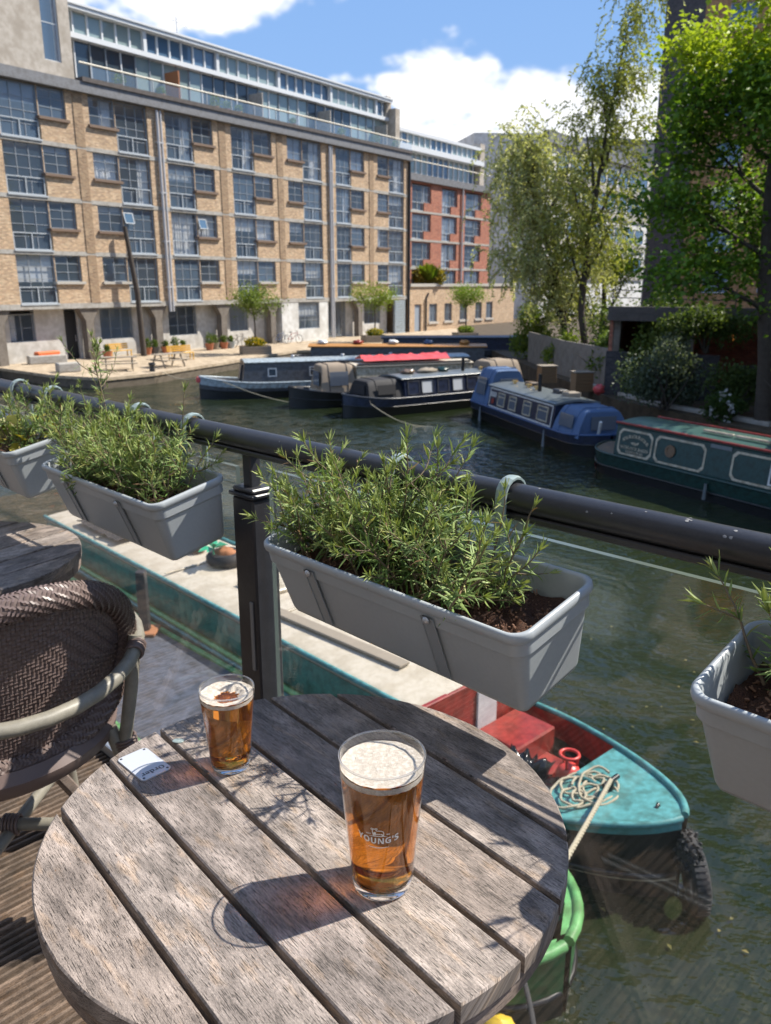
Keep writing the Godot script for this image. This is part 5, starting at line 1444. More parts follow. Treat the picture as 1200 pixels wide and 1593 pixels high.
	var th2 := Geo.new(); th2.cbox(Vector3(1.35, 0.50, 0), Vector3(0.16, 0.05, 1.36), 0.01); geo("thwart", th2, mats.boat_lime, m)
	var cv := Geo.new(); var crow := []
	var cz := noise(0.9, 15, 3)
	for i in 60:
		var s := 2.0 + i * 0.19
		var row := []
		for k in 15:
			var q := k / 14.0 * 2 - 1
			row.append(Vector3(s, 0.56 + 0.05 * (1 - q * q) + 0.012 * cz.get_noise_2d(s * 1.5, q * 2.0), q * 0.80))
		crow.append(row)
	cv.rings(crow, false, true); geo("flat_cover", cv, mats.boat_cover_grey, m)
	var lg := Geo.new()
	for sg in [-1.0, 1.0]: lg.cbox(Vector3(7.6, 0.57, sg * 0.84), Vector3(11.4, 0.06, 0.07), 0.012)
	geo("lime_rail", lg, mats.boat_lime, m)
	var mt := m.transform
	var yf := Geo.new(); yf.rings(lump(Vector3.ZERO, Vector3(0.16, 0.2, 0.16), 0.05, 2), true, true); lone("yellow_buoy", yf, mats.plastic_yellow, "yellow buoy hanging beside the lime green bow", "buoy", mt * Vector3(0.12, 0.12, -0.62))
	var sr := Geo.new(); var lp := []
	for k in 30:
		var q := k / 29.0; lp.append((mt * Vector3(0.5, 0.62, -0.1)).lerp(Vector3(0.42, -1.9, -2.35), q) + Vector3(0.22 * sin(q * PI), -0.35 * sin(q * PI), 0))
	sr.tube(lp, 0.018, 7); lone("slack_rope", sr, mats.black_rope, "slack grey rope looping down to the lime green bow", "rope")
	var po := thing("steel_post", "dark steel post with rusty foot standing on the grey boat cover", "post", mt * Vector3(7.25, 0.60, 0.62))
	var pg := Geo.new(); pg.cbox(Vector3(0, 0.45, 0), Vector3(0.13, 0.9, 0.13), 0.01); geo("shaft", pg, mats.rail_paint, po)
	var pf := Geo.new(); pf.cbox(Vector3(0, 0.02, 0), Vector3(0.34, 0.04, 0.34), 0.008); geo("foot", pf, mats.rust, po)
	var fp := thing("flue_pipe", "short galvanised flue pipe with a flat cap beside the second table", "flue", mt * Vector3(9.4, 0.60, 0.2))
	var fq := Geo.new(); fq.lathe([Vector2(0.10, 0), Vector2(0.10, 1.0), Vector2(0.15, 1.02), Vector2(0.15, 1.07), Vector2(0.13, 1.10), Vector2(0, 1.10)], 20); geo("pipe", fq, mats.galvanised, fp)
	var tb := Geo.new(); tb.rings(lump(Vector3(0, 0.14, 0), Vector3(0.42, 0.16, 0.28), 0.5, 23, 18, 30), true, true); lone("plastic_bag", tb, mats.plastic_teal, "crumpled turquoise plastic bag behind the wicker chair", "bag", mt * Vector3(9.0, 0.60, -0.1))

# ---------------------------------------------------------------- trees and plants
func grow(g: Geo, p: Vector3, d: Vector3, length: float, r: float, depth: int, tips: Array, spread := 0.7, up := 0.25) -> void:
	var path := [p]; var rad := [r]
	var q := p; var dd := d
	var steps := 5
	for i in steps:
		dd = (dd + Vector3(rng.randfn(), rng.randfn(), rng.randfn()) * 0.10 + Vector3.UP * up * 0.2).normalized()
		q += dd * length / steps
		path.append(q); rad.append(r * (1.0 - 0.5 * (i + 1) / steps))
		if depth <= 2: tips.append([q, dd])
	g.tube(path, rad, 7 if depth > 2 else 5, false)
	if depth == 0: return
	var n := 3 if depth > 1 else 4
	for k in n:
		var at: Vector3 = path[steps - (k % 3)] if k else path[steps]
		var nd := (dd + Vector3(rng.randfn(), rng.randfn() * 0.6, rng.randfn()) * spread).normalized()
		grow(g, at, nd, length * rng.randf_range(0.55, 0.75), r * 0.5, depth - 1, tips, spread, up)

func broad_tree(called: String, label: String, at: Vector3, trunk: Array, r: float, limbs: Array, leaves: int, size: float, c0: Color, c1: Color, clump: float, group := "", bright := Color(0, 0, 0, 0)) -> Node3D:
	var t := thing(called, label, "tree", at, 0.0, group)
	var tg := Geo.new(); var rad := []
	for i in trunk.size(): rad.append(r * (1.0 - 0.6 * i / trunk.size()))
	tg.tube(trunk, rad, 10); geo("trunk", tg, mats.bark, t)
	var tips := []
	var bg := Geo.new()
	for l in limbs: grow(bg, l[0], l[1].normalized(), l[2], l[3], int(l[4]), tips)
	geo("limbs", bg, mats.bark, t)
	var g := Geo.new(); g.tinted = true
	for i in leaves:
		var tip = tips[rng.randi() % tips.size()]
		var p: Vector3 = tip[0] + Vector3(rng.randfn(), rng.randfn() * 0.8, rng.randfn()) * clump
		var a: Vector3 = (tip[1] * 0.4 + Vector3(rng.randfn(), rng.randfn() * 0.5 - 0.35, rng.randfn())).normalized()
		var sd := a.cross(Vector3(rng.randfn() * 0.6, 1.0, rng.randfn() * 0.6)).normalized()
		g.col = c0.lerp(c1, rng.randf())
		if bright.a > 0 and (p.x < -1.2 and p.y > 10.6 or rng.randf() < 0.04): g.col = bright  # sunlit tint painted on the upper left leaves, plus a few at random
		var l := size * rng.randf_range(0.65, 1.3)
		g.blade(p, a, sd, l, l * 0.75, 0.25)
	var cr := geo("crown", g, mats.tree_leaf, t)
	return t

func weeping_tree(called: String, label: String, at: Vector3, trunk: Array, r: float, limbs: Array, strands: int, drop: float, leaf: float, c0: Color, c1: Color) -> Node3D:
	var t := thing(called, label, "tree", at)
	var tg := Geo.new(); var rad := []
	for i in trunk.size(): rad.append(r * pow(1.0 - 0.93 * i / (trunk.size() - 1.0), 1.3))
	tg.tube(trunk, rad, 9); geo("trunk", tg, mats.bark, t)
	var bg := Geo.new(); var pts := []
	for l in limbs:
		var path := []; var rr := []
		for i in 9:
			var q := i / 8.0
			var p: Vector3 = l[0].lerp(l[1], q) + Vector3.UP * l[2] * sin(q * PI * 0.8) + Vector3(rng.randfn(), rng.randfn(), rng.randfn()) * 0.08
			path.append(p); rr.append(0.10 * (1.05 - q))
			if q > 0.2: pts.append(p)
		bg.tube(path, rr, 6, false)
	for i in range(trunk.size() / 2, trunk.size()):
		for q in 4: pts.append(trunk[i].lerp(trunk[mini(i + 1, trunk.size() - 1)], q / 4.0))
	var g := Geo.new(); g.tinted = true
	var tw := Geo.new()
	for k in strands:
		var p: Vector3 = pts[rng.randi() % pts.size()] + Vector3(rng.randfn() * 0.5, rng.randfn() * 0.4, rng.randfn() * 0.5)
		var d := Vector3(rng.randfn() * 0.45, 0.25, rng.randfn() * 0.45)
		var length := drop * rng.randf_range(0.35, 1.0)
		var tone := rng.randf()
		var m := int(length / (leaf * 0.42))
		var path := []
		for i in m:
			d = (d + Vector3(0.02, -0.16, 0.0)).normalized()
			p += d * leaf * 0.42
			if i % 4 == 0: path.append(p)
			g.col = c0.lerp(c1, clampf(tone + rng.randfn() * 0.2, 0, 1))
			var a := (d + Vector3(rng.randfn(), rng.randfn(), rng.randfn()) * 0.7).normalized()
			g.blade(p, a, a.cross(Vector3(rng.randfn(), 0.3, rng.randfn())).normalized(), leaf * rng.randf_range(0.7, 1.2), leaf * 0.40, 0.2)
		if path.size() > 2 and k % 2 == 0: tw.tube(path, 0.012, 3, false)
	geo("limbs", bg, mats.bark, t)
	geo("twigs", tw, mats.bark, t).set_meta("kind", "stuff")
	geo("crown", g, mats.tree_leaf, t)
	return t

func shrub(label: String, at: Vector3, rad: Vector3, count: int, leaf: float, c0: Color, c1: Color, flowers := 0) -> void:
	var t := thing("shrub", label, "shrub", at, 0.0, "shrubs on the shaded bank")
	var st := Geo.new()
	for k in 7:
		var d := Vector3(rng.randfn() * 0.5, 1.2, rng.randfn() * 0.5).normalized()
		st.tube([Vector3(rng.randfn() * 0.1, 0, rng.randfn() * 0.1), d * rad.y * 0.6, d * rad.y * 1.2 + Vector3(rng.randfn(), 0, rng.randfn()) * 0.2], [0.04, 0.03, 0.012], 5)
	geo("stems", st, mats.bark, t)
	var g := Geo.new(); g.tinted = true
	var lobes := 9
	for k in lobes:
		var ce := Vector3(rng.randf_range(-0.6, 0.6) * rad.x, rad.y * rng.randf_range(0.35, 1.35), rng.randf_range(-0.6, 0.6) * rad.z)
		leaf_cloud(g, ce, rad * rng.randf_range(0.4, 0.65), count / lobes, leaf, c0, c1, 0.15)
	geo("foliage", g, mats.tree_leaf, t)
	if flowers:
		var f := Geo.new()
		for k in flowers:
			var d := Vector3(rng.randfn(), rng.randfn(), rng.randfn()).normalized(); d.z = absf(d.z); d.x = -absf(d.x) * 0.6
			var p := Vector3(0, rad.y * 0.8, 0) + d * rad * 1.05
			for q in 5: f.blade(p, (d + Vector3(rng.randfn(), rng.randfn(), rng.randfn()) * 0.8).normalized(), Vector3(rng.randfn(), rng.randfn(), rng.randfn()).normalized(), 0.09, 0.08, 0.1)
		geo("white_flowers", f, mats.boat_white, t).set_meta("kind", "stuff")

func make_trees() -> void:
	weeping_tree("willow_tree", "pale green willow leaning out over the basin by the blue boat", Vector3(9.7, -3.2, -46), [Vector3(0.6, 0, 0), Vector3(0.3, 2.0, 0), Vector3(-0.3, 4.5, 0.2), Vector3(-1.2, 7.5, 0.2), Vector3(-1.8, 9.6, 0), Vector3(-2.0, 11.4, 0)], 0.26,
		[[Vector3(0.2, 2.4, 0), Vector3(-3.6, 5.6, 0.4), 0.9], [Vector3(0, 3.2, 0), Vector3(-4.0, 8.0, -0.3), 1.0], [Vector3(-0.3, 4.6, 0), Vector3(-3.4, 9.6, 0.6), 0.8], [Vector3(-0.5, 5.4, 0), Vector3(-3.9, 10.6, -0.4), 0.8], [Vector3(-0.3, 4.4, 0), Vector3(0.8, 8.8, 0.5), 0.8], [Vector3(-0.8, 6.5, 0), Vector3(-3.2, 11.8, 0), 0.6], [Vector3(-1.0, 7.2, 0), Vector3(0.2, 11.0, 0.4), 0.6], [Vector3(0.2, 2.2, 0), Vector3(1.6, 6.0, 0.8), 0.8], [Vector3(-1.6, 9.0, 0), Vector3(-2.4, 12.4, 0.2), 0.3], [Vector3(0, 2.8, 0.2), Vector3(-2.0, 5.4, 1.6), 0.8], [Vector3(-0.2, 4.0, 0.2), Vector3(-2.0, 8.0, 1.5), 0.8]], 1150, 2.2, 0.23, Color(0.38, 0.42, 0.15), Color(0.62, 0.62, 0.33))
	weeping_tree("birch_tree", "tall slender weeping birch with a thin bent top against the sky", Vector3(10.9, -3.2, -44), [Vector3(0.1, 0, 0), Vector3(-0.5, 3, 0), Vector3(-0.4, 6, 0), Vector3(-0.1, 9, 0), Vector3(0.2, 12, 0), Vector3(0.6, 14.6, 0), Vector3(0.9, 16.6, 0), Vector3(1.5, 17.8, 0.1)], 0.22,
		[[Vector3(-0.4, 3.6, 0), Vector3(-2.0, 7.2, 0.3), 0.5], [Vector3(-0.4, 4.6, 0), Vector3(1.4, 8.2, 0.3), 0.6], [Vector3(-0.4, 6.0, 0), Vector3(-1.8, 9.8, 0), 0.5], [Vector3(-0.3, 7.0, 0), Vector3(1.7, 10.4, 0.2), 0.6], [Vector3(-0.1, 9.0, 0), Vector3(-1.2, 12.4, 0), 0.4], [Vector3(0.0, 10, 0), Vector3(1.5, 12.2, 0), 0.5], [Vector3(0.2, 12, 0), Vector3(-0.4, 14.4, 0), 0.3], [Vector3(0.4, 13.4, 0), Vector3(1.4, 14.6, 0), 0.3], [Vector3(-0.4, 5.0, 0), Vector3(-0.6, 8.4, 1.4), 0.4]], 800, 1.9, 0.21, Color(0.22, 0.26, 0.055), Color(0.44, 0.46, 0.11))
	var limbs := []
	for k in 15:
		var y := 3.0 + k * 0.55; var a := k * 2.4
		limbs.append([Vector3(-0.35 - y * 0.03, y, 0), Vector3(cos(a) * 1.0 - 0.12, 0.55, sin(a) * 0.8 + 0.1), 2.7 - k * 0.06, 0.09, 2])
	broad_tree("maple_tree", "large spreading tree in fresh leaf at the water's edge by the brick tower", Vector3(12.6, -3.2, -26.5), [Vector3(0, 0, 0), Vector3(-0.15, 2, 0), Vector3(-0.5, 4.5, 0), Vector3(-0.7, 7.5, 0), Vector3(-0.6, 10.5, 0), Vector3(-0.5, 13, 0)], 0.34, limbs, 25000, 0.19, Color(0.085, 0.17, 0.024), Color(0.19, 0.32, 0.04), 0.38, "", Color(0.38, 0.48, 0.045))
	broad_tree("lime_tree", "bright lime green tree glowing behind the willow trunks", Vector3(13.6, -3.2, -52), [Vector3(0, 0, 0), Vector3(0.1, 3, 0), Vector3(0, 5.0, 0)], 0.2, [[Vector3(0, 2, 0), Vector3(-0.8, 0.8, 0.2), 2.2, 0.08, 2], [Vector3(0, 2.6, 0), Vector3(0.7, 0.8, 0), 2.2, 0.08, 2], [Vector3(0, 3, 0), Vector3(0, 1, 0.3), 2.2, 0.08, 2], [Vector3(0, 2.2, 0), Vector3(-0.6, 0.4, 0.6), 2.4, 0.08, 2]], 5200, 0.17, Color(0.20, 0.29, 0.025), Color(0.40, 0.46, 0.04), 0.42)
	shrub("dense dark holly shrub beside the low building's railing", Vector3(10.3, -3.2, -29.6), Vector3(1.75, 1.75, 1.4), 5200, 0.13, Color(0.07, 0.10, 0.065), Color(0.17, 0.21, 0.15))
	shrub("white flowered shrub in front of the notice board", Vector3(11.55, -3.2, -27.2), Vector3(0.8, 0.55, 0.6), 1500, 0.11, Color(0.04, 0.08, 0.02), Color(0.08, 0.13, 0.03), 34)
	shrub("yellow green ivy bush at the foot of the large tree", Vector3(13.2, -3.2, -24.6), Vector3(1.2, 1.9, 0.9), 4200, 0.12, Color(0.10, 0.15, 0.025), Color(0.24, 0.28, 0.05))
	shrub("bright green bush on the bank under the willow's left side", Vector3(8.9, -3.2, -50.5), Vector3(1.7, 2.1, 1.3), 3800, 0.15, Color(0.12, 0.19, 0.03), Color(0.27, 0.34, 0.05))
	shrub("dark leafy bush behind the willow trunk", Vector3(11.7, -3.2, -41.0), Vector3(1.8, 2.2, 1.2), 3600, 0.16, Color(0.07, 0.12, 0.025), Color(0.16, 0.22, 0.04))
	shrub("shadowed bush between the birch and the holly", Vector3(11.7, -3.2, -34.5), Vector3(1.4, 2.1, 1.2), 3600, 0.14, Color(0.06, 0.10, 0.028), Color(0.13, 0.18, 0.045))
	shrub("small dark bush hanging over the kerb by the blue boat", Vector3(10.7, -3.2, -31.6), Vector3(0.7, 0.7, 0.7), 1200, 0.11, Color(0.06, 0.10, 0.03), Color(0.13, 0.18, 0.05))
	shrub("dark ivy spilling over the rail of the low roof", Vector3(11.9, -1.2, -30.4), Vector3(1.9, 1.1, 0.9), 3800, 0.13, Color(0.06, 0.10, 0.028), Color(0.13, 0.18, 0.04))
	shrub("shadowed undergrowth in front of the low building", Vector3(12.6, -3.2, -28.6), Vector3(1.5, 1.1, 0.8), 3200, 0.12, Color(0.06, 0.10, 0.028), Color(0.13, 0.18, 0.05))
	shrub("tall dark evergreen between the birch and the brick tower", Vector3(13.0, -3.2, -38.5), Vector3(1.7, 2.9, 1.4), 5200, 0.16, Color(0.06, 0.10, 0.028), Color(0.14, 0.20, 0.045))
	shrub("leafy green shrub overhanging the concrete wall by the wooden boxes", Vector3(10.3, -3.2, -37.5), Vector3(1.2, 1.5, 1.0), 3400, 0.15, Color(0.08, 0.14, 0.03), Color(0.19, 0.26, 0.05))
	shrub("broad green shrub in front of the dark low roof", Vector3(11.0, -3.2, -32.9), Vector3(1.4, 2.0, 1.0), 4200, 0.14, Color(0.08, 0.13, 0.03), Color(0.18, 0.24, 0.05))
	shrub("bright low shrub on the bank below the birch", Vector3(9.6, -3.2, -43.6), Vector3(1.2, 1.3, 1.0), 2800, 0.15, Color(0.12, 0.19, 0.03), Color(0.27, 0.34, 0.05))
	shrub("trailing green shrub over the right edge of the low roof", Vector3(15.4, -1.4, -28.4), Vector3(1.3, 1.8, 1.0), 3600, 0.13, Color(0.07, 0.12, 0.025), Color(0.16, 0.22, 0.04))

# ---------------------------------------------------------------- things along the far quay
func quay_tree(label: String, at: Vector3, h: float, r: float, c0: Color, c1: Color, flower: Color, box := Vector3(1.9, 0.55, 1.3)) -> void:
	var p := thing("quay_planter", label + " in a timber trough", "planter", at, 0.35, "planted troughs on the quay")
	for k in 3:
		for sz in [-1.0, 1.0]:
			var pl := Geo.new(); pl.cbox(Vector3(0, box.y * (k + 0.5) / 3, sz * box.z / 2), Vector3(box.x, box.y / 3 - 0.015, 0.05), 0.008); geo("plank", pl, mats.grey_timber, p)
	for sx in [-1.0, 1.0]:
		var e := Geo.new(); e.cbox(Vector3(sx * (box.x / 2 + 0.02), box.y / 2, 0), Vector3(0.05, box.y, box.z + 0.04), 0.008); geo("end_board", e, mats.grey_timber, p)
	var so := Geo.new(); so.span(Vector3(-box.x / 2, 0.02, -box.z / 2 + 0.03), Vector3(box.x / 2, box.y - 0.06, box.z / 2 - 0.03)); geo("soil", so, mats.potting_soil, p)
	var f := thing("flower_clump", "clump of flowers under " + label, "flowers", at + Vector3(0, box.y - 0.06, 0), 0.0, "flowers in the quay troughs")
	var fg := Geo.new(); fg.tinted = true
	leaf_cloud(fg, Vector3(0, 0.22, 0), Vector3(0.75, 0.35, 0.5), 500, 0.13, Color(0.07, 0.13, 0.02), Color(0.12, 0.2, 0.03))
	geo("leaves", fg, mats.tree_leaf, f)
	var bl := Geo.new(); bl.tinted = true
	leaf_cloud(bl, Vector3(0, 0.32, 0.1), Vector3(0.75, 0.32, 0.5), 420, 0.12, flower, flower * 0.8, 0.7)
	geo("blooms", bl, mats.tree_leaf, f).set_meta("kind", "stuff")
	var limbs := []
	for k in 6: limbs.append([Vector3(0, h * 0.50, 0), Vector3(cos(k * 1.05 + 0.3), 0.75, sin(k * 1.05 + 0.3)), r * 0.75, 0.03, 1])
	broad_tree("quay_tree", label, at + Vector3(0, box.y - 0.06, 0), [Vector3.ZERO, Vector3(0.05, h * 0.3, 0), Vector3(0, h * 0.55, 0)], 0.07, limbs, 2400, 0.14, c0, c1, r * 0.20, "small trees on the quay")

func bench(label: String, at: Vector3, turn: float, m: String) -> void:
	var b := thing("bench", label, "bench", at, turn, "benches on the quay")
	for k in 4:
		var s := Geo.new(); s.cbox(Vector3(0, 0.44, -0.18 + k * 0.12), Vector3(1.7, 0.035, 0.1), 0.006); geo("seat_slat", s, mats[m], b)
	for k in 3:
		var s := Geo.new(); s.cbox(Vector3(0, 0.58 + k * 0.13, -0.26 - k * 0.02), Vector3(1.7, 0.1, 0.03), 0.006); geo("back_slat", s, mats[m], b)
	for sx in [-0.75, 0.75]:
		for sz in [-0.2, 0.2]:
			var l := Geo.new(); l.cbox(Vector3(sx, 0.21, sz), Vector3(0.06, 0.42, 0.06), 0.006); geo("leg", l, mats[m], b)

func picnic_table(label: String, at: Vector3, turn: float) -> void:
	var b := thing("picnic_table", label, "table", at, turn, "picnic tables on the quay")
	for k in 6:
		var s := Geo.new(); s.cbox(Vector3(0, 0.74, -0.35 + k * 0.14), Vector3(1.9, 0.04, 0.12), 0.006); geo("top_plank", s, mats.grey_timber, b)
	for sz in [-0.75, 0.75]:
		for q in 2:
			var s := Geo.new(); s.cbox(Vector3(0, 0.44, sz + q * 0.14 - 0.07), Vector3(1.9, 0.04, 0.12), 0.006); geo("seat_plank", s, mats.grey_timber, b)
	for sx in [-0.7, 0.7]:
		for sz in [-1.0, 1.0]:
			var l := Geo.new(); l.cbox(Vector3(sx, 0.37, sz * 0.42), Vector3(0.06, 0.85, 0.09), 0.006, Basis.from_euler(Vector3(-sz * 0.5, 0, 0))); geo("leg", l, mats.grey_timber, b)
		var c := Geo.new(); c.cbox(Vector3(sx, 0.40, 0), Vector3(0.05, 0.09, 1.6), 0.006); geo("cross_bar", c, mats.grey_timber, b)

func bicycle(label: String, at: Vector3, turn: float, m: String) -> void:
	var b := thing("bicycle", label, "bicycle", at, turn, "bicycles against the warehouse")
	for sx in [-0.52, 0.52]:
		var w := Geo.new(); var pth := []
		for k in 25: pth.append(Vector3(sx + cos(TAU * k / 24) * 0.33, 0.34 + sin(TAU * k / 24) * 0.33, 0))
		w.tube(pth, 0.02, 6, false)
		for k in 8: w.tube([Vector3(sx, 0.34, 0), Vector3(sx + cos(TAU * k / 8) * 0.32, 0.34 + sin(TAU * k / 8) * 0.32, 0)], 0.004, 3, false)
		geo("wheel", w, mats.rubber, b)
	var f := Geo.new()
	for e in [[Vector3(-0.52, 0.34, 0), Vector3(-0.1, 0.34, 0)], [Vector3(-0.1, 0.34, 0), Vector3(-0.22, 0.86, 0)], [Vector3(-0.1, 0.34, 0), Vector3(0.36, 0.8, 0)], [Vector3(-0.2, 0.76, 0), Vector3(0.35, 0.84, 0)], [Vector3(-0.52, 0.34, 0), Vector3(-0.2, 0.76, 0)], [Vector3(0.52, 0.34, 0), Vector3(0.34, 0.95, 0)]]: f.tube(e, 0.02, 6)
	geo("frame", f, mats[m], b)
	var h := Geo.new(); h.tube([Vector3(0.30, 0.98, -0.25), Vector3(0.36, 0.97, 0), Vector3(0.30, 0.98, 0.25)], 0.014, 6); geo("handlebar", h, mats.black_metal, b)
	var s := Geo.new(); s.rings(lump(Vector3(-0.24, 0.9, 0), Vector3(0.14, 0.04, 0.07), 0.02, 2, 6, 10), true, true); geo("saddle", s, mats.black_metal, b)

func wall_spot(s: float, o: float) -> Vector3:   # a spot on the quay: metres along the warehouse front and out from it
	return Vector3(-15.179, QUAY, -57.727) + Vector3(0.58906, 0, -0.80809) * s + Vector3(0.80809, 0, 0.58906) * o

func make_quay() -> void:
	quay_tree("feathery young tree in front of the recessed ground floor", Vector3(-9.0, QUAY, -56.5), 4.2, 1.7, Color(0.10, 0.16, 0.03), Color(0.22, 0.28, 0.06), Color(0.62, 0.46, 0.02))
	quay_tree("round headed little tree by the white rendered bay", Vector3(-0.9, QUAY, -68.0), 4.3, 1.9, Color(0.12, 0.20, 0.02), Color(0.25, 0.31, 0.03), Color(0.55, 0.45, 0.03))
	quay_tree("little tree in front of the low brick building", Vector3(7.0, QUAY, -72.0), 4.4, 1.7, Color(0.11, 0.20, 0.02), Color(0.22, 0.31, 0.03), Color(0.24, 0.33, 0.04))
	var po := Geo.new(); po.tube([Vector3(0, 0, 0), Vector3(-0.1, 4, 0), Vector3(-0.55, 8.2, 0.1)], [0.20, 0.17, 0.13], 9)
	lone("timber_mast", po, mats.bark, "tall leaning timber mast standing on the quay", "mast", wall_spot(-3.0, 0.9))
	bench("yellow slatted bench against the warehouse wall", wall_spot(-4.6, 0.5), 0.94, "yellow_paint")
	bench("orange yellow bench standing alone near the quay edge", Vector3(-13.0, QUAY, -51.9), 0.75, "yellow_paint")
	picnic_table("picnic table close to the corner of the quay", Vector3(-14.9, QUAY, -45.5), 0.35)
	picnic_table("picnic table towards the slate boat's bow", Vector3(-12.7, QUAY, -47.6), 0.9)
	var cb := Geo.new(); cb.cbox(Vector3(0, 0.45, 0), Vector3(1.5, 0.5, 0.5), 0.06); lone("orange_chest", cb, mats.orange_paint, "bright orange chest by the pale ground floor wall", "chest", wall_spot(-9.6, 0.2), 0.94)
	bicycle("black bicycle parked left of the feathery tree", wall_spot(6.2, 0.5), 0.9, "black_metal")
	bicycle("blue bicycle parked right of the feathery tree", wall_spot(10.6, 0.6), 0.8, "boat_blue")
	bicycle("red bicycle next to the white rendered bay", wall_spot(11.6, 1.1), 0.6, "boat_red")
	var spots := [[-6.3, 0.4, "grey_timber", 0.8], [-5.7, 0.7, "terracotta", 0.6], [-2.3, 0.4, "terracotta", 0.9], [-1.6, 0.3, "boat_slate", 0.7], [-0.9, 0.6, "terracotta", 0.6], [0.0, 0.5, "boat_blue", 0.8], [0.8, 0.4, "boat_white", 0.5], [2.9, 0.8, "terracotta", 1.0], [3.7, 0.5, "grey_timber", 0.8], [4.4, 0.7, "terracotta", 0.7], [5.2, 0.6, "boat_pale_blue", 0.6]]
	var words := ["first", "second", "third", "fourth", "fifth", "sixth", "seventh", "eighth", "ninth", "tenth", "eleventh"]
	spots.sort_custom(func(a, c): return a[0] < c[0])
	for i in spots.size():
		var s = spots[i]
		var p := thing("pot_plant", "pot plant along the warehouse wall, %s of the row from the orange chest" % words[i], "pot plant", wall_spot(s[0], s[1]), 0.0, "pot plants along the warehouse wall")
		var g := Geo.new(); g.lathe([Vector2(0, 0), Vector2(0.22, 0), Vector2(0.32, 0.42), Vector2(0.35, 0.48), Vector2(0.29, 0.48), Vector2(0.26, 0.42), Vector2(0, 0.42)], 14); geo("pot", g, mats[s[2]], p)
		var l := Geo.new(); l.tinted = true
		leaf_cloud(l, Vector3(0, 0.42 + s[3] * 0.4, 0), Vector3(0.32, 0.45, 0.32) * s[3], 180, 0.13, Color(0.06, 0.11, 0.02), Color(0.15, 0.2, 0.04))
		geo("foliage", l, mats.tree_leaf, p)
	var q := [[Vector3(-17.5, QUAY, -44.8), "squat concrete block seat at the bend of the quay"], [Vector3(-20.6, QUAY, -49.6), "long concrete block seat near the left of the quay"]]
	for e in q:
		var g := Geo.new(); g.cbox(Vector3(0, 0.25, 0), Vector3(2.2 if e[0].x < -20.0 else 1.2, 0.5, 0.8), 0.05); lone("block_seat", g, mats.concrete, e[1], "seat", e[0], 0.6, "concrete block seats")
	var bo := Geo.new(); bo.lathe([Vector2(0, 0), Vector2(0.16, 0), Vector2(0.13, 0.3), Vector2(0.2, 0.38), Vector2(0.18, 0.48), Vector2(0, 0.5)], 14); lone("bollard", bo, mats.black_metal, "stubby black mooring bollard on the quay corner", "bollard", Vector3(-12.9, QUAY, -44.9))

# ---------------------------------------------------------------- terrace: deck, balustrade, planters
# rail frame: x runs along the rail towards the camera's right, z points from the rail back to the deck
func rail_frame() -> Transform3D:
	var b := Basis(Vector3.UP, deg_to_rad(-44.27))
	return Transform3D(b, Vector3(0.7071, 0, -0.7071) * 0.912)

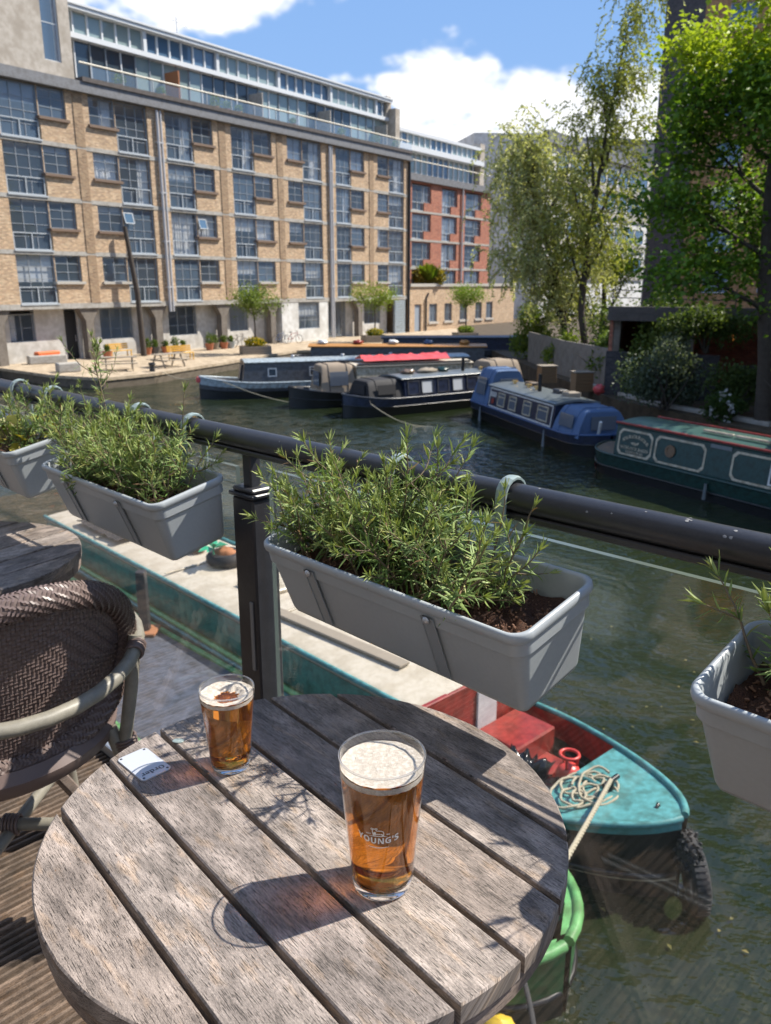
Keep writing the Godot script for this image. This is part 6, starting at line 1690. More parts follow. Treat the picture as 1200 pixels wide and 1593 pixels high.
func make_deck() -> void:
	var R := rail_frame()
	var d := Node3D.new(); d.name = "deck"; add_child(d); d.transform = R; d.set_meta("kind", "structure")
	var shapes := []
	for k in 3:
		var g := Geo.new()
		var w := 0.118; var ribs := 6; var pitch := w / ribs
		var prof := [Vector2(-w / 2, -0.026)]
		for i in ribs:
			var x := -w / 2 + i * pitch
			prof.append(Vector2(x + 0.0010, -0.011)); prof.append(Vector2(x + 0.003, 0.0)); prof.append(Vector2(x + pitch - 0.0095, 0.0)); prof.append(Vector2(x + pitch - 0.0078, -0.011))
		prof.append(Vector2(w / 2, -0.026))
		for i in prof.size() - 1:
			var a: Vector2 = prof[i]; var b: Vector2 = prof[i + 1]
			g.quad(Vector3(a.x, a.y, 0), Vector3(a.x, a.y, 3.4), Vector3(b.x, b.y, 3.4), Vector3(b.x, b.y, 0), Vector2(k * 0.37, a.x * 2.2 + k * 0.31), Vector2(k * 0.37 + 3.4 / 0.9, b.x * 2.2 + k * 0.31))
			for q in g.uv.size():
				pass
		g.quad(Vector3(-w / 2, -0.026, 0), Vector3(w / 2, -0.026, 0), Vector3(w / 2, -0.004, 0), Vector3(-w / 2, -0.004, 0))
		# grain runs along the board
		for q in g.v.size(): g.uv[q] = Vector2(g.v[q].z / 0.9 + k * 0.37, g.v[q].x / 0.4 + g.v[q].y * 3.0 + k * 0.31)
		shapes.append(g.mesh())
	var i := 0
	var x := -5.2
	while x < 2.6:
		put("deck_board", shapes[i % 3], mats["deck_wood_%d" % ((i * 7 + i / 3) % 3)], d, Transform3D(Basis(), Vector3(x, rng.randf_range(-0.001, 0.001), 0.012)))
		x += 0.1235; i += 1
	for z in [0.2, 1.2, 2.2, 3.2]:
		var j := Geo.new(); j.span(Vector3(-5.2, -0.2, z - 0.04), Vector3(2.6, -0.027, z + 0.04)); geo("joist", j, mats.grey_timber, d)
	var fs := Geo.new(); fs.span(Vector3(-5.2, -0.24, -0.02), Vector3(2.6, -0.004, 0.010)); geo("fascia", fs, mats.rail_paint, d)
	var wl := Geo.new(); wl.span(Vector3(-5.2, -5.0, 0.05), Vector3(2.6, -0.26, 0.5))
	var tw := geo("terrace_wall", wl, mats.dark_brick, self, R); tw.set_meta("kind", "structure")

	# the pub stands right behind the terrace; only its reflection shows in the glass
	var pub := thing("pub", "brick pub behind the terrace, seen only as a reflection in the glass", "building")
	pub.transform = R
	var pw := Geo.new(); var px := -7.0
	for o in [[-5.2, -3.6], [-2.4, -0.8], [1.2, 2.8], [4.4, 6.0]]:
		pw.span(Vector3(px, -0.02, 3.3), Vector3(o[0], 7.5, 3.7)); pw.span(Vector3(o[0], -0.02, 3.3), Vector3(o[1], 0.7, 3.7)); pw.span(Vector3(o[0], 2.6, 3.3), Vector3(o[1], 7.5, 3.7))
		px = o[1]
	pw.span(Vector3(px, -0.02, 3.3), Vector3(9, 7.5, 3.7))
	geo("wall", pw, mats.lead_grey, pub)
	for o in [-5.2, -2.4, 1.2, 4.4]: add_window(pub, Vector3(o, 0.7, 3.45), 1.6, 1.9, 2, 2, false, false, "black_metal", false)
	var pr := Geo.new(); pr.span(Vector3(-7, -0.02, 8.0), Vector3(9, 7.5, 8.3)); pr.span(Vector3(-7, 7.5, 3.1), Vector3(9, 7.8, 8.4)); pr.span(Vector3(-7, -0.3, 3.42), Vector3(9, -0.02, 8.0)); geo("rooms", pr, mats.room_wall, pub)

func make_rail() -> void:
	var R := rail_frame()
	var b := thing("balustrade", "dark grey tubular rail with glass panels along the terrace edge", "railing")
	b.transform = R
	var hr := Geo.new(); hr.tube([Vector3(-5.2, 1.03, 0.002), Vector3(-3, 1.03, 0.002), Vector3(-1, 1.03, 0.002), Vector3(2.6, 1.03, 0.002)], 0.0205, 28)
	geo("hand_rail", hr, mats.rail_paint, b)
	var fb := Geo.new(); fb.cbox(Vector3(-1.3, 1.006, 0.002), Vector3(7.8, 0.010, 0.03), 0.002); geo("rail_flat", fb, mats.rail_paint, b)
	var chips := Geo.new()   # bare spots where the paint has come off
	var r := RandomNumberGenerator.new(); r.seed = 5
	for k in 34:
		var t := r.randf_range(-0.85, -0.2) if k < 22 else r.randf_range(-2.4, -0.9); var a := r.randf_range(-0.4, 1.25); var s := r.randf_range(0.0006, 0.0026) * (2.2 if k == 3 else 1.0)
		var nn := Vector3(0, cos(a), sin(a)); var side := Vector3(0, -sin(a), cos(a))
		var ce := Vector3(t, 1.03, 0.002) + nn * 0.0207
		var ring := []
		for q in 7:
			var an := TAU * q / 7; ring.append(ce + Vector3(cos(an) * s * r.randf_range(0.7, 1.6), 0, 0) + side * sin(an) * s * r.randf_range(0.6, 1.2))
		for q in 7: chips.tri(ce + nn * 0.0002, ring[q], ring[(q + 1) % 7])
	var cg := geo("paint_chips", chips, mats.paint_chip, b); cg.set_meta("kind", "stuff")
	for t in [-4.3, -2.83, -1.265, 0.36, 1.95]:
		var p := Geo.new(); p.cbox(Vector3(t, 0.458, -0.004), Vector3(0.068, 0.92, 0.06), 0.004)
		var po := geo("post", p, mats.rail_paint, b)
		var ca := Geo.new(); ca.cbox(Vector3(t, 0.924, -0.004), Vector3(0.078, 0.008, 0.070), 0.002); ca.cbox(Vector3(t, 0.933, -0.004), Vector3(0.066, 0.010, 0.058), 0.003); geo("cap", ca, mats.rail_paint, po)
		var sb := Geo.new(); sb.cbox(Vector3(t, 0.972, 0.0), Vector3(0.026, 0.075, 0.026), 0.003); geo("stub", sb, mats.rail_paint, po)
		var bo := Geo.new(); bo.cbox(Vector3(t, 0.01, 0.02), Vector3(0.12, 0.02, 0.12), 0.004); geo("base_plate", bo, mats.rail_paint, po)
		var sl := Geo.new(); sl.cbox(Vector3(t + 0.016, 0.63, 0.0275), Vector3(0.009, 0.15, 0.004), 0.001); geo("worn_slot", sl, mats.paint_chip, po)
	for e in [[-4.25, -2.88, 0.97], [-2.78, -1.318, 0.968], [-1.212, 0.31, 0.978], [0.41, 1.9, 0.975]]:
		var x0: float = e[0]; var x1: float = e[1]; var y1: float = e[2]; var zf := 0.0; var zb := -0.010
		var p := Geo.new()
		p.quad(Vector3(x0, 0.03, zf), Vector3(x1, 0.03, zf), Vector3(x1, y1, zf), Vector3(x0, y1, zf)); p.quad(Vector3(x1, 0.03, zb), Vector3(x0, 0.03, zb), Vector3(x0, y1, zb), Vector3(x1, y1, zb))
		var gp := geo("glass_panel", p, mats.balustrade_glass, b)
		var ed := Geo.new(); var ins := Vector3((x0 + x1) / 2, 0.5, -0.005)
		ed.quad_out(Vector3(x0, y1, zf), Vector3(x1, y1, zf), Vector3(x1, y1, zb), Vector3(x0, y1, zb), ins)
		for xx in [x0, x1]: ed.quad_out(Vector3(xx, 0.03, zf), Vector3(xx, y1, zf), Vector3(xx, y1, zb), Vector3(xx, 0.03, zb), ins)
		geo("polished_edge", ed, mats.glass_edge, gp)
		var ch := Geo.new(); ch.cbox(Vector3((x0 + x1) / 2, 0.018, -0.005), Vector3(x1 - x0, 0.034, 0.03), 0.003); geo("channel", ch, mats.galvanised, b)

func rounded(len: float, dep: float, rad: float, inset: float, y: float) -> Array:   # ring of a rounded rectangle
	var out := []
	var hx := len / 2 - inset; var hz := dep / 2 - inset; var r := maxf(rad - inset * 0.6, 0.006)
	for q in 4:
		var c := Vector2(hx - r if q in [0, 3] else -hx + r, hz - r if q in [0, 1] else -hz + r)
		for k in 9:
			var a := PI / 2 * (q + k / 8.0)
			out.append(Vector3(c.x + cos(a) * r, y, c.y + sin(a) * r))
	return out

const BOX_L := 0.508
const BOX_D := 0.165

func make_planter(label: String, t: float, turn: float) -> Node3D:
	var p := thing("planter_box", label, "planter", Vector3.ZERO, 0.0, "grey planters hooked over the rail")
	# origin: middle of the rim; tipped a little towards the table
	p.transform = rail_frame() * Transform3D(Basis(Vector3.UP, turn), Vector3(t, 0.947, 0.118)) * Transform3D(Basis(Vector3.RIGHT, deg_to_rad(12.0)), Vector3.ZERO)
	var g := Geo.new()
	var prof := [[0.045, -0.113], [0.022, -0.109], [0.010, -0.020], [0.008, -0.004], [0.005, 0.0], [0.002, -0.0003], [-0.0008, -0.0022], [-0.0015, -0.0075], [-0.0005, -0.0125], [0.0026, -0.0155], [0.003, -0.016], [0.0031, -0.017], [0.0036, -0.033], [0.0040, -0.034], [0.0070, -0.0366], [0.0076, -0.0374], [0.0200, -0.122], [0.0235, -0.1305], [0.032, -0.133], [0.06, -0.133]]
	var rows := []
	for e in prof: rows.append(rounded(BOX_L, BOX_D, 0.024, e[0], e[1]))
	g.rings(rows, true, true, true, true)
	geo("box", g, mats.planter_paint, p)
	# soil: an uneven bed with loose crumbs
	var s := Geo.new(); var nz := noise(22.0, int(t * 100) + 50, 4)
	var nx := 54; var nzz := 20
	var grid := []
	for i in nx:
		var row := []
		for k in nzz:
			var x := (i / (nx - 1.0) - 0.5) * (BOX_L - 0.036); var z := (k / (nzz - 1.0) - 0.5) * (BOX_D - 0.036)
			row.append(Vector3(x, -0.040 + nz.get_noise_2d(x, z) * 0.014 + nz.get_noise_2d(x * 3.0, z * 3.0) * 0.006, z))
		grid.append(row)
	s.rings(grid, false, true)
	var so := geo("soil", s, mats.potting_soil, p)
	var cr := Geo.new()
	for k in 1000:
		var x := rng.randf_range(-0.5, 0.5) * (BOX_L - 0.05); var z := rng.randf_range(-0.5, 0.5) * (BOX_D - 0.05)
		var r := rng.randf_range(0.0010, 0.0036)
		var y := -0.040 + nz.get_noise_2d(x, z) * 0.014 + r * 0.5
		cr.cbox(Vector3(x, y, z), Vector3(r * rng.randf_range(0.8, 3.6), r * 0.7, r * rng.randf_range(0.5, 1.0)), r * 0.2, Basis.from_euler(Vector3(rng.randf() * 3, rng.randf() * 3, rng.randf() * 3)))
	var crumbs := geo("soil_crumbs", cr, mats.bark_crumb, so); crumbs.set_meta("kind", "stuff")
	# two straps under the box, each carrying a hook over the rail
	var hooks := 0
	for x in [-0.135, 0.105]:
		var st := Geo.new(); var path := [Vector3(x, -0.020, BOX_D / 2 - 0.001), Vector3(x, -0.036, BOX_D / 2 - 0.004), Vector3(x, -0.08, BOX_D / 2 - 0.0115), Vector3(x, -0.122, BOX_D / 2 - 0.0185), Vector3(x, -0.1345, BOX_D / 2 - 0.030), Vector3(x, -0.1345, -BOX_D / 2 + 0.030)]
		ribbon(st, path, 0.017, 0.0024); var sp := geo("strap", st, mats.planter_strap, p)
		var gr := Geo.new()
		for e in [-0.0105, 0.0105]:
			var pth := []
			for q in path.slice(0, 4): pth.append(q + Vector3(e, 0, 0.0014))
			gr.tube(pth, 0.0012, 5)
		geo("strap_edge", gr, mats.planter_strap, sp)
		var bo := Geo.new(); bo.lathe([Vector2(0, 0.004), Vector2(0.0036, 0.0035), Vector2(0.0055, 0.001), Vector2(0.0058, 0)], 14); geo("bolt", bo, mats.galvanised, sp, Transform3D(Basis(Vector3.RIGHT, deg_to_rad(90)), Vector3(x, -0.024, BOX_D / 2 + 0.0015)))
	for x in [-0.13, 0.085]:
		var hk := Geo.new()
		# the hook is drawn in the rail's own upright axes
		var L := p.transform.affine_inverse() * rail_frame()
		var px: float = (rail_frame().affine_inverse() * (p.transform * Vector3(x, 0, -BOX_D / 2))).x
		var path := []
		for q in [[0.925, 0.0], [0.96, 0.0], [1.0, 0.0]]: path.append(L * Vector3(px, q[0], 0.0265))
		for k in 9:
			var a := PI * k / 8.0
			path.append(L * Vector3(px, 1.033 + sin(a) * 0.0245, 0.002 + cos(a) * 0.0245))
		path.append(L * Vector3(px, 0.985, -0.0225)); path.append(L * Vector3(px, 0.955, -0.0225))
		var cut := []
		for q in path: cut.append(q)
		ribbon(hk, cut, 0.018, 0.003, true)
		geo("hook", hk, mats.hook_paint, p)
	return p

func ribbon(g: Geo, path: Array, w: float, th: float, ribbed := false) -> void:   # flat bar bent along a path that stays in one plane across x
	var rows := []
	for i in path.size():
		var d: Vector3 = (path[mini(i + 1, path.size() - 1)] - path[maxi(i - 1, 0)]).normalized()
		var side := Vector3.RIGHT; side = (side - d * side.dot(d)).normalized()
		var nn := side.cross(d)
		var c: Vector3 = path[i]
		rows.append([c - side * w / 2 - nn * th / 2, c - side * w / 2 + nn * th / 2, c - side * w * 0.22 + nn * th * (1.1 if ribbed else 0.5), c + side * w * 0.22 + nn * th * (1.1 if ribbed else 0.5), c + side * w / 2 + nn * th / 2, c + side * w / 2 - nn * th / 2])
	for i in rows.size() - 1:
		for k in 6:
			var a = rows[i][k]; var b = rows[i][(k + 1) % 6]
			var mid: Vector3 = (path[i] + path[i + 1]) * 0.5
			g.quad_out(a, b, rows[i + 1][(k + 1) % 6], rows[i + 1][k], mid)

# ---------------------------------------------------------------- rosemary
func sprig(t: Node3D, base: Vector3, dir: Vector3, length: float, leaf := 0.022, gap := 0.0055, up := 0.25, yellow := 0.0, sides := 3) -> void:
	var g := Geo.new(); g.tinted = true
	var sg := Geo.new()
	var path := shoot(g, sg, base, dir, length, 0.0021, leaf, gap, up, yellow)
	for k in sides:   # side shoots that branch off and curve upwards
		var i := int(path.size() * rng.randf_range(0.2, 0.75))
		var d: Vector3 = (path[i] - path[maxi(i - 1, 0)]).normalized()
		var out := d.cross(Vector3(rng.randfn(), rng.randfn(), rng.randfn())).normalized()
		shoot(g, sg, path[i], d * 0.7 + out * rng.randf_range(0.6, 1.1), length * rng.randf_range(0.22, 0.5), 0.0013, leaf * rng.randf_range(0.75, 1.05), gap, up + 0.25, yellow)
	var st := geo("sprig", sg, mats.woody_stem, t)
	var lv := geo("leaves", g, mats.needle_leaf, st); lv.set_meta("kind", "stuff")

func shoot(g: Geo, sg: Geo, base: Vector3, dir: Vector3, length: float, thick: float, leaf: float, gap: float, up: float, yellow: float) -> Array:
	var path := [base]; var rad := [thick]
	var d := dir.normalized(); var p := base
	var steps := maxi(6, int(length / 0.014))
	var turn := rng.randf() * TAU
	var run := 0.0
	var tone := rng.randfn() * 0.16   # each shoot a little greyer or yellower
	var bare := rng.randf_range(0.05, 0.25) if thick > 0.002 else 0.03
	for i in steps:
		d = (d + Vector3.UP * up * 0.14 + Vector3(rng.randfn(), rng.randfn() * 0.5, rng.randfn()) * 0.10).normalized()
		var q := p + d * length / steps
		var frac := float(i + 1) / steps
		run += length / steps
		var ax := d.cross(Vector3(0.3, 0.1, 0.9)).normalized(); var ay := d.cross(ax)
		while run > gap:
			run -= gap
			if frac < bare: continue
			turn += 2.1 + rng.randfn() * 0.5
			var out := ax * cos(turn) + ay * sin(turn)
			var open := lerpf(1.35, 0.6, frac * frac) + rng.randfn() * 0.22
			var ld := (d * cos(open) + out * sin(open)).normalized()
			var l := leaf * rng.randf_range(0.5, 1.25) * (1.0 - 0.35 * pow(frac, 3.0))
			g.col = Color(0.115, 0.20, 0.05).lerp(Color(0.345, 0.44, 0.15), clampf(frac * 0.65 + tone + rng.randfn() * 0.24, 0, 1))
			if rng.randf() < 0.09 + yellow: g.col = Color(0.46, 0.47, 0.17)
			elif rng.randf() < 0.03: g.col = Color(0.22, 0.14, 0.07)
			needle(g, p.lerp(q, rng.randf()), ld, d, l, l * 0.056)
		path.append(q); rad.append(thick * (1.0 - 0.65 * frac))
		p = q
	for k in 7:   # a tuft at the tip
		turn += 0.9
		var ax := d.cross(Vector3(0.3, 0.1, 0.9)).normalized(); var out := ax * cos(turn) + d.cross(ax) * sin(turn)
		g.col = Color(0.20, 0.27, 0.08).lerp(Color(0.38, 0.43, 0.15), rng.randf())
		needle(g, p, (d + out * rng.randf_range(0.1, 0.6)).normalized(), d, leaf * rng.randf_range(0.5, 0.9), leaf * 0.05)
	sg.tube(path, rad, 5)
	return path

func needle(g: Geo, p: Vector3, d: Vector3, stem: Vector3, l: float, w: float) -> void:   # narrow leaf, curved and keeled
	var side := d.cross(stem).normalized()
	var nn := side.cross(d).normalized()
	var bow := rng.randf_range(-0.10, 0.16) * l
	var prev: int = -1
	for k in 4:
		var q := k / 3.0
		var c := p + d * l * q + nn * bow * sin(q * PI) - nn * l * 0.10 * q * q
		var ww: float = w * [0.45, 1.0, 0.85, 0.08][k]
		var a := g.vert(c - side * ww, (nn - side * 0.5).normalized()); g.vert(c + nn * ww * 0.45, nn); g.vert(c + side * ww, (nn + side * 0.5).normalized())
		if prev >= 0:
			g.face(prev, prev + 1, a + 1); g.face(prev, a + 1, a); g.face(prev + 1, prev + 2, a + 2); g.face(prev + 1, a + 2, a + 1)
		prev = a

func make_plants(boxes: Array) -> void:
	var up := Vector3.UP
	# each bush: planter, label, list of [x, z, lean x, lean z, length]
	var bushes := [
		[2, "bushy rosemary filling the left end of the middle planter", -0.18, 0.05, 20, 0.15],
		[2, "tall rosemary at the centre of the middle planter", -0.075, 0.045, 24, 0.165],
		[2, "dense rosemary leaning over the front of the middle planter", 0.03, 0.045, 20, 0.15],
		[1, "rosemary at the far end of the planter beyond the glass edge", -0.15, 0.05, 26, 0.165],
		[1, "thick rosemary in the middle of the second planter", -0.03, 0.05, 28, 0.155],
		[1, "bright rosemary at the near end of the second planter", 0.10, 0.05, 26, 0.145],
		[0, "upright rosemary in the planter at the far left", 0.12, 0.045, 15, 0.19]]
	for b in bushes:
		var X: Transform3D = boxes[b[0]].transform
		var t := thing("rosemary_bush", b[1], "herb", X * Vector3(b[2], -0.04, 0), 0.0, "rosemary in the planters")
		for k in b[4]:
			var x: float = rng.randfn() * b[3] * 1.15; var z := clampf(rng.randfn() * 0.027, -0.055, 0.058)
			var root := X.basis * Vector3(clampf(b[2] + x, -0.205, 0.205) - b[2], 0.0, z)
			var lean := rail_frame().basis * Vector3(x * 4.5 + rng.randfn() * 0.42, 0, z * 6.0 + rng.randfn() * 0.36)
			sprig(t, root, up + lean, b[5] * rng.randf_range(0.5, 1.1), 0.028, 0.0029)
	var X2: Transform3D = boxes[2].transform; var rb := rail_frame().basis
	var tall := thing("rosemary_bush", "tallest rosemary stems rising above the rail", "herb", X2 * Vector3(-0.14, -0.04, -0.02), 0.0, "rosemary in the planters")
	for e in [[-0.04, -0.03, 0.02, -0.10, 0.215], [0.05, 0.0, 0.05, -0.12, 0.205], [0.10, 0.01, 0.10, -0.12, 0.20], [-0.06, 0.02, -0.15, 0.0, 0.18], [0.14, -0.01, 0.12, -0.1, 0.185], [-0.07, 0.03, -0.75, 0.35, 0.14]]: sprig(tall, X2.basis * Vector3(e[0], 0, e[1]), up + rb * Vector3(e[2], 0, e[3]), e[4], 0.029, 0.0029)
	var a := thing("rosemary_shoot", "thin upright rosemary shoot just left of the pale hook", "herb", X2 * Vector3(0.10, -0.04, -0.045), 0.0, "young shoots in the middle planter")
	sprig(a, Vector3.ZERO, up + rb * Vector3(-0.02, 0, -0.05), 0.135, 0.024, 0.007, 0.25, 0.0, 0)
	var c := thing("rosemary_shoot", "thin rosemary shoot leaning right past the pale hook", "herb", X2 * Vector3(0.125, -0.04, -0.02), 0.0, "young shoots in the middle planter")
	sprig(c, Vector3.ZERO, up + rb * Vector3(0.35, 0, -0.15), 0.15, 0.025, 0.0065, 0.25, 0.0, 0)
	var l := thing("rosemary_shoot", "low sprawling rosemary lying over the bare soil", "herb", X2 * Vector3(0.06, -0.035, 0.03), 0.0, "young shoots in the middle planter")
	for k in 9: sprig(l, Vector3(rng.randfn(), 0, rng.randfn()) * 0.012, up * 0.35 + rb * Vector3(0.9 + rng.randfn() * 0.3, 0, rng.randfn() * 0.6 - 0.2), rng.randf_range(0.06, 0.125), 0.024, 0.0042, 0.15, 0.10, 1)
	var X1: Transform3D = boxes[1].transform
	var s2 := thing("rosemary_bush", "two long rosemary stems standing above the second planter", "herb", X1 * Vector3(-0.18, -0.04, -0.03), 0.0, "rosemary in the planters")
	for e in [[-0.02, -0.05, -0.1, 0.28], [0.015, 0.05, -0.12, 0.30], [0.29, 0.25, -0.1, 0.21]]: sprig(s2, X1.basis * Vector3(e[0], 0, 0), up + rb * Vector3(e[1], 0, e[2]), e[3], 0.027, 0.0055)
	# right-hand planter: one droopy rosemary with long leaves
	var X3: Transform3D = boxes[3].transform
	var d := thing("rosemary_bush", "droopy long leaved rosemary in the planter at the right edge", "herb", X3 * Vector3(-0.165, -0.04, -0.025), 0.0, "rosemary in the planters")
	for k in 24: sprig(d, Vector3(rng.randfn(), 0, rng.randfn()) * 0.022, up * 1.1 + rb * Vector3(0.02 + rng.randfn() * 0.3, 0, rng.randfn() * 0.3), rng.randf_range(0.07, 0.145), 0.040, 0.0062, -0.25, 0.04, 1)
	# variegated ivy in the far left planter
	var X0: Transform3D = boxes[0].transform
	var iv := thing("ivy_plant", "yellow and green variegated ivy in the planter at the far left", "ivy", X0 * Vector3(0.16, -0.04, 0.03))
	var vg := Geo.new()
	for k in 9:
		var dd := Vector3(rng.randfn(), 0.5, rng.randfn()).normalized() * 0.09
		vg.tube([Vector3.ZERO, dd * 0.6 + Vector3.UP * 0.03, dd * 1.2 + Vector3.UP * 0.02], 0.0015, 5)
	geo("vines", vg, mats.woody_stem, iv)
	for k in 46:
		var g := Geo.new(); g.tinted = true
		g.col = [Color(0.42, 0.36, 0.05), Color(0.52, 0.44, 0.07), Color(0.14, 0.20, 0.05), Color(0.45, 0.44, 0.22)][k % 4]
		var poly := PackedVector2Array([Vector2(0, -0.014), Vector2(0.008, -0.016), Vector2(0.016, -0.007), Vector2(0.009, 0.0), Vector2(0.012, 0.012), Vector2(0.003, 0.009), Vector2(0, 0.021), Vector2(-0.003, 0.009), Vector2(-0.012, 0.012), Vector2(-0.009, 0.0), Vector2(-0.016, -0.007), Vector2(-0.008, -0.016)])
		var tr := Geometry2D.triangulate_polygon(poly)
		for q in range(0, tr.size(), 3):
			var v := []
			for m in 3: v.append(Vector3(poly[tr[q + m]].x, 0.15 * absf(poly[tr[q + m]].x), poly[tr[q + m]].y))
			g.tri(v[0], v[1], v[2])
		var pos := Vector3(rng.randfn() * 0.055, rng.randf_range(0.01, 0.10), rng.randfn() * 0.04)
		geo("leaf", g, mats.tree_leaf, iv, Transform3D(Basis.from_euler(Vector3(rng.randf_range(-0.5, 1.1), rng.randf() * TAU, rng.randf_range(-0.6, 0.6))).scaled(Vector3.ONE * rng.randf_range(0.8, 1.3)), pos))

func make_planters() -> void:
	var boxes := [make_planter("grey planter at the far left holding ivy and rosemary", -2.21, -0.02), make_planter("grey planter full of rosemary behind the wicker chair", -1.545, -0.02), make_planter("grey planter of rosemary hanging over the table, bare soil at one end", -0.738, -0.03), make_planter("grey planter cut off by the right edge of the view", -0.045, -0.03)]
	make_plants(boxes)

# ---------------------------------------------------------------- tables
const TABLE_R := 0.297

func slat_outline(z0: float, z1: float, r: float) -> PackedVector2Array:
	var out := PackedVector2Array()
	for k in 15:
		var z := lerpf(z0, z1, k / 14.0); out.append(Vector2(sqrt(maxf(r * r - z * z, 0.000001)), z))
	for k in 15:
		var z := lerpf(z1, z0, k / 14.0); out.append(Vector2(-sqrt(maxf(r * r - z * z, 0.000001)), z))
	return out

func make_table(label: String, at: Vector3, turn: float, seed_: int) -> Node3D:
	var t := thing("bistro_table", label, "table", at, turn, "round slatted tables on the deck")
	var gaps := [-0.285, -0.2015, -0.118, -0.0345, 0.049, 0.1325, 0.2165, 0.2965]
	var r := RandomNumberGenerator.new(); r.seed = seed_
	var top := 0.72; var th := 0.021
	for k in 7:
		var z0: float = gaps[k] + 0.0035 if k else -0.2962; var z1: float = gaps[k + 1] - 0.0035 if k < 6 else 0.2962
		if k == 0: z0 = -0.2960
		var g := Geo.new()
		var lower := slat_outline(z0, z1, TABLE_R); var rim := slat_outline(z0, z1, TABLE_R); var upper := slat_outline(z0 + 0.0016, z1 - 0.0016, TABLE_R - 0.0018)
		var off := Vector2(r.randf(), r.randf())
		var n := rim.size()
		var level := top + r.randf_range(-0.0006, 0.0006)
		var first := g.v.size()
		for p in upper: g.vert(Vector3(p.x, level, p.y), Vector3.UP, Vector2(p.x / 0.8, p.y / 0.3) + off)
		for q in range(1, n - 1): 
			var a := upper[0]; var b := upper[q]; var c := upper[q + 1]
			if (b - a).cross(c - a) > 0: g.face(first, first + q + 1, first + q)
			else: g.face(first, first + q, first + q + 1)
		for q in n:
			var q2 := (q + 1) % n
			for lv in [[upper, level, rim, level - 0.0016], [rim, level - 0.0016, lower, top - th]]:
				var a: Vector2 = lv[0][q]; var b: Vector2 = lv[0][q2]; var c: Vector2 = lv[2][q2]; var d: Vector2 = lv[2][q]
				var i := g.v.size()
				g.quad_out(Vector3(a.x, lv[1], a.y), Vector3(b.x, lv[1], b.y), Vector3(c.x, lv[3], c.y), Vector3(d.x, lv[3], d.y), Vector3((z0 * 0), top - 0.02, (z0 + z1) / 2))
				for w in range(i, g.v.size()): g.uv[w] = Vector2(g.v[w].x / 0.8, (g.v[w].z + g.v[w].y) / 0.3) + off
		for q in range(1, n - 1): g.tri(Vector3(lower[0].x, top - th, lower[0].y), Vector3(lower[q].x, top - th, lower[q].y), Vector3(lower[q + 1].x, top - th, lower[q + 1].y))
		geo("slat", g, mats["weathered_teak_%d" % ((k * 3 + seed_) % 4)], t)
	# ring of curved blocks under the slats
	for k in 8:
		var g := Geo.new(); var a0 := TAU * k / 8 + 0.006 + 0.2; var a1 := TAU * (k + 1) / 8 - 0.006 + 0.2
		var rows := []
		for i in 9:
			var a := lerpf(a0, a1, i / 8.0); var c := Vector3(cos(a), 0, sin(a))
			rows.append([c * 0.293 + Vector3.UP * (top - th - 0.0015), c * 0.293 + Vector3.UP * (top - th - 0.023), c * 0.235 + Vector3.UP * (top - th - 0.023), c * 0.235 + Vector3.UP * (top - th - 0.0015)])
		for i in 8:
			for q in 4:
				var mid: Vector3 = (rows[i][0] + rows[i][1] + rows[i][2] + rows[i][3]) * 0.25
				g.quad_out(rows[i][q], rows[i][(q + 1) % 4], rows[i + 1][(q + 1) % 4], rows[i + 1][q], mid)
		g.quad_out(rows[0][0], rows[0][1], rows[0][2], rows[0][3], rows[1][0].lerp(rows[1][2], 0.5)); g.quad_out(rows[8][0], rows[8][1], rows[8][2], rows[8][3], rows[7][0].lerp(rows[7][2], 0.5))
		geo("rim_block", g, mats.teak_edge, t)
	for x in [-0.13, 0.13]:
		var g := Geo.new(); g.cbox(Vector3(x, top - th - 0.014, 0), Vector3(0.045, 0.024, 0.46), 0.003); geo("batten", g, mats.teak_edge, t)
	for sx in [-1.0, 1.0]:
		for sz in [-1.0, 1.0]:
			var g := Geo.new(); var a := Vector3(sx * 0.17, top - th - 0.02, sz * 0.17); var b := Vector3(sx * -0.19, 0.0, sz * 0.19)
			var d := (b - a); g.cbox((a + b) / 2, Vector3(0.026, d.length(), 0.036), 0.004, Basis(Quaternion(Vector3.UP, -d.normalized()))); geo("leg", g, mats.teak_edge, t)
	var bl := Geo.new(); bl.tube([Vector3(-0.19, 0.18, 0), Vector3(0.19, 0.18, 0)], 0.006, 8); geo("tie_rod", bl, mats.galvanised, t)
	return t

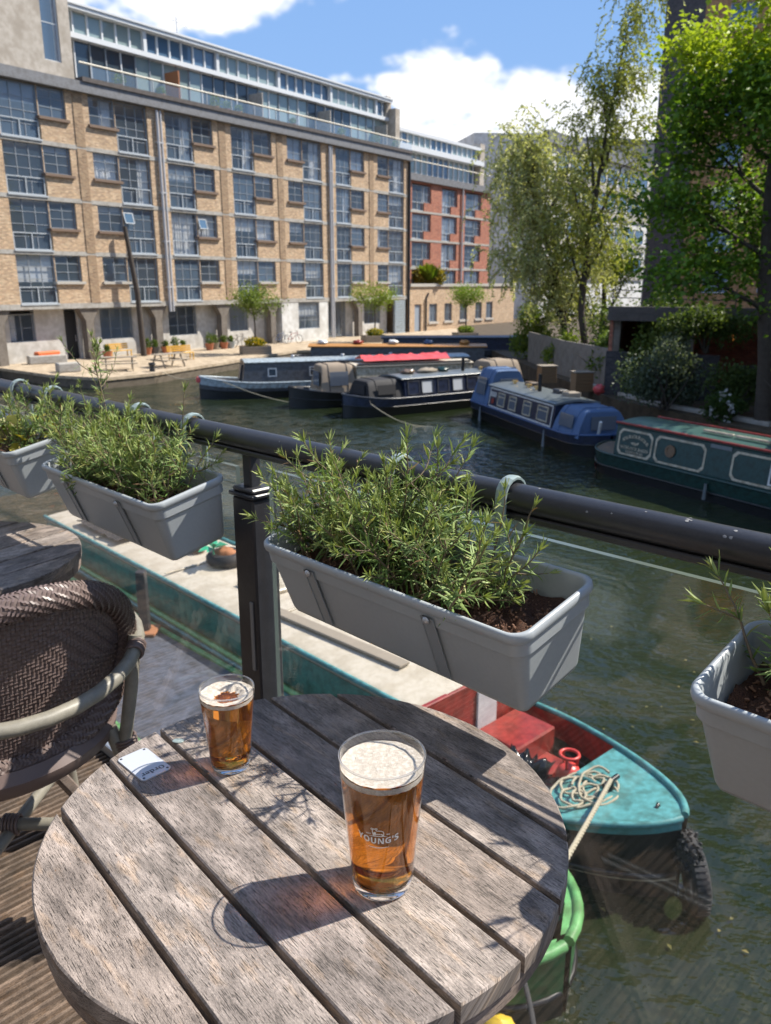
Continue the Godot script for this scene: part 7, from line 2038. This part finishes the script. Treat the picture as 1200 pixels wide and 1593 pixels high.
# ---------------------------------------------------------------- beer glasses
func make_beer(at: Vector3, s: float, sr: float, k: String, level: float, head: float, marks: bool) -> void:
	# profile of the outside, height and radius
	var out := [Vector2(0.0280, 0.0), Vector2(0.0300, 0.0012), Vector2(0.0312, 0.0045), Vector2(0.0322, 0.014), Vector2(0.0345, 0.040), Vector2(0.0372, 0.072), Vector2(0.0400, 0.105), Vector2(0.0425, 0.132), Vector2(0.0436, 0.1470), Vector2(0.0437, 0.1515)]
	for i in out.size(): out[i] = Vector2(out[i].x * sr, out[i].y * s)
	var wallt := 0.0019
	var t := thing("pint_glass" if marks else "small_glass", "tall pint glass with white printed badge standing at the front" if marks else "smaller plain beer glass at the back of the table", "glass", at, 0.0, "beer glasses on the table")
	var floor_y := 0.0125 * s
	var ow := Geo.new(); ow.lathe(out.slice(2), 96, Vector3.ZERO, 0.5)
	var inner := []
	for p in out: if p.y > floor_y: inner.append(Vector2(p.x - wallt, p.y))
	inner.reverse()
	var top: Vector2 = out[-1]
	ow.lathe([top, Vector2(top.x - 0.0004, top.y + 0.0008), Vector2(top.x - wallt / 2, top.y + 0.0011), Vector2(top.x - wallt + 0.0004, top.y + 0.0008), Vector2(top.x - wallt, top.y)], 96, Vector3.ZERO, 0.2)
	ow.lathe(inner, 96, Vector3.ZERO, 0.5)
	geo("wall", ow, mats.drinking_glass, t)
	var rt := Geo.new(); var ring := []
	for q in 97: ring.append(Vector3(cos(TAU * q / 96), 0, sin(TAU * q / 96)) * (top.x - wallt / 2) + Vector3.UP * top.y)
	rt.tube(ring, wallt * 0.50, 10, false); geo("rim", rt, mats.glass_base, t)
	var radius := func(y: float) -> float:
		for i in out.size() - 1:
			if y <= out[i + 1].y: return lerpf(out[i].x, out[i + 1].x, clampf((y - out[i].y) / (out[i + 1].y - out[i].y), 0, 1))
		return out[-1].x
	var base := Geo.new(); base.lathe([Vector2(0, 0.0022 * s), Vector2(0.019 * sr, 0.0014 * s), Vector2(0.026 * sr, 0.0002), Vector2(out[0].x, 0.0002), out[1], out[2] - Vector2(0.0002, 0), Vector2(radius.call(floor_y - 0.0008) - 0.0003, floor_y - 0.0008), Vector2(radius.call(floor_y - 0.0008) - 0.003, floor_y - 0.0018), Vector2(0, floor_y - 0.003)], 96, Vector3.ZERO, 0.6)
	geo("base", base, mats.glass_base, t)
	if marks: glass_badge(t, radius)
	# the drink
	var b := thing("beer", "amber beer with thick white head in the pint glass" if marks else "amber beer with thin ring of foam in the smaller glass", "beer", at, 0.0, "beers on the table")
	var body := [Vector2(0, floor_y - 0.0024), Vector2(radius.call(floor_y) - 0.004, floor_y - 0.0006), Vector2(radius.call(floor_y + 0.002) - 0.0008, floor_y + 0.002)]
	var n := 12
	for i in range(1, n + 1):
		var y := lerpf(floor_y + 0.002, level, float(i) / n); body.append(Vector2(radius.call(y) - 0.0008, y))
	body.append(Vector2(0, level))
	var lq := Geo.new(); lq.lathe(body, 96, Vector3.ZERO, 0.6); geo("liquid", lq, mats.amber_beer, b)
	# foam: a ring that clings to the glass and an uneven surface
	var fz := noise(60.0 / sr, 5 if marks else 8, 4)
	var rows := []
	var rmax: float = radius.call(level + head) - wallt + 0.0007
	for i in 21:
		var q := i / 20.0 if marks else lerpf(0.42, 1.0, i / 20.0)
		var row := []
		for a in 72:
			var an := TAU * a / 72; var p := Vector2(cos(an), sin(an)) * rmax * q
			if not marks and i < 8: p *= 1.0 + fz.get_noise_2d(cos(an) * 0.03, sin(an) * 0.03) * 0.45 * (1.0 - i / 8.0)
			var h := level + head + fz.get_noise_2d(p.x, p.y) * 0.0011 + 0.0016 * pow(q, 6.0)
			if not marks: h -= (head + 0.0008) * (1.0 - smoothstep(0.40, 0.72, q))
			row.append(Vector3(p.x, h, p.y))
		rows.append(row)
	var f := Geo.new(); f.rings(rows, true, true)
	var skirt := []
	for y in 4:
		var row := []
		var yy := lerpf(level - 0.0006, level + head, y / 3.0)
		for a in 72:
			var an := TAU * a / 72; var low := 0.0
			if y == 0: low = fz.get_noise_2d(cos(an) * 0.06, sin(an) * 0.06) * 0.0022
			row.append(Vector3(cos(an), 0, sin(an)) * (radius.call(yy) - wallt + 0.0006) + Vector3.UP * (yy + low))
		skirt.append(row)
	f.rings(skirt, true, true)
	geo("foam", f, mats.beer_foam, b)
	var bub := Geo.new()
	var br := RandomNumberGenerator.new(); br.seed = 3
	for i in 240 if marks else 90:
		var an := br.randf() * TAU; var q := sqrt(br.randf()) * rmax * 0.96
		if not marks: q = lerpf(0.55, 0.97, br.randf()) * rmax
		var p := Vector2(cos(an), sin(an)) * q
		var rr := br.randf_range(0.0002, 0.0006) * (2.0 if br.randf() < 0.08 else 1.0)
		bub.lathe([Vector2(rr, 0), Vector2(rr * 0.75, rr * 0.55), Vector2(0, rr * 0.8)], 7, Vector3(p.x, level + head + fz.get_noise_2d(p.x, p.y) * 0.0011 + 0.0016 * pow(q / rmax, 6.0), p.y))
	var bm := geo("bubbles", bub, mats.glass_base if false else mats.beer_foam, b); bm.set_meta("kind", "stuff")

func on_glass(p: Vector2, radius: Callable, turn: float, mid: float, out: float) -> Vector3:   # lays a flat drawing round the glass
	p *= 0.82
	var y := mid + p.y
	var r: float = radius.call(y) + 0.00025 + out
	var a := turn + p.x / r
	return Vector3(sin(a) * r, y, cos(a) * r)

func wrap_mesh(m: Mesh, radius: Callable, turn: float, mid: float, bend: float, shift := Vector2.ZERO) -> ArrayMesh:
	var a := m.surface_get_arrays(0)
	var g := Geo.new()
	for s in m.get_surface_count():
		a = m.surface_get_arrays(s)
		var v: PackedVector3Array = a[Mesh.ARRAY_VERTEX]; var ix = a[Mesh.ARRAY_INDEX]
		var first := g.v.size()
		for p in v:
			var q := Vector2(p.x, p.y) + shift
			q.y += bend * q.x * q.x
			var w := on_glass(q, radius, turn, mid, p.z * 0.3)
			g.vert(w, Vector3(w.x, 0, w.z).normalized())
		if ix == null or ix.size() == 0: ix = PackedInt32Array(range(v.size()))
		for i in ix: g.ix.append(first + i)
	return g.mesh()

func glass_badge(t: Node3D, radius: Callable) -> void:
	var turn := -0.10; var mid := 0.0845
	put("badge_letters", wrap_mesh(lettering("YOUNG'S", 0.0116, 0.0004), radius, turn, mid, 9.0, Vector2(0, -0.0065)), mats.printed_white, t)
	for s in [[-0.0115, "SINCE"], [0.0118, "1831"]]: put("badge_letters", wrap_mesh(lettering(s[1], 0.0021, 0.0004), radius, turn, mid, 0.0, Vector2(s[0], 0.0038)), mats.printed_white, t)
	var g := Geo.new()
	# swoosh under the name and the bar above it
	var draw := func(poly: Array) -> void:
		var pv := PackedVector2Array(poly); var tr := Geometry2D.triangulate_polygon(pv)
		for k in range(0, tr.size(), 3):
			var a := on_glass(pv[tr[k]], radius, turn, mid, 0); var b := on_glass(pv[tr[k + 1]], radius, turn, mid, 0); var c := on_glass(pv[tr[k + 2]], radius, turn, mid, 0)
			if (b - a).cross(c - a).dot(a - Vector3(0, a.y, 0)) > 0: g.tri(a, b, c)
			else: g.tri(a, c, b)
	for strip in [[-0.0128, 0.0128, -0.0168, 12.0, 0.0011], [-0.0112, 0.0112, 0.0003, 1.5, 0.0009]]:
		for k in 16:
			var x0 := lerpf(strip[0], strip[1], k / 16.0); var x1 := lerpf(strip[0], strip[1], (k + 1) / 16.0)
			var th := func(x: float) -> float: return strip[4] * (1.0 - pow(absf(x / strip[1]), 3.0)) + 0.00015
			draw.call([Vector2(x0, strip[2] + strip[3] * x0 * x0), Vector2(x1, strip[2] + strip[3] * x1 * x1), Vector2(x1, strip[2] + strip[3] * x1 * x1 + th.call(x1)), Vector2(x0, strip[2] + strip[3] * x0 * x0 + th.call(x0))])
	# standing ram: body outline, head with horn, legs
	var stroke := func(pts: Array, w: float) -> void:
		for k in pts.size() - 1:
			var a: Vector2 = pts[k]; var b: Vector2 = pts[k + 1]
			var sd := (b - a).orthogonal().normalized() * w / 2
			draw.call([a - sd, b - sd, b + sd, a + sd])
	var ram := [Vector2(-0.0060, 0.0024), Vector2(-0.0065, 0.0053), Vector2(-0.0070, 0.0084), Vector2(-0.0062, 0.0105), Vector2(-0.0047, 0.0113), Vector2(-0.0029, 0.0102), Vector2(-0.0016, 0.0084), Vector2(0.0013, 0.0087), Vector2(0.0042, 0.0086), Vector2(0.0062, 0.0074), Vector2(0.0069, 0.0053), Vector2(0.0065, 0.0018)]
	stroke.call(ram, 0.0009)
	stroke.call([Vector2(-0.0060, 0.0037), Vector2(-0.0029, 0.0032), Vector2(0.0005, 0.0040), Vector2(0.0036, 0.0032), Vector2(0.0044, 0.0043), Vector2(0.0055, 0.0019)], 0.0009)
	for x in [-0.0057, -0.0039, 0.0047, 0.0062]: stroke.call([Vector2(x, 0.0037), Vector2(x + 0.0002, 0.0014)], 0.0009)
	stroke.call([Vector2(-0.0047, 0.0108), Vector2(-0.0078, 0.0123), Vector2(-0.0088, 0.0108), Vector2(-0.0073, 0.0097)], 0.0008)
	stroke.call([Vector2(-0.0039, 0.0113), Vector2(-0.0018, 0.0126), Vector2(-0.0008, 0.0110), Vector2(-0.0021, 0.0100)], 0.0008)
	draw.call([Vector2(-0.0057, 0.0043), Vector2(-0.0042, 0.0032), Vector2(-0.0026, 0.0040), Vector2(-0.0023, 0.0058), Vector2(-0.0036, 0.0071), Vector2(-0.0055, 0.0061)])
	geo("badge_emblem", g, mats.printed_white, t)

func make_card() -> void:
	var c := thing("table_card", "small silver ordering plaque screwed flat to the table", "plaque", Vector3(-0.3122, 0.7206, -0.910), 0.0)
	var ax := Vector3(0.052, 0, 0.0515).normalized()   # long side
	c.transform.basis = Basis(ax, Vector3.UP, ax.cross(Vector3.UP))
	var g := Geo.new()
	var rows := []
	for e in [[0.0, 0.0], [0.0, 0.0014], [0.0004, 0.0018]]: rows.append(rounded(0.068, 0.042, 0.005, e[0], e[1]))
	g.rings(rows, true, true, true, true); geo("plate", g, mats.silver_card, c)
	for sx in [-1.0, 1.0]:
		for sz in [-1.0, 1.0]:
			var s := Geo.new(); s.lathe([Vector2(0.0018, 0.0), Vector2(0.0014, 0.0005), Vector2(0, 0.0006)], 12, Vector3(sx * 0.0295, 0.00182, sz * 0.0165)); geo("screw", s, mats.dark_dot, c)
	# the word reads from the far side of the table
	put("print", lettering("Order", 0.0105, 0.0002, true), mats.print_ink, c, Transform3D(Basis(Vector3(0, 0, 1), Vector3(1, 0, 0), Vector3(0, 1, 0)) * Basis(Vector3.RIGHT, 0.0), Vector3(0.0225, 0.00195, 0.0)))

func make_gum() -> void:
	var g := Geo.new(); g.rings(lump(Vector3(0, 0.001, 0), Vector3(0.008, 0.002, 0.0055), 0.1, 6), true, true)
	lone("glass_chip", g, mats.hook_paint, "pale blob stuck at the edge of a table slat", "blob", Vector3(-0.282, 0.7202, -0.965))

# ---------------------------------------------------------------- wicker chair
func make_chair() -> void:
	var c := thing("wicker_chair", "dark brown wicker armchair with beige tube frame facing the second table", "chair", Vector3(-0.80, 0, -1.47), PI / 4)
	# backrest: an oval dish, hollow towards the camera's side, framed by a thick woven roll
	var ce := Vector3(0, 0.615, 0.215); var a := 0.235; var b := 0.165
	var dish := func(p: Vector2) -> Vector3:   # p in the unit disc
		var d := Vector3(p.x * a, p.y * b, 0)
		var wrapz := -0.34 * p.x * p.x * a   # the sides curve forward round the sitter
		return ce + Vector3(d.x * (1.0 - 0.06 * p.x * p.x), d.y, wrapz + d.y * 0.20)
	var back := Geo.new(); var rows := []
	for i in 13:
		var row := []
		for k in 40: row.append(dish.call(Vector2.from_angle(TAU * k / 40) * i / 12.0) + Vector3(0, 0, -0.004))
		rows.append(row)
	back.rings(rows, true, true); var bk := geo("backrest", back, mats.wicker_core, c)
	# herringbone of flat strands
	var w := Geo.new()
	var cell := 0.0078
	var nx := int(a / cell) + 1; var ny := int(b / cell) + 1
	for i in range(-nx, nx + 1):
		for j in range(-ny, ny + 1):
			var p := Vector2(i * cell / a, j * cell / b)
			if p.length() > 0.97: continue
			var zig := posmod(i if (posmod(j, 24) < 12) else -i, 4)
			var over := posmod(j + zig, 4) < 2
			var e := Vector2(cell * (1.05 if over else 0.42) / a, cell * (0.42 if over else 1.05) / b)
			strand(w, dish, p, e, over)
	var wv := geo("woven_strands", w, mats.wicker, bk); wv.set_meta("kind", "stuff")
	# rolled rim with woven chevrons
	var path := []; var n := 72
	for k in n + 1: path.append(dish.call(Vector2.from_angle(TAU * k / n) * 1.04) + Vector3(0, 0, 0.004))
	var rr := Geo.new(); rr.tube(path, 0.024, 14, false); var rim := geo("rim", rr, mats.wicker_core, c)
	var ch := Geo.new()
	for k in 230:
		var f := k / 230.0 * n; var k0 := int(f); var p0: Vector3 = path[k0].lerp(path[k0 + 1], f - k0)
		var d: Vector3 = (path[k0 + 1] - path[k0]).normalized()
		var s0 := d.cross(Vector3(0.05, 0.1, 1)).normalized(); var s1 := d.cross(s0)
		for q in 12:
			var an := TAU * (q + 0.25 * (k % 4)) / 12.0
			var nn := s0 * cos(an) + s1 * sin(an)
			var slant := 0.0045 if q % 2 else -0.0045
			var pts := []
			for m in 3:
				var an2 := an + (m - 1) * 0.30
				pts.append(p0 + d * slant * (m - 1) + (s0 * cos(an2) + s1 * sin(an2)) * (0.0265 if m == 1 else 0.0238))
			var half := d * 0.0022
			ch.quad(pts[0] - half, pts[0] + half, pts[1] + half, pts[1] - half); ch.quad(pts[1] - half, pts[1] + half, pts[2] + half, pts[2] - half)
	var cs := geo("woven_strands", ch, mats.wicker, rim); cs.set_meta("kind", "stuff")
	# seat: woven drum
	var seat := Geo.new(); seat.lathe([Vector2(0, 0.395), Vector2(0.215, 0.395), Vector2(0.235, 0.41), Vector2(0.24, 0.435), Vector2(0.225, 0.455), Vector2(0.12, 0.447), Vector2(0, 0.444)], 40, Vector3(0, 0, -0.01)); geo("seat", seat, mats.wicker, c)
	var sk := Geo.new(); var srow := []
	for i in 7:
		var q := i / 6.0; var row := []
		for k in 25:
			var an := lerpf(-0.15, PI + 0.15, k / 24.0)
			var p0 := Vector3(cos(an) * 0.235, 0.43, sin(an) * 0.235 - 0.01)
			var p1: Vector3 = dish.call(Vector2(cos(an), -absf(sin(an)) * 0.98 - 0.05).normalized() * 1.03)
			row.append(p0.lerp(p1, q))
		srow.append(row)
	sk.rings(srow, false, true); geo("back_skirt", sk, mats.wicker, c)
	# hoop: tube round the back that becomes the arms
	var hoop := []
	for k in 21:
		var an := lerpf(-0.25, PI + 0.25, k / 20.0)
		hoop.append(Vector3(cos(an) * 0.285, 0.60 + 0.02 * cos(an * 2), 0.02 + sin(an) * 0.272))
	var arm0 := [Vector3(0.26, 0.435, -0.20), Vector3(0.275, 0.54, -0.18), Vector3(0.285, 0.60, -0.12)]; var arm1 := [Vector3(-0.285, 0.60, -0.12), Vector3(-0.275, 0.54, -0.18), Vector3(-0.26, 0.435, -0.20)]
	var hp := arm0 + hoop + arm1
	var hg := Geo.new(); hg.tube(hp, 0.0145, 14); geo("arm_hoop", hg, mats.chair_tube, c)
	for k in [[0, -0.25], [20, 0.25]]:
		pass
	for pos in [5, 15, 17]:
		binding(c, hoop[pos], (hoop[pos + 1] - hoop[pos - 1]).normalized(), 0.0165)
	# legs and crossed stretchers
	for sx in [-1.0, 1.0]:
		for sz in [-1.0, 1.0]:
			var lg := Geo.new(); lg.tube([Vector3(sx * 0.17, 0.43, sz * 0.15), Vector3(sx * 0.19, 0.34, sz * 0.17), Vector3(sx * 0.225, 0.0, sz * 0.215)], 0.0145, 12); geo("leg", lg, mats.chair_tube, c)
		var st := Geo.new(); st.tube([Vector3(sx * 0.205, 0.20, 0.19), Vector3(-sx * 0.205, 0.20 + sx * 0.012, -0.19)], 0.0135, 12); geo("stretcher", st, mats.chair_tube, c)
		var br := Geo.new(); br.tube([Vector3(sx * 0.235, 0.625, 0.17), Vector3(sx * 0.205, 0.52, 0.19), Vector3(sx * 0.19, 0.38, 0.165)], 0.0135, 12); geo("back_stay", br, mats.chair_tube, c)
		binding(c, Vector3(sx * 0.195, 0.39, 0.165), Vector3(sx * 0.1, -1, 0.1).normalized(), 0.022)
	binding(c, Vector3(0, 0.206, 0), Vector3(0.7, 0, 0.7).normalized(), 0.020)

func binding(c: Node3D, at: Vector3, d: Vector3, r: float) -> void:
	var g := Geo.new(); var s0 := d.cross(Vector3(0.2, 0.4, 1)).normalized(); var s1 := d.cross(s0); var p := []
	for k in 61:
		var an := TAU * k / 12.0; p.append(at + d * (k / 60.0 - 0.5) * 0.036 + (s0 * cos(an) + s1 * sin(an)) * r)
	g.tube(p, 0.0036, 6); geo("cane_binding", g, mats.wicker, c)

func strand(g: Geo, dish: Callable, p: Vector2, e: Vector2, over: bool) -> void:   # one bowed strip of cane on both faces of the back
	var pts := []
	for k in 3:
		for q in 2:
			var o := Vector2((k - 1) * e.x, (q * 2 - 1) * e.y) if over else Vector2((q * 2 - 1) * e.x, (k - 1) * e.y)
			pts.append(dish.call(p + o) + Vector3(0, 0, 0.0032 if k == 1 else 0.0004))
	g.quad_out(pts[0], pts[1], pts[3], pts[2], pts[0] - Vector3(0, 0, 1)); g.quad_out(pts[2], pts[3], pts[5], pts[4], pts[2] - Vector3(0, 0, 1))

func _ready() -> void:
	rng.seed = 20240501
	make_light()
	make_materials()
	make_ground()
	make_warehouse()
	make_far_buildings()
	make_right_bank()
	make_boats()
	make_ropes()
	make_near_boats()
	make_trees()
	make_quay()
	make_deck()
	make_rail()
	make_table("round slatted teak table holding the two beers", Vector3(-0.0903, 0, -0.803), deg_to_rad(-49.6), 1)
	make_table("second round teak table partly seen behind the wicker chair", Vector3(-1.005, 0, -1.72), deg_to_rad(57), 6)
	make_chair()
	make_planters()
	make_beer(Vector3(-0.0033, 0.7204, -0.699), 1.0, 1.0, "pint", 0.1325, 0.0065, true)
	make_beer(Vector3(-0.2000, 0.7204, -0.910), 0.735, 0.80, "half", 0.0965, 0.0050, false)
	make_card()
	make_gum()
